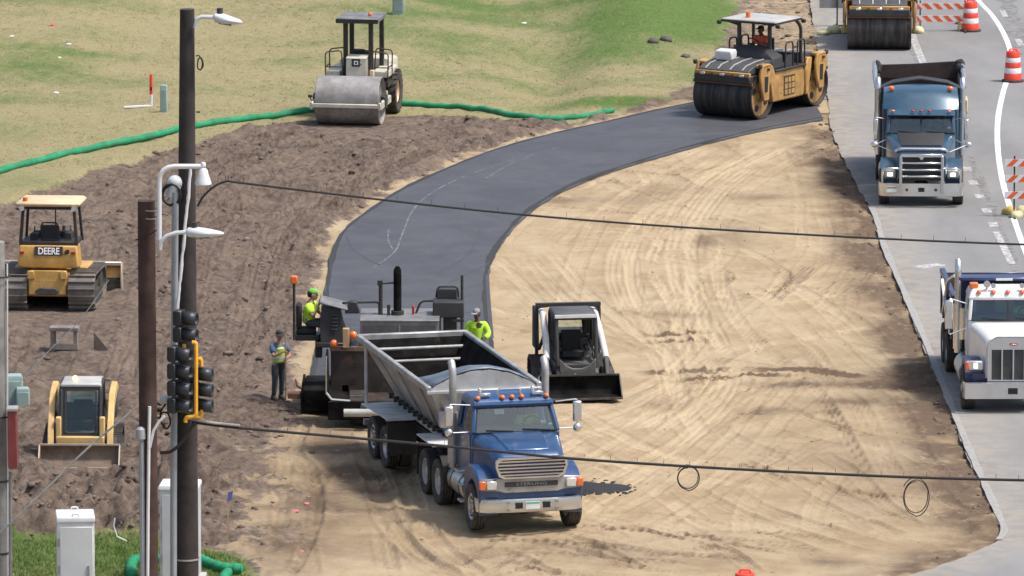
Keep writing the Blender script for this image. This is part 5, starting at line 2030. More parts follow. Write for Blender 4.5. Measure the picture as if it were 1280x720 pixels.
def skid_steer(px, py, a, label, body, arm, roof, edge, buck, band=None, door=False, beacon=None, scale=1.0, thick=.16):
    t = vehicle('skid_steer_loader', px, py, a, label, 'loader')
    W = 1.0
    tr = M['track_dark']
    for s in (-1, 1):
        x0, x1 = sorted((s * .56, s * 1.0))
        pth = [(1.02 - .30, 0), (1.02 - .05, .10), (1.0, .22), (.90, .36), (.55, .52), (-.3, .70), (-.78, .78), (-1.0, .66), (-1.05, .44), (-.95, .2), (-.72, 0)]
        belt(x0, x1, pth, .05, 'track_dark', t, 'rubber_track', .12, .028)
    # engine compartment and lower body
    m = MB()
    m.prism([(1.0, .22), (1.02, .62), (.85, .74), (-.2, .80), (-.35, 1.25), (-1.25, 1.30), (-1.42, 1.1), (-1.42, .30), (-1.2, .22)], 'x', -.54, .54)
    m.build('body', body, t, bevel=.03, seg=2)
    m = MB()
    m.box(-.50, .50, -1.38, -.42, 1.29, 1.38)
    m.build('engine_cover', body, t, bevel=.04, seg=2)
    # cab: rounded roll-over frame
    fr = [V(.50, .86, .70), V(.50, .62, 1.98), V(.50, -.42, 2.02), V(.50, -.52, 1.2)]
    m = MB()
    for s in (-1, 1):
        q = [V(s * p.x, p.y, p.z) for p in fr]
        m.tube(q, .055, 8, bend=.14)
        m.bar(q[0] + V(0, -.05, .12), q[3] + V(0, 0, .1), .06)
        m.sheet([V(s * .5, -.30, 1.25), V(s * .5, .15, 1.28), V(s * .5, .12, 1.92), V(s * .5, -.36, 1.96)], .012)
    m.bar((-.5, .62, 1.95), (.5, .62, 1.95), .09)
    m.bar((-.5, .86, .74), (.5, .86, .74), .10)
    m.bar((-.5, -.45, 1.95), (.5, -.45, 1.95), .08)
    m.box(-.46, .46, -.50, -.44, .9, 1.38)
    c = m.build('cab_frame', 'dark', t)
    m = MB()
    m.loft([[(x * k, y, z) for x, y in ((.53, .66), (.53, -.50), (-.53, -.50), (-.53, .66))] for z, k in ((1.97, 1.0), (2.03, 1.0), (2.07, .88))])
    m.build('cab_roof', roof, c, bevel=.03, seg=2)
    m = MB()
    m.box(-.24, .24, -.28, -.14, 1.0, 1.50)
    m.box(-.27, .27, -.28, .26, .88, 1.02)
    for s in (-1, 1):
        m.box(s * .36 - .05, s * .36 + .05, -.2, .32, 1.05, 1.13)
        m.tube([(s * .36, .28, 1.1), (s * .34, .34, 1.28)], .02, 6)
    m.build('seat', 'void', c, bevel=.03, seg=2)
    m = MB()
    m.sheet([(-.36, -.46, 1.38), (.36, -.46, 1.38), (.32, -.455, 1.88), (-.32, -.455, 1.88)], .01)
    m.build('rear_window', 'glass', c)
    if door:
        m = MB()
        m.sheet([(-.44, .845, .82), (.44, .845, .82), (.44, .64, 1.92), (-.44, .64, 1.92)], .012)
        m.build('door_glass', 'door_glass', c)
        m = MB()
        pts = [V(-.38, .86, .82), V(.38, .86, .82), V(.40, .655, 1.90), V(-.40, .655, 1.90)]
        m.tube(pts + pts[:1], .02, 6, bend=.08)
        m.build('door_frame', 'dark', c)
    else:
        m = MB()
        m.prism([(-.34, 1.36), (-.30, 1.74), (-.16, 1.86), (.16, 1.86), (.30, 1.74), (.34, 1.36), (.44, 1.36), (.44, 1.96), (-.44, 1.96), (-.44, 1.36)], 'y', -.43, -.40)
        m.build('rear_surround', 'void', c)
    if roof == 'grey_machine':
        for s in (-1, 1):
            m = MB()
            m.bar((s * .525, .60, 1.98), (s * .525, .74, 1.28), .045)
            m.build('front_post', 'white_arm', c)
        m = MB()
        m.bar((-.54, .68, 2.0), (.54, .68, 2.0), .075)
        m.build('roof_edge', 'white_arm', c)
    if band:
        m = MB()
        m.box(-.62, .62, .90, 1.06, .50, .76)
        for s in (-1, 1):
            m.box(s * .56 - .07, s * .56 + .07, .78, .98, .5, 1.25)
        m.build('front_frame', band, t, bevel=.03, seg=2)
    else:
        m = MB()
        m.prism([(-.42, .30), (.42, .30), (.42, .74), (.30, .98), (.16, 1.06), (-.16, 1.06), (-.30, .98), (-.42, .74)], 'y', 1.0, 1.03) if False else m.prism([(-.45, .30), (.45, .30), (.46, .98), (.30, .80), (.12, .72), (-.12, .72), (-.30, .80), (-.46, .98)], 'y', .93, 1.03)
        pnl = m.build('front_panel', body, t, bevel=.015)
        m = MB()
        m.prism([(-.10, .50), (-.03, .56), (.10, .60), (.05, .54), (.11, .49), (.02, .52), (-.05, .46)], 'y', 1.03, 1.036)
        m.build('emblem', 'white_letter', pnl)
    # lift arms: rear tower, boom, front drop, cylinders
    for s in (-1, 1):
        x = s * .76
        m = MB()
        if arm == 'white_arm':
            m.tube([(x - s * .10, -1.30, 1.90), (x - s * .09, -.5, 1.86), (x - s * .05, .25, 1.40), (x, .72, .92)], [.075, .08, .085, .085], 10)
        else:
            m.prism([(-1.30, 1.72), (-.9, 1.86), (.15, 1.72), (.62, 1.30), (.95, .95), (1.12, .44), (.96, .40), (.78, .80), (.42, 1.16), (.0, 1.42), (-.9, 1.60), (-1.2, 1.58)], 'x', x - thick / 2, x + thick / 2)
        b = m.build('lift_arm', arm, t, bevel=.02, seg=2)
        if arm == 'white_arm':
            m = MB()
            m.prism([(.60, 1.02), (.80, .98), (1.06, .50), (1.0, .36), (.86, .40), (.66, .84)], 'x', x - .05, x + .05)
            m.build('arm_end', 'grey_machine', b, bevel=.02)
        m = MB()
        m.cyl((x - s * .03, .40, 1.08), (x - s * .03, 1.05, .40), .04, n=10)
        m.cyl((x - s * .02, -.7, .95), (x - s * .02, .1, 1.40), .045, n=10)
        m.build('hydraulic_ram', 'chassis', b)
        m = MB()
        zt = 1.95 if arm == 'white_arm' else 1.62
        m.prism([(-1.42, .9), (-1.40, zt), (-1.15, zt + .04), (-1.05, zt - .2), (-.95, .9)], 'x', x - .06, x + .06)
        m.build('rear_tower', 'dark' if arm == 'white_arm' else body, t, bevel=.02)
        if arm == 'white_arm':
            m = MB()
            m.tube([(s * .80, -.75, .6), (s * .80, -.72, 2.02), (s * .5, -.70, 2.06)], .045, 8, bend=.08)
            m.build('guard_post', 'dark', t)
    if arm == 'white_arm':
        m = MB()
        m.box(-.83, .83, -.78, -.62, 2.03, 2.12)
        m.build('cross_beam', 'dark', t)
    m = MB()
    m.box(-.85, .85, 1.0, 1.12, .22, .55)
    m.build('quick_hitch', 'chassis', t)
    bk = bucket(t, 2.05, 1.12, buck, edge, .05, .52)
    if beacon:
        m = MB()
        m.ball((.18, .1, 2.11), (.06, .06, .075), 12, 8)
        m.build('beacon', beacon, t)
    t.scale = (scale,) * 3
    return t


WHITE_LOADER = skid_steer(715, 487, 8, 'white-armed skid steer loader with a black bucket standing on the sand', 'grey_machine', 'white_arm', 'grey_machine', 'black', 'tar')
YELLOW_LOADER = skid_steer(104, 573, -1, 'yellow skid steer loader with lit roof beacon parked on the soil bank', 'grey_machine', 'loader_yellow', 'pale_grey', 'pale_edge', 'bucket_rust', band='loader_yellow', door=True, beacon='beacon_lit', scale=.94)


def bulldozer():
    t = vehicle('bulldozer', 67, 380, 176, 'yellow bulldozer seen from behind, lettered across its rear tank, on the soil bank', 'bulldozer')
    for s in (-1, 1):
        x0, x1 = sorted((s * .56, s * 1.27))
        belt(x0, x1, oval(-1.35, 1.45, .98), .06, 'track', t, 'crawler_track', .19, .06)
        m = MB()
        m.box(min(s * .55, s * .98), max(s * .55, s * .98), -.5, .9, 1.0, 1.08)
        m.build('track_guard', 'yellow', t, bevel=.015)
    m = MB()
    m.box(-.58, .58, -1.15, 1.5, .35, 1.0)
    m.build('hull', 'yellow', t, bevel=.03)
    m = MB()                                                     # rear plate, pads and drawbar
    m.box(-.50, .50, -1.28, -1.14, .42, 1.06)
    for k in range(9):
        m.cyl((-.4 + k * .1, -1.29, .80), (-.4 + k * .1, -1.27, .80), .018, n=6)
    rp = m.build('rear_plate', 'yellow', t, bevel=.02)
    for s in (-1, 1):
        m = MB()
        m.box(s * .44 - .09, s * .44 + .09, -1.36, -1.24, .84, 1.06)
        m.build('bracket', 'yellow', rp, bevel=.015)
    m = MB()
    m.prism([(-.34, .50), (-.22, .60), (.22, .60), (.34, .50), (.22, .42), (-.22, .42)], 'y', -1.36, -1.28)
    m.build('drawbar', 'chassis', rp, bevel=.02)
    # rear tank with letters
    m = MB()
    m.loft([[(-.81, -1.15, 1.12), (.81, -1.15, 1.12), (.81, -.35, 1.12), (-.81, -.35, 1.12)], [(-.82, -1.18, 1.19), (.82, -1.18, 1.19), (.82, -.35, 1.19), (-.82, -.35, 1.19)], [(-.77, -1.10, 1.72), (.77, -1.10, 1.72), (.77, -.35, 1.72), (-.77, -.35, 1.72)]])
    tank = m.build('fuel_tank', 'yellow', t, bevel=.04, seg=2)
    m = MB()
    m.sheet([(-.36, -1.162, 1.46), (.40, -1.162, 1.46), (.40, -1.120, 1.70), (-.36, -1.120, 1.70)], .01)
    m.build('nameplate', 'black', tank)
    rot = Matrix.Rotation(R(-9), 3, 'X') @ BACK()
    text_mesh('DEERE', .25, 'white_letter', 'lettering', tank, V(.02, -1.151, 1.57), rot, bold=.006, sx=.82)
    text_mesh('650', .10, 'black', 'lettering', tank, V(.53, -1.152, 1.45), rot) if False else None
    for x, mt in ((.68, 'red_lens'), (-.70, 'red_lens')):
        m = MB()
        m.box(x - .055, x + .055, -1.168, -1.12, 1.50, 1.56)
        m.build('tail_light', mt, tank)
    m = MB()
    m.prism([(.44, 1.56), (.50, 1.62), (.56, 1.62), (.58, 1.56), (.55, 1.50), (.46, 1.50)], 'y', -1.16, -1.10)
    m.build('decal', 'black', tank)
    # engine bonnet towards the blade
    m = MB()
    m.loft([rr_ring(-.0, .56, 1.0, 1.62, .12), rr_ring(1.2, .52, 1.0, 1.45, .12), rr_ring(1.62, .48, 1.0, 1.38, .12)])
    m.build('engine_bonnet', 'yellow', t)
    m = MB()
    m.cyl((.20, .7, 1.5), (.20, .7, 2.05), .045, n=10)
    m.build('exhaust_pipe', 'chassis', t)
    # canopy
    m = MB()
    m.box(-.76, .76, -1.05, .25, 1.72, 1.82)
    for s in (-1, 1):
        m.bar((s * .76, -1.0, 1.72), (s * .68, -.95, 2.78), .08, .12)
        m.bar((s * .76, .22, 1.72), (s * .68, .12, 2.78), .07, .09)
    m.bar((-.72, -.95, 2.72), (.72, -.95, 2.72), .09)
    m.build('roll_frame', 'black', t, bevel=.01)
    m = MB()
    m.loft([[(-.86 * k, -1.15 * k, z), (.86 * k, -1.15 * k, z), (.86 * k, .42 * k, z), (-.86 * k, .42 * k, z)] for z, k in ((2.76, .96), (2.80, 1.0), (2.86, 1.0), (2.91, .90))])
    m.build('canopy_roof', 'cream', t, bevel=.03, seg=2)
    m = MB()
    m.cyl((-.62, -1.0, 2.88), (-.62, -1.0, 3.0), .07, n=12)
    m.build('beacon', 'orange_lens', t)
    for s in (-1, 1):
        m = MB()
        m.cyl((s * .70, -1.16, 2.72), (s * .70, -1.08, 2.72), .07, n=12)
        m.build('work_lamp', 'lamp_clear', t)
    m = MB()
    m.bar((.05, .1, 1.75), (.05, .1, 2.78), .03)
    m.build('front_post', 'black', t)
    m = MB()
    m.loft([[(-.26, y, z), (.26, y, z), (.26, y + .10, z), (-.26, y + .10, z)] for y, z in ((-.70, 1.78), (-.72, 2.0), (-.78, 2.18), (-.80, 2.24))])
    m.box(-.27, .27, -.72, -.2, 1.74, 1.86)
    st = m.build('seat', 'dark', t, bevel=.05, seg=2)
    m = MB()
    m.tube([(-.22, -.74, 2.15), (-.20, -.76, 2.30), (.20, -.76, 2.30), (.22, -.74, 2.15)], .02, 6, bend=.06)
    m.build('headrest_bar', 'black', st)
    for s, z in ((-1, 1.97), (1, 2.0)):
        m = MB()
        m.box(s * .46 - .10, s * .46 + .10, -.55, -.1, 1.80, z)
        m.tube([(s * .50, -.15, z), (s * .48, -.1, z + .16)], .022, 6)
        m.build('armrest', 'dark', t, bevel=.02)
    m = MB()
    m.box(-.55, .55, .02, .20, 1.78, 1.98)
    m.build('dash', 'dark', t, bevel=.03)
    # blade with arms
    m = MB()
    arc = [(2.05 - .14 * math.sin(PI * k / 8), .05 + .80 * k / 8) for k in range(9)]
    m.loft([[(-1.62, y, z) for y, z in arc] + [(-1.62, y - .05, z) for y, z in arc[::-1]], [(1.62, y, z) for y, z in arc] + [(1.62, y - .05, z) for y, z in arc[::-1]]])
    bl = m.build('blade', 'yellow', t)
    for s in (-1, 1):
        m = MB()
        m.prism([(2.10, .03), (2.10, .90), (1.80, .84), (1.72, .48), (1.80, .03)], 'x', s * 1.62 - .02, s * 1.62 + .02)
        m.build('end_plate', 'pale_edge' if s > 0 else 'yellow', bl, bevel=.01)
        m = MB()
        m.box(s * .50 - .08, s * .50 + .08, .4, 1.85, .35, .55)
        m.build('push_arm', 'yellow', t)
    m = MB()
    m.box(-1.6, 1.6, 1.84, 1.90, .12, .50)
    m.build('stiffener', 'black', bl)
    m = MB()
    m.box(-1.62, 1.62, 1.82, 2.02, .82, .93)
    m.build('top_edge', 'pale_edge', bl, bevel=.02)
    t.rotation_euler.x = R(-2.2)
    return t


BULLDOZER = bulldozer()


def soil_roller():
    t = vehicle('drum_roller', 438, 155, -9, 'aged white single drum soil roller with dark flat canopy on the soil edge', 'roller')
    m = MB()
    r, hw = .75, 1.0
    m.lathe([(r * .5, -hw + .16), (r * .94, -hw + .12), (r * .97, -hw), (r, -hw + .02), (r, hw - .02), (r * .97, hw), (r * .94, hw - .12), (r * .5, hw - .16)], (0, 0, r), (1, 0, 0), 48)
    m.build('drum', 'drum_steel', t)
    m = MB()
    m.box(-1.08, 1.08, .80, .90, .62, .75)
    fb = m.build('drum_frame', 'roller_white', t, bevel=.02)
    for s in (-1, 1):
        m = MB()
        m.box(s * 1.07 - .05, s * 1.07 + .05, -1.0, .90, .56, .80)
        m.build('side_beam', 'roller_white', fb, bevel=.02)
        m = MB()
        m.cyl((s * .98, 0, .74), (s * 1.15, 0, .74), .22, n=18)
        m.build('drum_motor', 'chassis', fb)
        m = MB()
        m.box(s * 1.14 - .08, s * 1.14 + .05, .70, .80, .92, 1.0)
        m.tube([(s * 1.06, .74, .75), (s * 1.14, .76, .95)], .02, 6)
        m.build('lamp', 'black', fb, bevel=.02)
    m = MB()
    m.box(-1.0, 1.0, -1.05, -.90, .58, .92)
    m.box(-.25, .25, -1.6, -.95, .55, .85)
    m.build('hitch_frame', 'roller_white', t)
    # operator platform and hood
    m = MB()
    m.box(-1.0, 1.0, -2.6, -1.1, 1.02, 1.16)
    m.build('platform', 'black', t)
    m = MB()
    m.loft([[(-.33, -1.02, 1.0), (.33, -1.02, 1.0), (.33, -1.5, 1.0), (-.33, -1.5, 1.0)], [(-.31, -1.02, 1.90), (.31, -1.02, 1.90), (.31, -1.5, 1.90), (-.31, -1.5, 1.90)], [(-.33, -1.0, 1.92), (.33, -1.0, 1.92), (.33, -1.55, 1.98), (-.33, -1.55, 1.98)]])
    h = m.build('console', 'roller_white', t, bevel=.03, seg=2)
    m = MB()
    m.box(-.13, .13, -1.015, -1.0, 1.66, 1.90)
    m.build('badge', 'black', h)
    m = MB()
    for q in ((-.07, 1.72), (.03, 1.72)):
        m.box(q[0], q[0] + .03, -.998, -.994, q[1], q[1] + .11)
    m.box(-.07, .06, -.998, -.994, 1.815, 1.84)
    m.box(-.03, .02, -.998, -.994, 1.72, 1.74)
    m.build('badge_mark', 'white_letter', h)
    m = MB()
    m.box(-.56, -.42, -1.2, -1.05, 1.1, 1.55)
    m.build('hydraulic_tank', 'cream', t, bevel=.02)
    m = MB()
    m.box(.42, .52, -1.2, -1.05, 1.1, 1.5)
    m.build('post_box', 'black', t, bevel=.02)
    for s in (-1, 1):
        m = MB()
        m.box(min(s * .48, s * .98), max(s * .48, s * .98), -2.9, -1.25, 1.28, 1.50)
        m.build('side_tank', 'roller_white', t, bevel=.04, seg=2)
        m = MB()
        for y in (-1.15, -1.9):
            m.tube([(s * .98, y, 1.15), (s * 1.0, y, 2.08), (s * .48, y, 2.14), (s * .44, y, 1.5)], .021, 8, bend=.12)
        m.bar((s * .99, -1.15, 1.62), (s * .99, -1.9, 1.62), .03)
        m.bar((s * .99, -1.15, 1.62), (s * .46, -1.15, 1.62), .03)
        m.build('hand_rail', 'rail_brown', t)
    m = MB()
    m.box(-.28, .28, -2.2, -1.75, 1.2, 1.62)
    m.box(-.28, .28, -2.3, -2.15, 1.5, 2.02)
    m.build('seat', 'void', t, bevel=.05, seg=2)
    m = MB()
    c = V(0, -1.62, 2.10)
    m.tube([c + V(.18 * math.cos(q), .16 * math.sin(q), .05 * math.sin(q)) for q in np.linspace(0, 2 * PI, 18)], .018, 6)
    m.build('steering_wheel', 'void', t)
    m = MB()
    m.loft([rr_ring(-2.5, .78, 1.0, 1.72, .12), rr_ring(-4.4, .74, 1.0, 1.58, .12)])
    m.build('engine_hood', 'roller_white', t)
    # canopy
    m = MB()
    for x, y in ((-.40, -1.45), (-.55, -2.55), (.40, -2.55), (.40, -1.45)):
        m.box(x - .07, x + .07, y - .06, y + .06, 1.1, 3.02)
    m.build('canopy_post', 'black', t, bevel=.01)
    m = MB()
    m.box(-.66, .66, -2.85, -1.22, 3.0, 3.14)
    cr = m.build('canopy_roof', 'mid_grey', t, bevel=.02)
    m = MB()
    m.box(-.67, .67, -1.22, -1.18, 2.99, 3.12)
    m.build('canopy_edge', 'black', cr)
    m = MB()
    m.ball((-.30, -1.9, 3.19), (.07, .07, .08), 10, 8)
    m.build('beacon', 'orange_lens', t)
    # rear tyres with lugs
    for s in (-1, 1):
        e = empty('wheel', (s * .86, -2.6, .70), 0, t)
        e.scale = (1, .94, .94)
        m = MB()
        m.lathe([(.40, -.20), (.60, -.25), (.70, -.22), (.72, -.1), (.72, .1), (.70, .22), (.60, .25), (.40, .20)], (0, 0, 0), (1, 0, 0), 36, cap=False)
        for k in range(22):
            q = 2 * PI * k / 22
            for sd_ in (-1, 1):
                a0, a1 = q, q + .16
                m.loft([[(0, .69 * math.cos(a0), .69 * math.sin(a0)), (0, .77 * math.cos(a0), .77 * math.sin(a0)), (0, .77 * math.cos(a0 + .05), .77 * math.sin(a0 + .05)), (0, .69 * math.cos(a0 + .05), .69 * math.sin(a0 + .05))],
                        [(sd_ * .24, .66 * math.cos(a1), .66 * math.sin(a1)), (sd_ * .24, .74 * math.cos(a1), .74 * math.sin(a1)), (sd_ * .24, .74 * math.cos(a1 + .05), .74 * math.sin(a1 + .05)), (sd_ * .24, .66 * math.cos(a1 + .05), .66 * math.sin(a1 + .05))]])
        m.build('tyre', 'tyre', e)
        m = MB()
        m.lathe([(.41, -.18), (.41, .16), (.37, .18), (.34, .08), (.2, .06), (.16, .12), (.001, .12)], (0, 0, 0), (s, 0, 0), 24)
        m.build('rim', 'cream', e)
    return t


SOIL_ROLLER = soil_roller()


def tandem_roller(px, py, a, label, box=True):
    t = vehicle('tandem_roller', px, py, a, label, 'roller', 'double drum asphalt rollers', dz=.045)
    r, hw, L = .70, 1.06, 1.72
    for y in (L, -L):
        m = MB()
        m.lathe([(r * .55, -hw + .14), (r * .9, -hw + .12), (r * .95, -hw), (r, -hw + .015), (r, hw - .015), (r * .95, hw), (r * .9, hw - .12), (r * .55, hw - .14)], (0, y, r), (1, 0, 0), 52)
        d = m.build('drum', 'drum_black', t)
        for s in (-1, 1):
            m = MB()
            m.mi = 0
            m.lathe([(r * .88, .0), (r * .86, .02), (.18, .03), (.16, .10), (.001, .10)], (s * (hw - .135), y, r), (s, 0, 0), 30)
            m.mi = 1
            for k in range(4):
                q = 2 * PI * k / 4 + .5
                c = V(s * (hw - .105), y + .40 * math.cos(q), r + .40 * math.sin(q))
                m.cyl(c, c + V(s * .012, 0, 0), .11, n=12)
            m.build('drum_plate', ['cat_yellow', 'void'], d)
        m = MB()
        sg = 1 if y > 0 else -1
        m.box(-hw, hw, y + sg * .60, y + sg * .66, 1.10, 1.20)
        m.build('scraper_bar', 'brown_steel', d)
        m = MB()
        m.box(-1.0, 1.0, y - .45, y + .72 if sg > 0 else y + .45, 1.16, 1.40) if sg > 0 else m.box(-1.0, 1.0, y - .72, y + .45, 1.16, 1.40)
        m.build('spray_bar', 'black', d, bevel=.02)
        # yoke: arms down to the hubs
        for s in (-1, 1):
            m = MB()
            m.prism([(y - .36, 1.66), (y - .10, 1.74), (y + .22, 1.68), (y + .34, 1.42), (y + .28, 1.0), (y + .12, .58), (y - .20, .58), (y - .20, 1.0), (y - .42, 1.35)], 'x', s * 1.15 - .05, s * 1.15 + .05)
            m.box(min(s * .9, s * 1.2), max(s * .9, s * 1.2), y - .3, y + .2, 1.60, 1.71)
            yk = m.build('yoke_arm', 'cat_yellow', t, bevel=.03, seg=2)
            m = MB()
            m.cyl((s * 1.20, y - .08, 1.56), (s * 1.26, y - .08, 1.56), .05, n=10)
            m.build('pivot_pin', 'chassis', yk)
            m = MB()
            m.prism([(y - .10, 1.34), (y + .10, 1.34), (y + .10, .86), (y - .06, .86)], 'x', s * 1.205 - .01, s * 1.205 + .01)
            m.build('yoke_slot', 'void', yk)
            m = MB()
            m.box(s * 1.18 - .05, s * 1.18 + .05, y + .28 * sg, y + .40 * sg, 1.62, 1.76)
            m.build('side_lamp', 'black', yk, bevel=.02)
    # front hood over the drum, with slats
    for sg in (1, -1):
        m = MB()
        m.loft([[(-.92, y, z0), (.92, y, z0), (.92, y, z1), (-.92, y, z1)] for y, z0, z1 in ((sg * .95, 1.38, 1.76), (sg * 1.5, 1.40, 1.74), (sg * 2.05, 1.41, 1.66), (sg * 2.34, 1.42, 1.54))])
        hd = m.build('drum_hood', 'dark_hood', t, bevel=.03, seg=2)
        for k in range(4):
            x = -.66 + k * .44
            m = MB()
            m.loft([[(x - .02, y, z), (x + .02, y, z), (x + .02, y, z + .02), (x - .02, y, z + .02)] for y, z in ((sg * .98, 1.76), (sg * 1.5, 1.74), (sg * 2.05, 1.665), (sg * 2.3, 1.555))])
            m.build('hood_strip', 'pale_grey', hd)
        m = MB()
        m.box(-1.0, 1.0, min(sg * 2.32, sg * 2.42), max(sg * 2.32, sg * 2.42), 1.30, 1.50)
        fp = m.build('end_panel', 'cat_yellow', t, bevel=.02)
        for x in (-.70, 0, .70):
            m = MB()
            m.box(x - .09, x + .09, min(sg * 2.41, sg * 2.44), max(sg * 2.41, sg * 2.44), 1.36, 1.45)
            m.build('work_lamp', 'lamp_clear', fp, bevel=.015)
        for x in (-.38, .36):
            m = MB()
            m.box(x - .05, x + .05, min(sg * 2.41, sg * 2.435), max(sg * 2.41, sg * 2.435), 1.36, 1.44)
            m.build('reflector', 'brown_steel', fp)
    # centre body
    m = MB()
    m.prism([(-.92, .42), (.92, .42), (1.0, .7), (.96, 1.20), (.80, 1.38), (-.85, 1.38), (-.98, 1.20), (-1.0, .7)], 'x', -1.02, 1.02)
    cb = m.build('centre_body', 'cat_yellow', t, bevel=.05, seg=2)
    for s in (-1, 1):
        m = MB()
        m.box(s * 1.02 - .012, s * 1.02 + .012, -.36, .34, .56, 1.18)
        gr = m.build('service_grille', 'chassis', cb)
        m = MB()
        for k in range(3):
            for q in range(3):
                m.box(s * 1.036 - .008, s * 1.036 + .008, -.32 + k * .22, -.15 + k * .22, .59 + q * .19, .74 + q * .19)
        m.build('louvre', 'cat_yellow', gr)
        m = MB()
        for q in (-1, 1):
            m = MB()
            m.prism([(q * .95, .45), (q * 1.12, .45), (q * 1.28, 1.2), (q * 1.36, 1.60), (q * 1.1, 1.62), (q * .95, 1.36)], 'x', s * .80 - .28, s * .80 + .28)
            m.build('frame_neck', 'cat_yellow', cb, bevel=.03)
    # platform
    D = -.40
    m = MB()
    m.box(-1.08, 1.08, -1.0, .90, 1.78 + D, 1.84 + D)
    m.build('platform', 'dark', t, bevel=.015)
    m = MB()
    m.loft([[(-1.0, .30, 1.84 + D), (1.0, .30, 1.84 + D), (1.0, .98, 1.84 + D), (-1.0, .98, 1.84 + D)], [(-.98, .32, 2.24 + D), (.98, .32, 2.24 + D), (.95, .90, 2.20 + D), (-.95, .90, 2.20 + D)], [(-.45, .35, 2.50 + D), (.60, .35, 2.50 + D), (.55, .62, 2.46 + D), (-.40, .62, 2.46 + D)]])
    m.build('front_console', 'dark', t, bevel=.05, seg=2)
    for s in (-1, 1):
        m = MB()
        m.tube([(s * 1.02, .25, 1.78 + D), (s * 1.02, .22, 2.62 + D), (s * 1.02, -.22, 2.62 + D), (s * 1.02, -.26, 1.78 + D)], .028, 8, bend=.12)
        m.build('guard_rail', 'black', t)
        m = MB()
        m.tube([(s * 1.02, -.50, 1.78 + D), (s * 1.02, -.52, 2.62 + D), (s * 1.02, -.95, 2.62 + D), (s * 1.02, -.98, 1.78 + D)], .028, 8, bend=.12)
        m.build('guard_rail', 'black', t)
        m = MB()
        m.box(s * 1.0 - .015, s * 1.0 + .015, -.20, .25, 1.84 + D, 2.22 + D)
        m.build('side_panel', 'dark', t)
    m = MB()
    m.box(-.12, .42, -.55, -.05, 1.98 + D, 2.14 + D)
    m.box(-.12, .42, -.66, -.52, 2.06 + D, 2.62 + D)
    m.build('seat', 'void', t, bevel=.04, seg=2)
    m = MB()
    c = V(.15, .22, 2.56 + D)
    m.tube([c + V(.18 * math.cos(q), .12 * math.sin(q), .13 * math.sin(q)) for q in np.linspace(0, 2 * PI, 18)], .018, 6)
    m.build('steering_wheel', 'void', t)
    # roll bar and roof
    m = MB()
    for s in (-1, 1):
        m.tube([(s * .55, .40, 1.78 + D), (s * .55, .42, 2.80)], .070, 8)
        m.bar((s * .55, .44, 2.72), (s * .92, .70, 2.88), .08)
        m.tube([(s * .86, -.98, 1.78 + D), (s * .86, -1.0, 2.62), (s * .78, -.72, 2.86)], .055, 8, bend=.2)
        m.bar((s * .55, .42, 2.80), (s * .78, -.72, 2.84), .08)
    m.build('roll_frame', 'black', t)
    m = MB()
    m.loft([[(-1.0 * k, .82 * k, z), (1.0 * k, .82 * k, z), (1.0 * k, -.85 * k, z), (-1.0 * k, -.85 * k, z)] for z, k in ((2.82, .95), (2.84, 1.0), (2.90, 1.0))])
    rf = m.build('canopy_roof', 'black', t, bevel=.02, seg=2)
    m = MB()
    m.loft([[(-1.0 * k, .82 * k, z), (1.0 * k, .82 * k, z), (1.0 * k, -.85 * k, z), (-1.0 * k, -.85 * k, z)] for z, k in ((2.90, .985), (2.925, .97), (2.94, .88))])
    m.build('roof_skin', 'pale_grey', rf)
    m = MB()
    m.cyl((.30, .30, 2.93), (.30, .30, 3.11), .075, n=12)
    m.build('beacon', 'orange_lens', rf)
    for x, y in ((1.06, -.82), (-1.06, -.82), (1.06, .80), (-1.06, .80)):
        m = MB()
        m.box(x - .07, x + .07, y - .05, y + .05, 2.74, 2.86)
        m.build('canopy_lamp', 'black', rf, bevel=.02)
    m = MB()
    m.bar((-.3, -.2, 2.70), (.3, -.2, 2.70), .04)
    m.ball((.05, -.3, 2.70), (.1, .03, .07), 10, 6)
    m.bar((.05, -.3, 2.70), (.05, -.3, 2.84), .03)
    m.build('inside_mirror', 'black', rf)
    return t


M['drum_black'] = None


def drum_material():
    k = NB('bituminous_drum')
    a = k.noise(3.0, 5, .6, stretch=(3.2, .25, .25))
    c = k.mix(k.ramp(a, .35, .68), (.020, .019, .019), (.075, .066, .060))
    c = k.mix(k.ramp(k.noise(7, 6, .7), .55, .75, 0, .5), c, (.10, .085, .07))
    return k.out(c, .55, .3)


M['drum_black'] = drum_material()
M['dark_hood'] = pm('dusty_black_hood', (.05, .052, .056), .6, dust=.3, low=3.0, dcol=(.2, .18, .16), var=.3)
ROLLER = tandem_roller(951, 139, -32, 'ochre double drum asphalt roller with a driver under its canopy on the fresh mat')
g = copy_tree(ROLLER)
p = G(1099, 53)
g.location = (p.x, p.y, .03)
g.rotation_euler = (0, 0, PI + R(-2.6))
g['label'] = 'second double drum roller, cut off by the picture edge, drum facing on the old road'
m = MB()
m.loft([[(-.28, -.18, 0), (.28, -.18, 0), (.28, .18, 0), (-.28, .18, 0)], [(-.30, -.20, .22), (.30, -.20, .22), (.30, .20, .22), (-.30, .20, .22)], [(-.27, -.17, .31), (.27, -.17, .31), (.27, .17, .31), (-.27, .17, .31)]])
q = m.build('cool_box', 'white', None, bevel=.03, seg=2)
q.location = ROLLER.matrix_basis @ V(.42, 1.45, 1.745)
q.rotation_euler = (R(-6), 0, PI - R(30))
tag(q, 'white cool box resting on the front hood of the ochre roller', 'box')


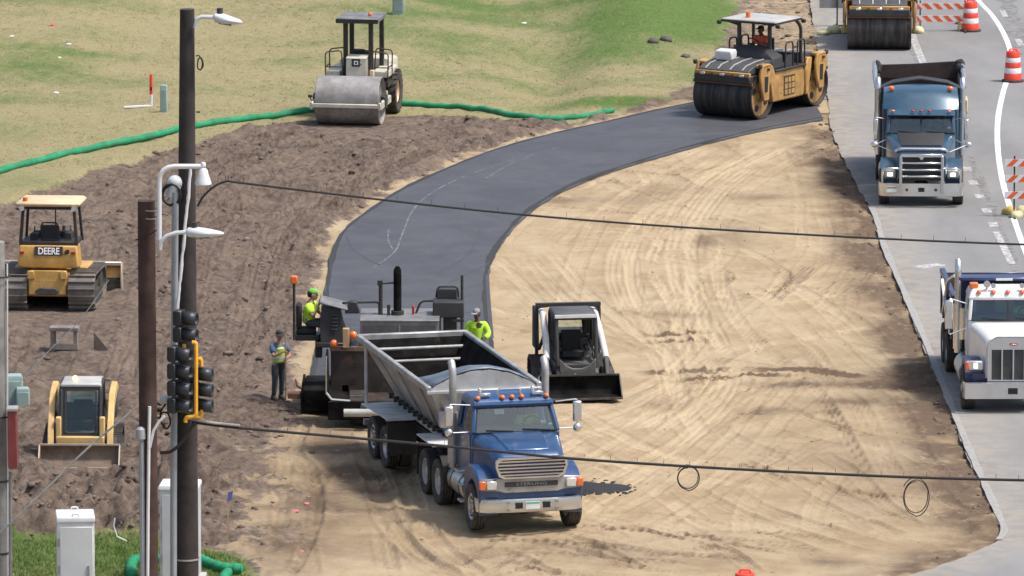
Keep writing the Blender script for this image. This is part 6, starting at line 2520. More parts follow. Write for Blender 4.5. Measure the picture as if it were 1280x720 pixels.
def paver():
    t = vehicle('asphalt_paver', 500, 514, 0, 'dark asphalt paver with tall black exhaust and rusty open hopper behind the trailer', 'paver')
    for s in (-1, 1):
        x0, x1 = sorted((s * .82, s * 1.22))
        belt(x0, x1, oval(-1.5, 2.0, .72), .05, 'track_dark', t, 'crawler_track', .16, .02)
    m = MB()
    m.box(-1.22, 1.22, -1.2, .95, .76, 1.62)
    m.build('tractor_body', 'mid_grey', t, bevel=.03)
    m = MB()
    m.loft([rr_ring(-1.25, .98, 1.6, 2.36, .05), rr_ring(.52, .98, 1.6, 2.36, .05)])
    h = m.build('engine_hood', 'mid_grey', t)
    m = MB()
    m.box(-.90, .90, .52, .54, 1.75, 2.26)
    m.build('front_grille', 'grey_machine', h)
    m = MB()
    m.box(-.02, .02, .54, .552, 1.75, 2.26)
    m.build('grille_divider', 'mid_grey', h)
    m = MB()
    m.box(-.99, .99, -1.26, .55, 2.36, 2.395)
    m.build('hood_top', 'mid_grey', h, bevel=.01)
    m = MB()
    m.cyl((.06, -.3, 2.38), (.06, -.3, 3.42), .10, n=18)
    m.loft([m_ for m_ in [MB().ring(V(.06, -.3 - .0, 3.42), (0, 0, 1), .10, 18), MB().ring(V(.06, -.33, 3.52), (0, -.4, 1), .095, 18), MB().ring(V(.06, -.36, 3.58), (0, -1, 1), .06, 18)]])
    m.build('exhaust_stack', 'tar', t)
    m = MB()
    m.cyl((.06, -.3, 2.39), (.06, -.3, 2.50), .16, n=18)
    m.build('exhaust_collar', 'chassis', t)
    m = MB()
    m.tube([(.48, -.3, 2.38), (.48, -.3, 3.22)], .05, 8)
    m.tube([(.48, -.3, 3.18), (.16, -.3, 3.20)], .025, 6)
    m.box(.43, .56, -.36, -.24, 3.14, 3.26)
    m.build('lamp_post', 'black', t)
    m = MB()
    m.tube([(.28, -.2, 2.38), (.28, -.2, 2.66)], .04, 6)
    m.build('short_pipe', 'black', t)
    for s, xs in ((1, (1.42, .52)), (-1, (-.34, -.92))):
        m = MB()
        m.tube([(xs[0], -.5, 2.40 if s < 0 else 2.64), (xs[0], -.5, 2.66), (xs[1], -.5, 2.68), (xs[1], -.5, 2.38)] if s > 0 else [(xs[0] - .05, -.5, 2.38), (xs[0] - .18, -.5, 2.70), (xs[1], -.5, 2.72)], .028, 8, bend=.10)
        m.build('hand_rail', 'black', t)
    m = MB()
    m.box(-.36, -.30, -.4, -.32, 2.38, 2.62)
    m.build('warning_lamp', 'red_lens', t, bevel=.015)
    # operator stations slid out on both sides
    m = MB()
    m.box(1.22, 2.10, -1.0, -.05, 1.60, 1.72)
    m.box(2.0, 2.62, -1.0, -.35, 1.72, 1.86)
    m.box(1.95, 2.12, -.9, -.3, 1.30, 1.72)
    st = m.build('operator_deck', 'black', t, bevel=.02)
    m = MB()
    m.loft([[(1.28, -.75, 1.72), (1.98, -.75, 1.72), (1.98, -.15, 1.72), (1.28, -.15, 1.72)], [(1.42, -.70, 2.2), (2.0, -.70, 2.2), (2.0, -.2, 2.2), (1.42, -.2, 2.2)], [(1.50, -.75, 2.58), (1.95, -.75, 2.58), (1.95, -.2, 2.58), (1.50, -.2, 2.58)]])
    for k in range(5):
        m.box(1.55, 1.72, -.16 + .0, -.14, 2.02 + k * .09, 2.06 + k * .09)
    cn = m.build('control_console', 'dark', st, bevel=.04, seg=2)
    m = MB()
    m.loft([[(1.30, -.85, 2.58), (2.0, -.85, 2.76), (2.0, -.10, 2.70), (1.30, -.10, 2.52)], [(1.30, -.85, 2.63), (2.0, -.85, 2.81), (2.0, -.10, 2.75), (1.30, -.10, 2.57)]])
    m.build('console_lid', 'mid_grey', cn, bevel=.02)
    m = MB()
    m.loft([[(1.0, -.6, 2.42), (1.38, -.6, 2.42), (1.38, -.3, 2.42), (1.0, -.3, 2.42)], [(1.08, -.6, 2.72), (1.26, -.6, 2.72), (1.26, -.3, 2.72), (1.08, -.3, 2.72)]])
    m.build('lamp_cluster', 'dark', st, bevel=.02)
    m = MB()
    m.box(2.10, 2.60, -.90, -.42, 1.86, 2.02)
    m.box(2.46, 2.60, -.90, -.42, 2.0, 2.62)
    m.build('seat', 'void', st, bevel=.05, seg=2)
    m = MB()
    m.cyl((2.64, -.3, 1.75), (2.64, -.3, 3.20), .035, n=8)
    m.build('beacon_mast', 'black', st)
    m = MB()
    m.box(2.55, 2.73, -.39, -.21, 3.18, 3.38)
    m.build('beacon', 'orange_lens', st, bevel=.03, seg=2)
    m = MB()
    m.box(-1.75, -.90, -.8, -.1, 1.55, 1.66)
    m.box(-1.42, -1.08, -.6, -.3, 1.66, 2.34)
    st2 = m.build('operator_deck', 'black', t, bevel=.02)
    m = MB()
    m.box(-1.60, -.82, -.75, -.12, 2.34, 2.74)
    m.build('control_console', 'dark', st2, bevel=.03, seg=2)
    m = MB()
    m.loft([[(-1.42 + q, y, z) for q, y in ((0, -.75), (.50, -.75), (.50, -.62), (0, -.62))] for z, q_ in ((2.74, 0), (2.98, 0))])
    m.tube([(-1.46, -.68, 2.76), (-1.44, -.68, 3.04), (-.94, -.68, 3.04), (-.90, -.68, 2.76)], .03, 6, bend=.1)
    m.build('seat', 'dark', st2, bevel=.05, seg=2)
    m = MB()
    m.tube([(-1.54, -.15, 1.66), (-1.54, -.12, 2.34)], .03, 6)
    m.tube([(-1.0, -.15, 1.66), (-1.0, -.12, 2.34)], .03, 6)
    m.box(-1.6, -1.3, -.16, -.10, 2.24, 2.30)
    m.build('support_frame', 'black', st2)
    m = MB()
    m.cyl((-1.55, -.5, 1.7), (-1.55, -.5, 3.36), .035, n=8)
    m.build('tall_mast', 'black', st2)
    # hopper: floor, rust-brown wings, rear wall
    m = MB()
    m.box(-1.70, 1.70, .92, 1.0, .62, 1.70)
    m.box(-1.2, 1.2, 1.0, 2.2, .58, .66)
    hp = m.build('hopper', 'hopper_rust', t, bevel=.01)
    for s in (-1, 1):
        m = MB()
        m.loft([[(s * 1.2, y, .60), (s * 1.2, y, .66), (s * 1.66, y, .72), (s * 1.74, y, .86), (s * 1.76, y, zt), (s * 1.81, y, zt), (s * 1.80, y, .82), (s * 1.70, y, .62)] for y, zt in ((.95, 1.74), (1.6, 1.74), (2.05, 1.74))])
        m.build('hopper_wing', 'tar', hp)
        m = MB()
        m.bar((s * 1.79, 2.06, .84), (s * 1.785, 2.06, 1.745), .035, .05)
        m.build('wing_edge', 'pale_edge', hp)
        m = MB()
        m.tube([(s * 1.18, 2.07, .63), (s * 1.66, 2.07, .67), (s * 1.79, 2.07, .84)], .035, 6)
        m.build('wing_lip', 'pale_grey', hp)
    m = MB()
    m.box(-1.72, 1.72, .86, 1.02, 1.70, 1.80)
    m.build('hopper_rear_rail', 'bucket_rust', hp)
    m = MB()
    m.box(1.24, 1.40, .95, 1.12, 1.80, 2.28)
    m.build('wooden_stop', 'timber', hp, bevel=.01)
    for x, z in ((1.62, 1.80), (1.14, 2.02)):
        m = MB()
        m.ball((x, .96, z + .07), (.10, .10, .11), 12, 8)
        m.build('warning_lamp', 'orange_lens', t)
    m = MB()
    m.box(-1.75, 1.75, 2.10, 2.22, .18, .64)
    m.build('hopper_apron', 'tar', t, bevel=.02)
    m = MB()
    for s in (-1, 1):
        m.box(s * .7 - .08, s * .7 + .08, 2.2, 2.5, .42, .58)
    m.cyl((-1.35, 2.52, .42), (1.35, 2.52, .42), .10, n=16)
    m.build('push_roller', 'pale_grey', t)
    # screed with end gates
    m = MB()
    m.box(-2.35, 2.40, -2.2, -1.3, .09, .52)
    m.build('screed', 'tar', t, bevel=.02)
    for s in (-1, 1):
        m = MB()
        m.box(min(s * 1.5, s * 2.42), max(s * 1.5, s * 2.42), -.62, .42, .06, .62)
        m.build('screed_extension', 'tar', t, bevel=.03)
        m = MB()
        m.box(s * 2.44 - .03, s * 2.44 + .03, -2.2, .45, .04, .55)
        m.build('end_gate', 'tar', t)
        m = MB()
        m.box(s * 1.34 - .08, s * 1.34 + .08, -2.0, 1.0, .62, .84)
        m.build('tow_arm', 'chassis', t)
    m = MB()
    m.tube([(2.44, .1, .6), (2.56, .1, .66), (2.60, .1, .82)], .03, 6)
    m.box(2.46, 2.80, -.05, .25, .36, .50)
    m.build('sensor_arm', 'brown_steel', t, bevel=.03)
    return t


M['timber'] = pm('raw_timber', (.48, .33, .17), .8, var=.2)
M['hopper_rust'] = pm('rusty_hopper', (.028, .022, .019), .75, var=.5, rust=.42)
PAVER = paver()
# ---------------------------------------------------------------- who is where
def local(root, x, y, z):
    return root.matrix_basis @ Vector((x, y, z))


STAND = dict(pel=(0, 0, .98), chest=(0, .02, 1.33), neck=(0, .03, 1.50), head=(0, .07, 1.66), shr=(.19, .01, 1.41), shl=(-.19, .01, 1.41),
             elr=(.27, .05, 1.13), ell=(-.27, .05, 1.13), wrr=(.22, .28, 1.08), wrl=(-.22, .28, 1.08),
             hipr=(.10, 0, .93), hipl=(-.10, 0, .93), knr=(.12, .03, .50), knl=(-.11, .0, .50), anr=(.13, -.02, .085), anl=(-.12, -.05, .085))
# the man at the edge of the soil, both hands on a rod
j = dict(STAND)
j.update(elr=(.24, .16, 1.17), wrr=(.10, .33, 1.27), ell=(-.25, .16, 1.14), wrl=(-.02, .35, 1.12), look=(.25, 1, -.15), head=(.01, .07, 1.66))
pz = G(348, 500)
WORKER = person(0, 0, 35, 'worker in vest over blue shirt and dark cap, standing beside the mat holding a rod', j, 'blue_shirt', 'trousers', 'cap_dark', 'short', loc=V(pz.x, pz.y, 0), vest='vest')
WORKER.location.z = 0.0
m = MB()
m.cyl((0, 0, 0), (.0, 0, 1.72), .018, n=8)
m.build('shaft', 'timber', None)
rod = C.objects[-1]
e = empty('hand_rod', WORKER.matrix_basis @ V(.04, .40, 0))
rod.parent = e
m = MB()
m.prism([(-.13, .0), (.13, .0), (.11, .05), (-.11, .05)], 'y', -.015, .015)
m.build('head', 'chassis', e)
tag(e, 'long wooden-handled hand tool held upright by the worker in the vest', 'hand tool')

# operator on the seat slid out at the paver's side, looking across the machine
sj = sit(hands=((.16, .33, .30), (-.20, .40, .22)))
sj.update(look=(-.15, 1, 0), wrr=(.10, .26, .60), elr=(.30, .16, .30))
OPERATOR = person(0, 0, 80, 'operator in hi-vis yellow shirt and green cap seated on the outer seat of the paver', sj, 'hivis', 'trousers', 'cap_green', 'short', loc=local(PAVER, 2.30, -.66, 2.03))
# man on the far walkway, seen over the trailer
j = dict(STAND)
j.update(look=(.35, 1, -.2), elr=(.30, .02, 1.14), ell=(-.30, .03, 1.14), wrr=(.26, .22, 1.0), wrl=(-.22, .26, 1.05))
q = local(PAVER, -1.92, -1.75, .52)
HELPER = person(0, 0, -8, 'worker in hi-vis yellow shirt and grey cap standing behind the trailer', j, 'hivis', 'trousers', 'cap_grey', 'long', loc=q, skin='skin_dark')
# roller driver
sj = sit(hands=((.14, .56, .38), (-.14, .56, .38)))
sj.update(look=(.5, 1, -.1))
person(0, 0, -32, 'driver in orange shirt and dark cap seated under the roller canopy', sj, 'hivis_orange', 'trousers', 'cap_dark', 'short', loc=local(ROLLER, .15, -.34, 1.74), skin='skin_dark')
# lorry drivers
sj = sit(hands=((.18, .50, .22), (-.18, .50, .22)))


def driver(root, x, y, z, a, label, shirt, hat):
    return person(0, 0, a, label, sj, shirt, 'trousers', hat, 'short', loc=local(root, x, y, z))


driver(TRACTOR, -.48, -1.72, 1.70, 14, 'driver in hi-vis shirt at the wheel of the blue tractor truck', 'hivis', 'cap_dark')
driver(WHITE_TIPPER, -.48, -1.98, 1.72, .8, 'driver in hi-vis shirt at the wheel of the white dump truck', 'hivis', 'cap_dark')
driver(BLUE_TIPPER, -.48, -2.0, 1.60, -2.2, 'driver in grey shirt at the wheel of the steel blue dump truck', 'cap_grey', 'cap_dark')

OPERATOR.scale = (1.24, 1.24, 1.08)
# ================================================================ poles, wires, signals, cabinets and small things
M['pole_dark'] = pm('creosoted_pole', (.040, .032, .030), .85, var=.3, bump=.5, bs=22)
M['pole_red'] = pm('red_brown_pole', (.060, .032, .026), .85, var=.35, bump=.5, bs=22)
M['pole_grey'] = pm('weathered_pole', (.26, .25, .235), .9, var=.25, bump=.5, bs=22)
M['cable'] = pm('black_cable', (.014, .014, .015), .6)
M['conduit'] = pm('grey_conduit', (.34, .36, .38), .5, var=.1)
M['white_pipe'] = pm('white_pipe', (.72, .72, .72), .45, var=.06)
M['lamp_grey'] = pm('pale_lamp_metal', (.60, .62, .63), .45, var=.06)
M['signal_black'] = pm('signal_black', (.030, .033, .038), .42)
M['signal_yellow'] = pm('signal_yellow', (.85, .42, .03), .45)
M['lens_dark'] = pm('unlit_lens', (.03, .006, .005), .2)
M['cabinet'] = pm('cabinet_grey_white', (.74, .75, .76), .45, var=.05, dust=.1)
M['cabinet_grey'] = pm('cabinet_grey', (.52, .55, .58), .45, var=.06, dust=.1)
M['pedestal'] = pm('pale_green_box', (.28, .38, .35), .6, var=.12)
M['red_box'] = pm('faded_red', (.26, .05, .05), .6, var=.2)
M['wattle'] = pm('green_net', (.014, .235, .105), .8, var=.25, bump=.8, bs=26)
M['barrel_orange'] = pm('barrel_orange', (.80, .06, .03), .5, var=.08)
M['barrel_white'] = pm('barrel_white', (.74, .74, .74), .5, var=.05)
M['board_orange'] = pm('board_orange', (.78, .13, .03), .5)
M['bag'] = pm('pale_yellow_bag', (.55, .52, .30), .85, var=.2, bump=.4)
M['bag_ochre'] = pm('ochre_bag', (.52, .36, .10), .85, var=.2)
M['sign_back'] = pm('sign_back', (.33, .34, .35), .5, .3)
M['concrete'] = pm('concrete', (.42, .41, .38), .9, var=.15)
M['steel_plate'] = pm('brown_plate', (.13, .10, .085), .8, var=.3)
M['pink'] = pm('marking_pink', (.62, .16, .20), .8)
M['ribbon'] = pm('blue_ribbon', (.11, .13, .34), .8)
M['asphalt_loose'] = pm('loose_asphalt', (.022, .022, .024), .85, bump=1.0, bs=25)
M['rock'] = pm('dark_rock', (.09, .08, .075), .9, var=.3)
M['litter'] = pm('litter_white', (.7, .7, .68), .7)


def wood_pole(name, px, py, r0, r1, h, lean, mat, label):
    p = G(px, py)
    m = MB()
    n = 14
    m.loft([m.ring(V(lean * (k / n) * h, 0, -1.5 + (h + 1.5) * k / n), (lean, 0, 1), r0 + (r1 - r0) * k / n, 20) for k in range(n + 1)])
    e = tag(empty(name, (p.x, p.y, 0)), label, 'pole')
    m.build('shaft', mat, e)
    return e


PY = 790
MAIN = wood_pole('utility_pole', 232.5, PY, .285, .155, 13.62, .0085, 'pole_dark', 'tallest dark wooden utility pole with a street lamp at its top')
my = MAIN.location.y
SEC = wood_pole('utility_pole', 187, 800, .205, .185, 9.6, .0, 'pole_red', 'shorter red-brown wooden pole with flat top beside the tallest pole')
sy = SEC.location.y
LEFT = wood_pole('utility_pole', -2, 770, .26, .22, 8.3, .0, 'pole_grey', 'weathered grey wooden pole carrying a red box')
ly = LEFT.location.y


def sub(e, m, name, mat, parent, **k):
    """add a part that was modelled in the place's own coordinates"""
    o = m.build(name, mat, parent, **k)
    r = parent
    while r.parent:
        r = r.parent
    o.data.transform(Matrix.Translation(-r.location))
    return o


# cuffs and loops of wire on the tall pole
m = MB()
m.tube([P(x, y, my - .3) for x, y in crv([(245, 70), (249, 70), (253, 78), (251, 87), (247, 84), (248, 74), (252, 73), (254, 82), (250, 88)], 6)], .016, 6)
sub(0, m, 'wire_loop', 'cable', MAIN)
m = MB()
m.lathe([(.275, -.02), (.28, 0), (.275, .02)], P(233, 698, my), (0, 0, 1), 24, cap=False)
sub(0, m, 'band', 'galv', MAIN)
m = MB()
m.tube([P(217, 770, my - .2), P(217, 600, my - .2), P(218, 420, my - .2), P(219, 240, my - .2)], .075, 10)
sub(0, m, 'conduit', 'conduit', MAIN)
m = MB()
rw = random.Random(4)
wav = [P(239 - (y - 205) * .097 + rw.uniform(-.5, .5), y, my - .36) for y in range(205, 484, 6)]
m.tube(wav, [.036 + rw.uniform(-.006, .008) for _ in wav], 7)
sub(0, m, 'wrapped_cable', 'white_pipe', MAIN)
m = MB()
for k in range(3):
    c = P(213.5 + k * .7, 243 + k, my - .25)
    m.tube([c + V(.20 * math.cos(a), .02 * k, .22 * math.sin(a)) for a in np.linspace(0, 2 * PI, 22)], .022, 6)
sub(0, m, 'cable_coil', 'cable', MAIN)
m = MB()
m.ball(P(219, 228, my - .1), (.17, .16, .16), 14, 10)
m.cyl(P(219, 228, my - .1), P(215, 246, my - .1), .16, .14, n=14)
sub(0, m, 'weather_head', 'lamp_grey', MAIN)
for y in (193, 140):
    m = MB()
    m.bar(P(245, y, my), P(250, y, my), .03)
    sub(0, m, 'step_bolt', 'black', MAIN)


def street_lamp(px0, py0, px1, py1, y, label, arm_pts):
    """cobra head lamp on a bent arm"""
    a = P(px0, py0, y)
    e = tag(empty('street_lamp', a), label, 'street lamp')
    m = MB()
    m.tube([P(x, yy, y) for x, yy in arm_pts], .045, 8)
    sub(0, m, 'arm', 'lamp_grey', e)
    b, c = P(px0, py0, y), P(px1, py1, y)
    d = c - b
    m = MB()
    m.loft([[b + d * t + V(0, w_ * math.cos(q), h_ * math.sin(q)) for q in np.linspace(0, 2 * PI, 14, endpoint=False)] for t, w_, h_ in ((0, .07, .06), (.05, .11, .10), (.3, .17, .12), (.6, .16, .09), (.9, .10, .05), (1, .03, .02))])
    hd = sub(0, m, 'lamp_head', 'lamp_grey', e)
    m = MB()
    m.cyl(b + d * .22 + V(0, 0, .10), b + d * .22 + V(0, 0, .22), .065, n=10)
    sub(0, m, 'photocell', 'dark', hd)
    m = MB()
    m.loft([[b + d * t + V(0, w_, z) for w_, z in ((-.10, -.07), (.10, -.07), (.08, -.115), (-.08, -.115))] for t in (.18, .62)])
    sub(0, m, 'lens', 'mid_grey', hd)
    return e


street_lamp(267, 21.5, 303, 28, my - .2, 'pale street lamp head on a short arm at the top of the tallest pole', [(244, 35), (246, 24), (252, 21), (267, 21.5)])
street_lamp(233, 290, 280, 292, sy - .5, 'pale street lamp head on a curved arm in front of the tallest pole', [(200, 312), (201, 302), (208, 295), (220, 291), (235, 290)])
m = MB()
m.box(-.12, .12, -.05, .05, -.03, .03)
# white bent pipe carrying a bell-shaped camera housing
e = tag(empty('camera_mast', P(199, 300, sy - .3)), 'white bent pipe mast with a bell-shaped camera fixed to the shorter pole', 'camera mast')
m = MB()
m.tube([P(199, 300, sy - .3), P(199, 208, sy - .3), P(257, 208, sy - .3)], .055, 10, bend=.35)
sub(0, m, 'mast', 'white_pipe', e)
m = MB()
m.lathe([(.04, .28), (.06, .24), (.05, .16), (.09, .12), (.12, .0), (.17, -.14), (.175, -.19), (.15, -.20)], P(254, 219, sy - .3), (0, 0, 1), 18)
sub(0, m, 'camera', 'white_pipe', e)
m = MB()
for y in (262, 272):
    m.lathe([(.20, -.012), (.205, 0), (.20, .012)], P(187, y, sy), (.05, 0, 1), 18, cap=False)
sub(0, m, 'strap', 'galv', e)
# conduits and boxes on the shorter pole
m = MB()
m.tube([P(179, 800, sy - .2), P(178, 660, sy - .2), P(177, 552, sy - .2)], .055, 8)
sub(0, m, 'conduit', 'conduit', SEC)
m = MB()
m.tube([P(184, 800, sy - .25), P(185, 640, sy - .25), P(186, 560, sy - .25), P(187, 508, sy - .25)], .035, 8)
sub(0, m, 'riser_pipe', 'white_pipe', SEC)
m = MB()
m.lathe([(.05, .2), (.10, .15), (.11, -.05), (.05, -.12)], P(176, 545, sy - .2), (0, 0, 1), 14)
sub(0, m, 'service_head', 'conduit', SEC)
m = MB()
m.tube([P(187, 560, sy - .25), P(192, 538, sy - .25), P(199, 527, sy - .25), P(206, 520, sy - .25)], .03, 6)
sub(0, m, 'white_lead', 'white_pipe', SEC)
m = MB()
m.ball(P(207, 500, my - .5), (.13, .13, .13), 12, 8)
m.cyl(P(200, 502, my - .4), P(207, 500, my - .5), .05, n=8)
sub(0, m, 'detector', 'white_pipe', SEC)
m = MB()
m.tube([P(170, 300, sy), P(182, 296, sy - .25), P(199, 286, sy - .3)], .016, 5)
sub(0, m, 'lead_wire', 'cable', SEC)
# red box and pipes on the grey pole
m = MB()
a, b = P(10, 512, ly - .35), P(22, 584, ly - .35)
m.box(a.x, b.x, ly - .55, ly - .15, b.z, a.z)
o = sub(0, m, 'red_box', 'red_box', LEFT, bevel=.02)
m = MB()
m.box(a.x - .02, b.x + .02, ly - .57, ly - .13, a.z, a.z + .05)
sub(0, m, 'lid', 'pale_grey', o)
m = MB()
m.tube([P(13, 770, ly - .32), P(13, 590, ly - .32)], .04, 8)
sub(0, m, 'conduit', 'pole_grey', LEFT)
m = MB()
m.tube([P(9.5, 770, ly - .1), P(9, 330, ly - .1)], .018, 6)
sub(0, m, 'ground_wire', 'white_pipe', LEFT)
for y in (600, 690, 520, 345):
    m = MB()
    m.lathe([(.255, -.02), (.26, 0), (.255, .02)], P(-2, y, ly), (0, 0, 1), 18, cap=False)
    sub(0, m, 'band', 'chassis', LEFT)


# ---- traffic signals beside the tall pole
def signal(name, x0, y0, n, pitch, y, ang, label, bracket):
    e = tag(empty(name, P(x0, y0, y)), label, 'traffic signal')
    d = V(math.sin(ang), -math.cos(ang), 0)
    u = V(math.cos(ang), math.sin(ang), 0)
    for k in range(n):
        c = P(x0, y0 + pitch * k, y)
        m = MB()
        q = .165
        m.loft([[c - d * .1 * s + u * q * a * kk + V(0, 0, q * b * kk) for a, b in ((-1, -1), (1, -1), (1, 1), (-1, 1))] for s, kk in ((2, .85), (1.6, 1), (0, 1))])
        h = sub(0, m, 'signal_section', 'signal_black', e, bevel=.02)
        m = MB()
        rings = []
        for t in (0, 1):
            rings.append([c + d * (.01 + .30 * t) + u * .148 * math.cos(a) + V(0, 0, .148 * math.sin(a) - .03 * t) for a in np.linspace(R(-65), R(245), 20)])
        m.loft(rings, cap=False, closed=False)
        v = sub(0, m, 'visor', 'signal_black', h)
        v.modifiers.new('s', 'SOLIDIFY').thickness = .012
        m = MB()
        m.lathe([(.128, .0), (.11, .03), (.06, .05), (.001, .055)], c, d, 18)
        sub(0, m, 'lens', 'lens_dark', h)
    for pts in bracket:
        m = MB()
        m.tube([P(px, py, y - .10) for px, py in pts], .042, 8, bend=.08)
        sub(0, m, 'bracket', 'signal_yellow', e)
    return e


signal('traffic_signal', 229, 397, 2, 20.5, my - .55, R(75), 'upper black signal head of two sections on the tallest pole', [[(230, 430), (230, 436)]])
signal('traffic_signal', 222, 442, 4, 21.5, my - .75, R(72), 'longest black signal head of four sections on the tallest pole', [[(240, 428), (245, 428), (245, 520), (232, 522), (232, 528)]])
signal('traffic_signal', 248, 467, 3, 19.5, my - .5, R(82), 'black signal head of three long visors with yellow brackets on the tallest pole', [[(246, 450), (251, 448), (252, 458)], [(240, 520), (252, 522), (252, 512)]])
m = MB()
m.tube([P(x, y, my - .6) for x, y in crv([(207, 505), (201, 515), (202, 528), (208, 536), (213, 528), (210, 517), (203, 516), (200, 524), (206, 534)], 6)], .022, 6)
sub(0, m, 'cable_loop', 'cable', MAIN)
m = MB()
m.tube([P(x, y, my - .6) for x, y in crv([(200, 566), (214, 564), (228, 552), (238, 536), (244, 529)], 6)], .04, 6)
sub(0, m, 'drop_cable', 'cable', MAIN)


# ---- overhead cables
def cable(pts, y, r, label, name='overhead_cable', coils=(), ties=0, mat='cable', fine=8):
    q = crv(pts, fine)
    e = tag(empty(name, P(q[0][0], q[0][1], y)), label, 'cable')
    m = MB()
    m.tube([P(a, b, y) for a, b in q], r, 8)
    sub(0, m, 'line', mat, e)
    if ties:
        m = MB()
        k = 0
        for i in range(ties):
            t = (i + .5) / ties * (len(q) - 1)
            a = q[int(t)] * (1 - t % 1) + q[min(int(t) + 1, len(q) - 1)] * (t % 1)
            c = P(a[0], a[1], y)
            m.bar(c, c + V(.01, 0, .12), .008)
        o = sub(0, m, 'tie_wire', mat, e)
        o['kind'] = 'stuff'
    for cx, cy, rx, rz in coils:
        c = P(cx, cy, y)
        m = MB()
        pts = []
        for i in range(60):
            a = i / 60 * 2 * PI * 2.2 + PI / 2
            g_ = 1 + .03 * math.sin(i * .35) + (.10 if i > 40 else -.08 if i < 22 else .0)
            pts.append(c + V(rx * g_ * math.cos(a), .002 * i, rz * g_ * math.sin(a)))
        m.tube(pts, .011, 6)
        sub(0, m, 'spare_coil', mat, e)
    return e


cable([(240, 528), (300, 535), (420, 545.5), (560, 558), (700, 572), (860, 583), (1010, 591), (1150, 597), (1290, 600.5), (1420, 602)], my - .5, .030, 'lower thick black overhead cable with two hanging spare coils', coils=[(860, 598, .23, .25), (1145, 622, .27, .38)], ties=44)
cable([(247, 258), (254, 246), (268, 233), (284, 226.5), (300, 228.5), (420, 243), (560, 259), (700, 272.5), (860, 284.5), (1020, 294), (1160, 301), (1290, 306), (1420, 310)], my - .3, .023, 'upper black overhead cable running from the tallest pole across the mat', ties=40)
m = MB()
cable([(232, 522), (262, 528), (300, 532)], my - .55, .03, 'short silver span wire clamp beside the signal heads', 'span_wire', mat='galv')
cable([(-30, 690), (0, 666), (60, 609), (110, 560), (172, 508)], sy - .6, .022, 'thin pale guy wire slanting up from the grey pole to the red-brown pole', 'guy_wire', mat='galv')
cable([(0, 505), (60, 440), (100, 400), (136, 350)], ly + 6, .010, 'thin grey wire slanting across the soil bank beside the bulldozer', 'guy_wire', mat='conduit')


# ---- cabinets, pedestals
def cabinet(px, py, w_, d, h, rot, label, mat, top=True):
    p = G(px, py)
    e = tag(empty('control_cabinet', (p.x, p.y, 0), R(rot)), label, 'cabinet')
    m = MB()
    m.box(-w_ / 2, w_ / 2, -d / 2, d / 2, 0.06, h)
    b = m.build('body', mat, e, bevel=.012)
    m = MB()
    m.loft([[(x * (w_ / 2 + .02) * k, y * (d / 2 + .02) * k, z) for x, y in ((-1, -1), (1, -1), (1, 1), (-1, 1))] for z, k in ((h, 1), (h + .08, 1), (h + .11, .97))])
    r = m.build('roof', 'cabinet', e, bevel=.012)
    for s in (-1, 1):
        m = MB()
        m.tube([(-.07, s * d * .42, h + .10), (-.07, s * d * .42, h + .17), (.07, s * d * .42, h + .17), (.07, s * d * .42, h + .10)], .02, 6, bend=.05)
        m.build('lifting_eye', 'cabinet', r)
    m = MB()
    m.box(-w_ / 2 + .05, w_ / 2 - .03, -d / 2 - .025, -d / 2 - .002, .12, h - .10)
    dr = m.build('door', mat, e, bevel=.01)
    for z in (h * .25, h * .52, h * .80):
        m = MB()
        m.box(-w_ / 2 - .012, -w_ / 2 + .045, -d / 2 - .035, -d / 2 + .02, z - .09, z + .09)
        m.build('hinge', 'galv', dr)
    m = MB()
    m.box(w_ * .30, w_ * .36, -d / 2 - .05, -d / 2 - .02, h * .45, h * .56)
    m.build('handle', 'galv', dr)
    m = MB()
    m.box(-w_ / 2 - .12, w_ / 2 + .12, -d / 2 - .12, d / 2 + .12, -.6, .07)
    m.build('plinth', 'concrete', e, bevel=.02)
    return e


cabinet(95, 770, .80, .95, 2.18, 5, 'white control cabinet standing alone on the grass, its lifting eyes visible', 'cabinet')
c2 = cabinet(226, 724, .84, .80, 2.10, -4, 'grey control cabinet half hidden behind the tallest pole', 'cabinet_grey')


def pedestal(px, py, w_, d, h, rot, label, mat='pedestal', louvre=False):
    p = G(px, py)
    e = tag(empty('utility_pedestal', (p.x, p.y, ground_z(p.x, p.y) - .02), R(rot)), label, 'utility box')
    m = MB()
    m.loft([[(x * w_ / 2 * k, y * d / 2 * k, z) for x, y in ((-1, -1), (1, -1), (1, 1), (-1, 1))] for z, k in ((-.2, 1), (h * .93, .98), (h, .86))])
    b = m.build('housing', mat, e, bevel=.02, seg=2)
    m = MB()
    m.box(-w_ * .42, w_ * .42, -d / 2 - .012, -d / 2 + .004, h * .12, h * .84)
    m.build('door', mat, e, bevel=.01)
    if louvre:
        m = MB()
        for k in range(7):
            m.box(-w_ * .36, w_ * .36, -d / 2 - .03, -d / 2 - .012, h * (.18 + k * .09), h * (.22 + k * .09))
        m.build('louvre', 'conduit', e)
    return e


pedestal(18, 503, .42, .4, .92, 8, 'wider pale green utility box beside the grey pole', 'pedestal')
pedestal(26, 506, .34, .3, .66, 8, 'narrower pale green utility box in front of its wider twin', 'pedestal').location.x += .05
pedestal(205, 142, .22, .2, .88, -6, 'small pale green pedestal box on the grass beside the orange marker post', 'pedestal')
pedestal(498, 32, .40, .35, .95, 0, 'pale green utility box with louvres far back on the grass', 'pedestal', True)

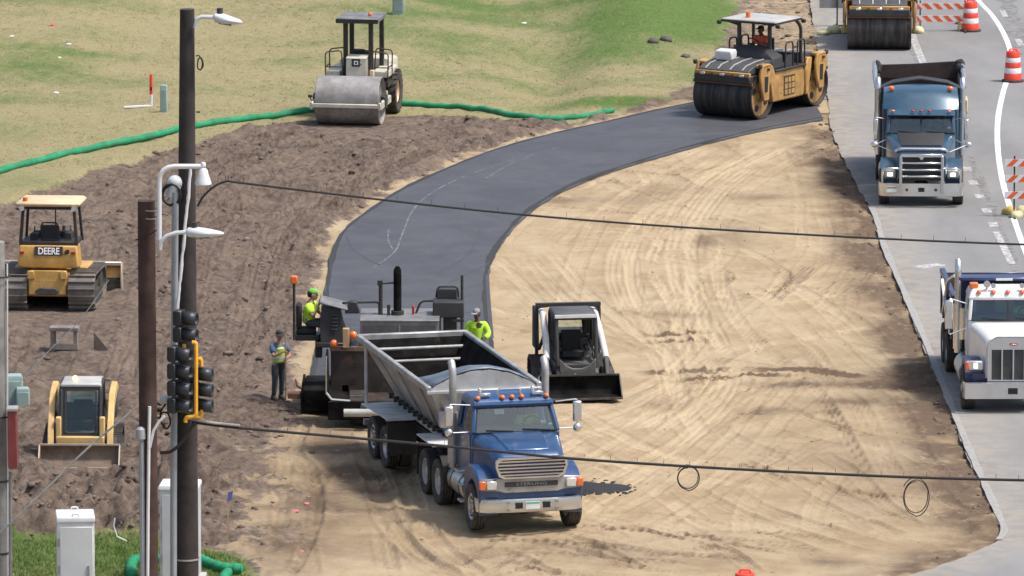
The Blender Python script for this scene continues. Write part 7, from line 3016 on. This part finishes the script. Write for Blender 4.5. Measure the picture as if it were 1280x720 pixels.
# marker post with a white strip lying at its foot
p = G(189, 135)
e = tag(empty('marker_post', (p.x, p.y, ground_z(p.x, p.y))), 'orange and white marker post standing on the dry grass', 'marker post')
m = MB()
m.cyl((0, 0, -.2), (0, 0, .38), .05, n=12)
m.build('base', 'white_pipe', e)
m = MB()
m.cyl((0, 0, .38), (0, 0, 1.02), .052, .045, n=12)
u = m.build('sleeve', 'barrel_orange', e)
m = MB()
m.box(-.03, .03, -.056, -.045, .50, .62)
m.build('label_patch', 'void', u)
p = G(172, 136)
m = MB()
m.loft([[(-.42, -.25, .0), (.42, .1, .0), (.42, .22, .0), (-.42, -.10, .0)], [(-.42, -.25, .06), (.42, .1, .06), (.42, .22, .06), (-.42, -.10, .06)]])
o = tag(m.build('white_board', 'litter', None, bevel=.01), 'white board lying on the grass at the foot of the orange marker post', 'board')
o.location = (p.x, p.y, ground_z(p.x, p.y) + .01)


# ---- traffic barrels
def barrel():
    e = empty('traffic_barrel', (0, 0, 0))
    m = MB()
    m.lathe([(.36, 0), (.36, .05), (.31, .07)], (0, 0, 0), (0, 0, 1), 24)
    m.build('rubber_base', 'rubber', e)
    for i, (z0, z1, r0, r1, mt) in enumerate(((.06, .27, .290, .282, 'barrel_orange'), (.27, .45, .272, .265, 'barrel_white'), (.45, .62, .258, .250, 'barrel_orange'), (.62, .78, .242, .235, 'barrel_white'), (.78, .98, .228, .215, 'barrel_orange'))):
        m = MB()
        m.lathe([(r0 - .012, z0), (r0, z0 + .015), (r1, z1 - .015), (r1 - .012, z1)], (0, 0, 0), (0, 0, 1), 28)
        m.build('band', mt, e)
    m = MB()
    m.tube([(-.12, 0, .97), (-.11, 0, 1.05), (.11, 0, 1.05), (.12, 0, .97)], .022, 6, bend=.04)
    m.build('handle', 'barrel_orange', e)
    return e


B0 = barrel()
for i, (px, py, lab) in enumerate(((1266, 103, 'orange and white traffic barrel standing on the curved white edge line'), (1213, 40, 'orange and white traffic barrel beside the far striped barricade'), (931, 768, 'orange traffic barrel of which only the top and its handle show'))):
    o = B0 if i == 0 else copy_tree(B0)
    p = G(px, py)
    o.location = (p.x, p.y, .034 if i < 2 else ground_z(p.x, p.y))
    tag(o, lab, 'traffic barrel', 'orange traffic barrels')


# ---- barricades, sandbags, sign
def stripes(m, w_, z0, z1, y, n, flip=1):
    """a board of slanting orange bars on white"""
    m.mi = 0
    m.box(-w_ / 2, w_ / 2, y - .012, y + .012, z0, z1)
    m.mi = 1
    h = z1 - z0
    for k in range(n):
        x = -w_ / 2 + w_ * (k + .1) / n
        q = w_ / n * .5
        pts = [(x, z0), (x + q, z0), (x + q + flip * h, z1), (x + flip * h, z1)]
        pts = [(min(max(a, -w_ / 2), w_ / 2), b) for a, b in pts]
        m.prism(pts, 'y', y - .0165, y - .013)


def barricade(px, py, w_, zs, rot, label, flip):
    p = G(px, py)
    e = tag(empty('road_barricade', (p.x, p.y, .034), R(rot)), label, 'barricade')
    for z in zs:
        m = MB()
        stripes(m, w_, z, z + .21, -.04, int(w_ / .30), flip)
        m.build('striped_board', ['barrel_white', 'board_orange'], e)
    for s in (-1, 1):
        x = s * (w_ / 2 - (.12 if w_ > 1 else .28))
        m = MB()
        m.bar((x, 0, 0), (x, 0, zs[-1] + .30), .045)
        m.bar((x, -.55, .02), (x, .55, .02), .05)
        m.build('post', 'black', e)
    return e


barricade(1178, 40, 1.75, (.32, .74), 0, 'wide striped barricade standing across the road behind the trucks', -1)
barricade(1277, 272, 1.0, (.52, 1.0, 1.46), 0, 'striped barricade with three boards cut off by the picture edge', 1)


def sandbag(px, py, sx, sy_, sz, label, mat, z=.034, seed=0):
    r = random.Random(seed)
    p = G(px, py)
    m = MB()
    m.loft([[V(sx * k * math.cos(a) * (1 + .15 * math.sin(3 * a + seed)), sy_ * k * math.sin(a), zz + .02 * math.sin(2 * a + seed)) for a in np.linspace(0, 2 * PI, 16, endpoint=False)] for zz, k in ((0, .9), (sz * .4, 1.0), (sz * .8, .8), (sz, .4))])
    o = tag(m.build('sandbag', mat, None, ang=70), label, 'sandbag', 'sandbags weighing down the barricades')
    o.location = (p.x, p.y, z)
    o.rotation_euler.z = r.uniform(-.5, .5)
    return o


for i, a in enumerate(((1147, 42, .24, .3, .20, 'pale yellow sandbag under the nearer post of the wide far barricade', 'bag'),
                       (1203, 39, .16, .3, .24, 'small round pale sandbag between the far barricade and its traffic barrel', 'bag'),
                       (1199, 31, .10, .2, .20, 'small ochre sandbag standing behind the round pale sandbag', 'bag_ochre'),
                       (1030, 44, .22, .3, .16, 'flat pale sandbag at the outer end of the row under the grey sign', 'bag'),
                       (1043, 42, .26, .3, .24, 'lumpy pale sandbag in the middle of the row under the grey sign', 'bag'),
                       (1056, 42, .20, .3, .22, 'pale sandbag under the grey sign nearest to the cut-off roller', 'bag'),
                       (1262, 269, .22, .2, .22, 'ochre sandbag at the foot of the three-board barricade', 'bag_ochre'),
                       (1270, 273, .20, .2, .18, 'pale sandbag at the foot of the three-board barricade', 'bag'),
                       (1278, 268, .16, .2, .22, 'upright pale sandbag at the picture edge behind the three-board barricade', 'bag'))):
    sandbag(*a, seed=i)
p = G(1047, 34)
e = tag(empty('road_sign', (p.x, p.y, .034)), 'grey back of a temporary road sign on a thin black stand', 'sign')
m = MB()
m.box(-.62, .45, -.02, .0, .62, 1.75)
b = m.build('panel', 'sign_back', e, bevel=.02)
m = MB()
m.box(.10, .28, -.035, -.021, .95 + .36, 1.06 + .38)
m.build('orange_patch', 'board_orange', b)
m = MB()
m.bar((-.02, -.05, 0), (-.02, -.05, 1.3), .05)
m.bar((-.05, -.05, .03), (.60, -.05, .03), .05)
m.bar((-.02, -.5, .02), (-.02, .5, .02), .05)
m.build('stand', 'black', e)


# ---- green net wattles
def wattle(pts, r, label, lift=.0, knots=True):
    q = crv(pts, 14)
    c = []
    for i, (a, b) in enumerate(q):
        g_ = G(a, b)
        c.append(V(g_.x, g_.y, max(ground_z(g_.x, g_.y), -.05) + r * .75 + lift))
    for k in range(3):
        c = [c[0]] + [V(b.x, b.y, (a.z + b.z + d.z) / 3) for a, b, d in zip(c, c[1:], c[2:])] + [c[-1]]
    e = tag(empty('straw_wattle', (c[0].x, c[0].y, 0)), label, 'erosion wattle', 'green net wattles on the ground')
    m = MB()
    rs = [r * (1 + .10 * math.sin(i * .9) + .07 * math.sin(i * 2.3)) * (.35 if i in (0, len(c) - 1) else 1) for i in range(len(c))]
    m.tube(c, rs, 10)
    o = m.build('net_tube', 'wattle', None, ang=70)
    o.data.transform(Matrix.Translation(-e.location))
    o.parent = e
    return e


wattle([(-60, 236), (0, 219), (60, 203), (120, 185), (180, 173), (215, 165), (260, 157), (310, 149), (352, 145), (397, 141)], .105, 'green net wattle along the grass edge, longest run left of the soil roller')
wattle([(499, 130), (530, 132), (565, 135), (600, 140), (634, 147), (665, 150), (695, 150), (730, 148), (768, 139)], .095, 'green net wattle running from the soil roller to the head of the fresh mat')
wattle([(165, 722), (164, 708), (172, 702), (186, 702), (204, 704)], .12, 'green net wattle curling round the foot of the red-brown pole')
wattle([(250, 701), (262, 707), (280, 712), (304, 713)], .12, 'green net wattle running out from the grey cabinet across the lawn')
wattle([(279, 740), (280, 724), (286, 716)], .11, 'short green net wattle turning down at the picture bottom')

# ---- what lies about on the soil
p = G(81, 436)
e = tag(empty('timber_trestle', (p.x, p.y, ground_z(p.x, p.y)), R(-4)), 'small grey timber trestle standing on the soil below the bulldozer', 'trestle')
M['trestle_wood'] = pm('grey_timber', (.22, .19, .165), .85, var=.25)
m = MB()
m.box(-.38, .38, -.22, .22, .50, .60)
m.build('top', 'trestle_wood', e, bevel=.01)
for s in (-1, 1):
    m = MB()
    m.box(s * .30 - .05, s * .30 + .05, -.18, .18, -.1, .50)
    m.build('leg', 'trestle_wood', e)
m = MB()
m.box(-.36, .36, -.20, -.10, .02, .16)
m.build('bottom_rail', 'trestle_wood', e)
p = G(126, 435)
m = MB()
m.prism([(-.18, -.1), (.20, -.1), (.20, .02), (-.18, .50)], 'y', -.03, .03)
o = tag(m.build('steel_plate', 'steel_plate', None, bevel=.006), 'triangular brown steel plate stuck upright in the soil beside the trestle', 'plate')
o.location = (p.x, p.y, ground_z(p.x, p.y))
m = MB()
rr_ = random.Random(3)
m.loft([[V(.75 * k * math.cos(a) * (1 + .18 * math.sin(3 * a + 1)) + .2 * k * math.cos(a) ** 2, .85 * k * math.sin(a) * (1 + .15 * math.sin(4 * a)), z) for a in np.linspace(0, 2 * PI, 40, endpoint=False)] for z, k in ((-.05, 1.05), (.03, .9), (.07, .6), (.10, .25))])
for i in range(70):
    a, q = rr_.uniform(0, 2 * PI), rr_.uniform(.7, 1.35)
    m.ball((.85 * q * math.cos(a), .85 * q * math.sin(a), .015), (rr_.uniform(.03, .07),) * 2 + (.03,), 6, 4)
o = m.build('spilled_asphalt', 'asphalt_loose', None)
tag(o, 'spilled black asphalt beside the front bumper of the blue tractor truck', 'asphalt', kind='stuff')
p = G(738, 609)
o.location = (p.x, p.y, ground_z(p.x, p.y))
# survey stake and ribbons
p = G(304, 676)
e = tag(empty('survey_stake', (p.x, p.y, ground_z(p.x, p.y))), 'thin survey stake with blue ribbon at the back of the lawn', 'stake')
m = MB()
m.bar((-.35, 0, -.1), (-.33, 0, 1.05), .035)
m.build('stake', 'timber', e)
m = MB()
m.sheet([(-.36, -.03, .78), (-.26, -.03, .86), (-.22, -.03, 1.06), (-.34, -.03, 1.02)], .01)
m.build('ribbon', 'ribbon', e)
for px, py in ((380, 582), (384, 628), (376, 686), (370, 640)):
    g_ = G(px, py)
    m = MB()
    m.loft([[V(.08 * k * math.cos(a), .12 * k * math.sin(a), z) for a in np.linspace(0, 2 * PI, 9, endpoint=False)] for z, k in ((0, 1.0), (.012, .8))])
    o = tag(m.build('paint_mark', 'pink', None), 'pink survey paint mark sprayed on the sand left of the truck', 'paint mark', 'pink survey marks')
    o.location = (g_.x, g_.y, ground_z(g_.x, g_.y) + .004)
p = G(160, 676)
m = MB()
m.tube([(0, 0, 0), (-.25, 0, .12), (-.33, 0, .38), (-.30, 0, .55)], .02, 6)
o = tag(m.build('bent_pipe', 'white_pipe', None), 'thin white bent pipe end sticking out of the lawn beside the red-brown pole', 'pipe')
o.location = (p.x, p.y, ground_z(p.x, p.y))


def rock(px, py, r, label, mat, cat, seed, flat=.55):
    g_ = G(px, py)
    q = random.Random(seed)
    m = MB()
    bm = m.bm
    bmesh.ops.create_icosphere(bm, subdivisions=2, radius=r)
    for v in bm.verts:
        v.co *= q.uniform(.78, 1.15)
        v.co.z *= flat
    o = tag(m.build('boulder' if cat == 'rock' else 'litter_piece', mat, None, ang=60), label, cat)
    o.location = (g_.x, g_.y, ground_z(g_.x, g_.y) + r * flat * .4)


rock(816, 63, .20, 'dark boulder at the head of a small soil patch in the green grass', 'rock', 'rock', 1)
rock(832, 60, .22, 'larger dark boulder beyond the small soil patch in the grass', 'rock', 'rock', 2)
rock(857, 72, .16, 'low dark rock on the grass nearest to the ochre roller', 'rock', 'rock', 3, .4)
for i, (px, py, lab, mt) in enumerate(((86, 62, 'white scrap of litter on the green patch of grass', 'litter'), (15, 54, 'small white litter at the far picture corner grass', 'litter'), (655, 33, 'pale flat scrap of litter in the middle of the grass', 'litter'),
                                       (66, 43, 'orange scrap lying on bare soil in the grass', 'barrel_orange'), (63, 11, 'orange scrap lying on the farthest green grass', 'barrel_orange'), (74, 77, 'yellowish scrap lying below the white litter', 'bag'), (70, 117, 'white scrap on dry grass above the long wattle', 'litter'), (402, 280, 'white scrap on the soil beside the mat edge', 'litter'))):
    rock(px, py, .09, lab, mt, 'litter', 20 + i, .4)


# ---- tufts of grass over lawn and field
def tufts(name, n, region, h0, h1, seed, mat, gmin):
    r = np.random.default_rng(seed)
    verts, faces = [], []
    x0, x1, y0, y1 = region
    k = 0
    while k < n:
        px, py = r.uniform(x0, x1), r.uniform(y0, y1)
        g_ = G(px, py)
        i = min(max(int(np.searchsorted(ax, g_.x)), 0), nx - 1)
        jx = min(max(int(np.searchsorted(ay, g_.y)), 0), ny - 1)
        k += 1
        if wG[i, jx] < .75 or green[i, jx] < gmin + r.uniform(-.2, .2):
            continue
        z = Z[i, jx]
        for b in range(5):
            a, l, h = r.uniform(0, 2 * PI), r.uniform(.02, .10), r.uniform(h0, h1)
            ox, oy = r.normal(0, .06, 2)
            w_ = r.uniform(.008, .018)
            s_ = len(verts)
            verts += [(g_.x + ox - w_ * math.sin(a + 1.3), g_.y + oy + w_ * math.cos(a + 1.3), z - .02), (g_.x + ox + w_ * math.sin(a + 1.3), g_.y + oy - w_ * math.cos(a + 1.3), z - .02), (g_.x + ox + l * math.cos(a), g_.y + oy + l * math.sin(a), z + h)]
            faces.append((s_, s_ + 1, s_ + 2))
    me = bpy.data.meshes.new(name)
    me.from_pydata(verts, [], faces)
    me.materials.append(M[mat])
    o = bpy.data.objects.new(name, me)
    C.objects.link(o)
    return o


def blade_mat(name, a, b):
    k = NB(name)
    c = k.mix(k.ramp(k.noise(1.5, 5, .7), .35, .68), a, b)
    k.b.inputs['Specular IOR Level'].default_value = .2
    return k.out(c, .8)


M['blades'] = blade_mat('grass_blades', (.135, .215, .055), (.30, .36, .13))
M['blades_dry'] = blade_mat('dry_blades', (.26, .26, .12), (.44, .40, .24))
tag(tufts('lawn_grass', 7000, (-10, 330, 664, 728), .03, .11, 1, 'blades', -.4), 'short green grass growing round the cabinets and pole feet', 'grass', kind='stuff')
tag(tufts('field_grass', 7000, (-10, 900, -10, 215), .02, .06, 2, 'blades_dry', -.3), 'mown half dry grass growing over the field', 'grass', kind='stuff')



# ---- loose lumps of soil and gravel
def lumps(name, n, weight, r0, r1, seed, mat):
    """angular lumps lying where weight says they are common"""
    r = np.random.default_rng(seed)
    bm = bmesh.new()
    bmesh.ops.create_icosphere(bm, subdivisions=1, radius=1)
    T = np.array([v.co[:] for v in bm.verts])
    F = np.array([[v.index for v in f.verts] for f in bm.faces])
    bm.free()
    I = r.integers(i0, i0 + ni, n * 6)
    J = r.integers(j0, j0 + nj, n * 6)
    ok = r.random(n * 6) < weight[I, J]
    I, J = I[ok][:n], J[ok][:n]
    n = len(I)
    rad = r0 * (r1 / r0) ** (r.random(n) ** 2.6)
    vs, fs = [], []
    for k in range(n):
        t = T * r.uniform(.65, 1.2, (12 if len(T) == 12 else len(T), 1)) * (rad[k] * np.array([r.uniform(.8, 1.4), r.uniform(.8, 1.4), r.uniform(.5, .85)]))
        a = r.uniform(0, 6.28)
        c, s_ = math.cos(a), math.sin(a)
        t = np.stack([t[:, 0] * c - t[:, 1] * s_, t[:, 0] * s_ + t[:, 1] * c, t[:, 2]], 1)
        vs.append(t + np.array([X[I[k], J[k]], Y[I[k], J[k]], Z[I[k], J[k]] + rad[k] * .15]))
        fs.append(F + k * len(T))
    V_, F_ = np.concatenate(vs).astype(np.float32), np.concatenate(fs).astype(np.int32)
    me = bpy.data.meshes.new(name)
    me.vertices.add(len(V_))
    me.vertices.foreach_set('co', V_.reshape(-1))
    me.loops.add(F_.size)
    me.loops.foreach_set('vertex_index', F_.reshape(-1))
    me.polygons.add(len(F_))
    me.polygons.foreach_set('loop_start', np.arange(0, F_.size, 3, dtype=np.int32))
    me.update(calc_edges=True)
    me.materials.append(M[mat])
    o = bpy.data.objects.new(name, me)
    C.objects.link(o)
    return o


def lump_mat(name, a, b):
    k = NB(name)
    k.b.inputs['Specular IOR Level'].default_value = .1
    k.bump(k.noise(30, 6, .8), .8, .03)
    return k.out(k.mix(k.ramp(k.noise(2.4, 5, .75), .3, .7), a, b), .95)


M['soil_lumps'] = lump_mat('soil_lumps', (.090, .069, .057), (.29, .228, .182))
M['crumbs'] = lump_mat('edge_crumbs', (.070, .055, .045), (.24, .19, .145))
M['sand_lumps'] = lump_mat('sand_lumps', (.30, .22, .14), (.50, .40, .27))
patch = sstep(-.15, .35, fbm(X, Y, 4.5, 151, 3) + .12)
keep = (1 - np.clip(pad * 1.6, 0, 1)) * (sMAT < -.15) * (sROAD < -.05)
tag(lumps('soil_clods', 9000, wD * keep * (.15 + .85 * patch) * (.35 + low), .022, .13, 5, 'soil_lumps'), 'loose clods of brown soil scattered over the graded bank', 'soil', kind='stuff')
tag(lumps('edge_rubble', 2600, sstep(.9, .05, -sROAD) * (PY > 135) * keep + .5 * sstep(.5, .1, -sMAT) * wS * keep * .3, .02, .10, 6, 'crumbs'), 'dark crumbled pavement and soil along the road edge', 'rubble', kind='stuff')
tag(lumps('sand_crumbs', 1300, wS * keep * patch * .7, .012, .04, 7, 'sand_lumps'), 'small lumps of sand lying over the bare pad', 'sand', kind='stuff')
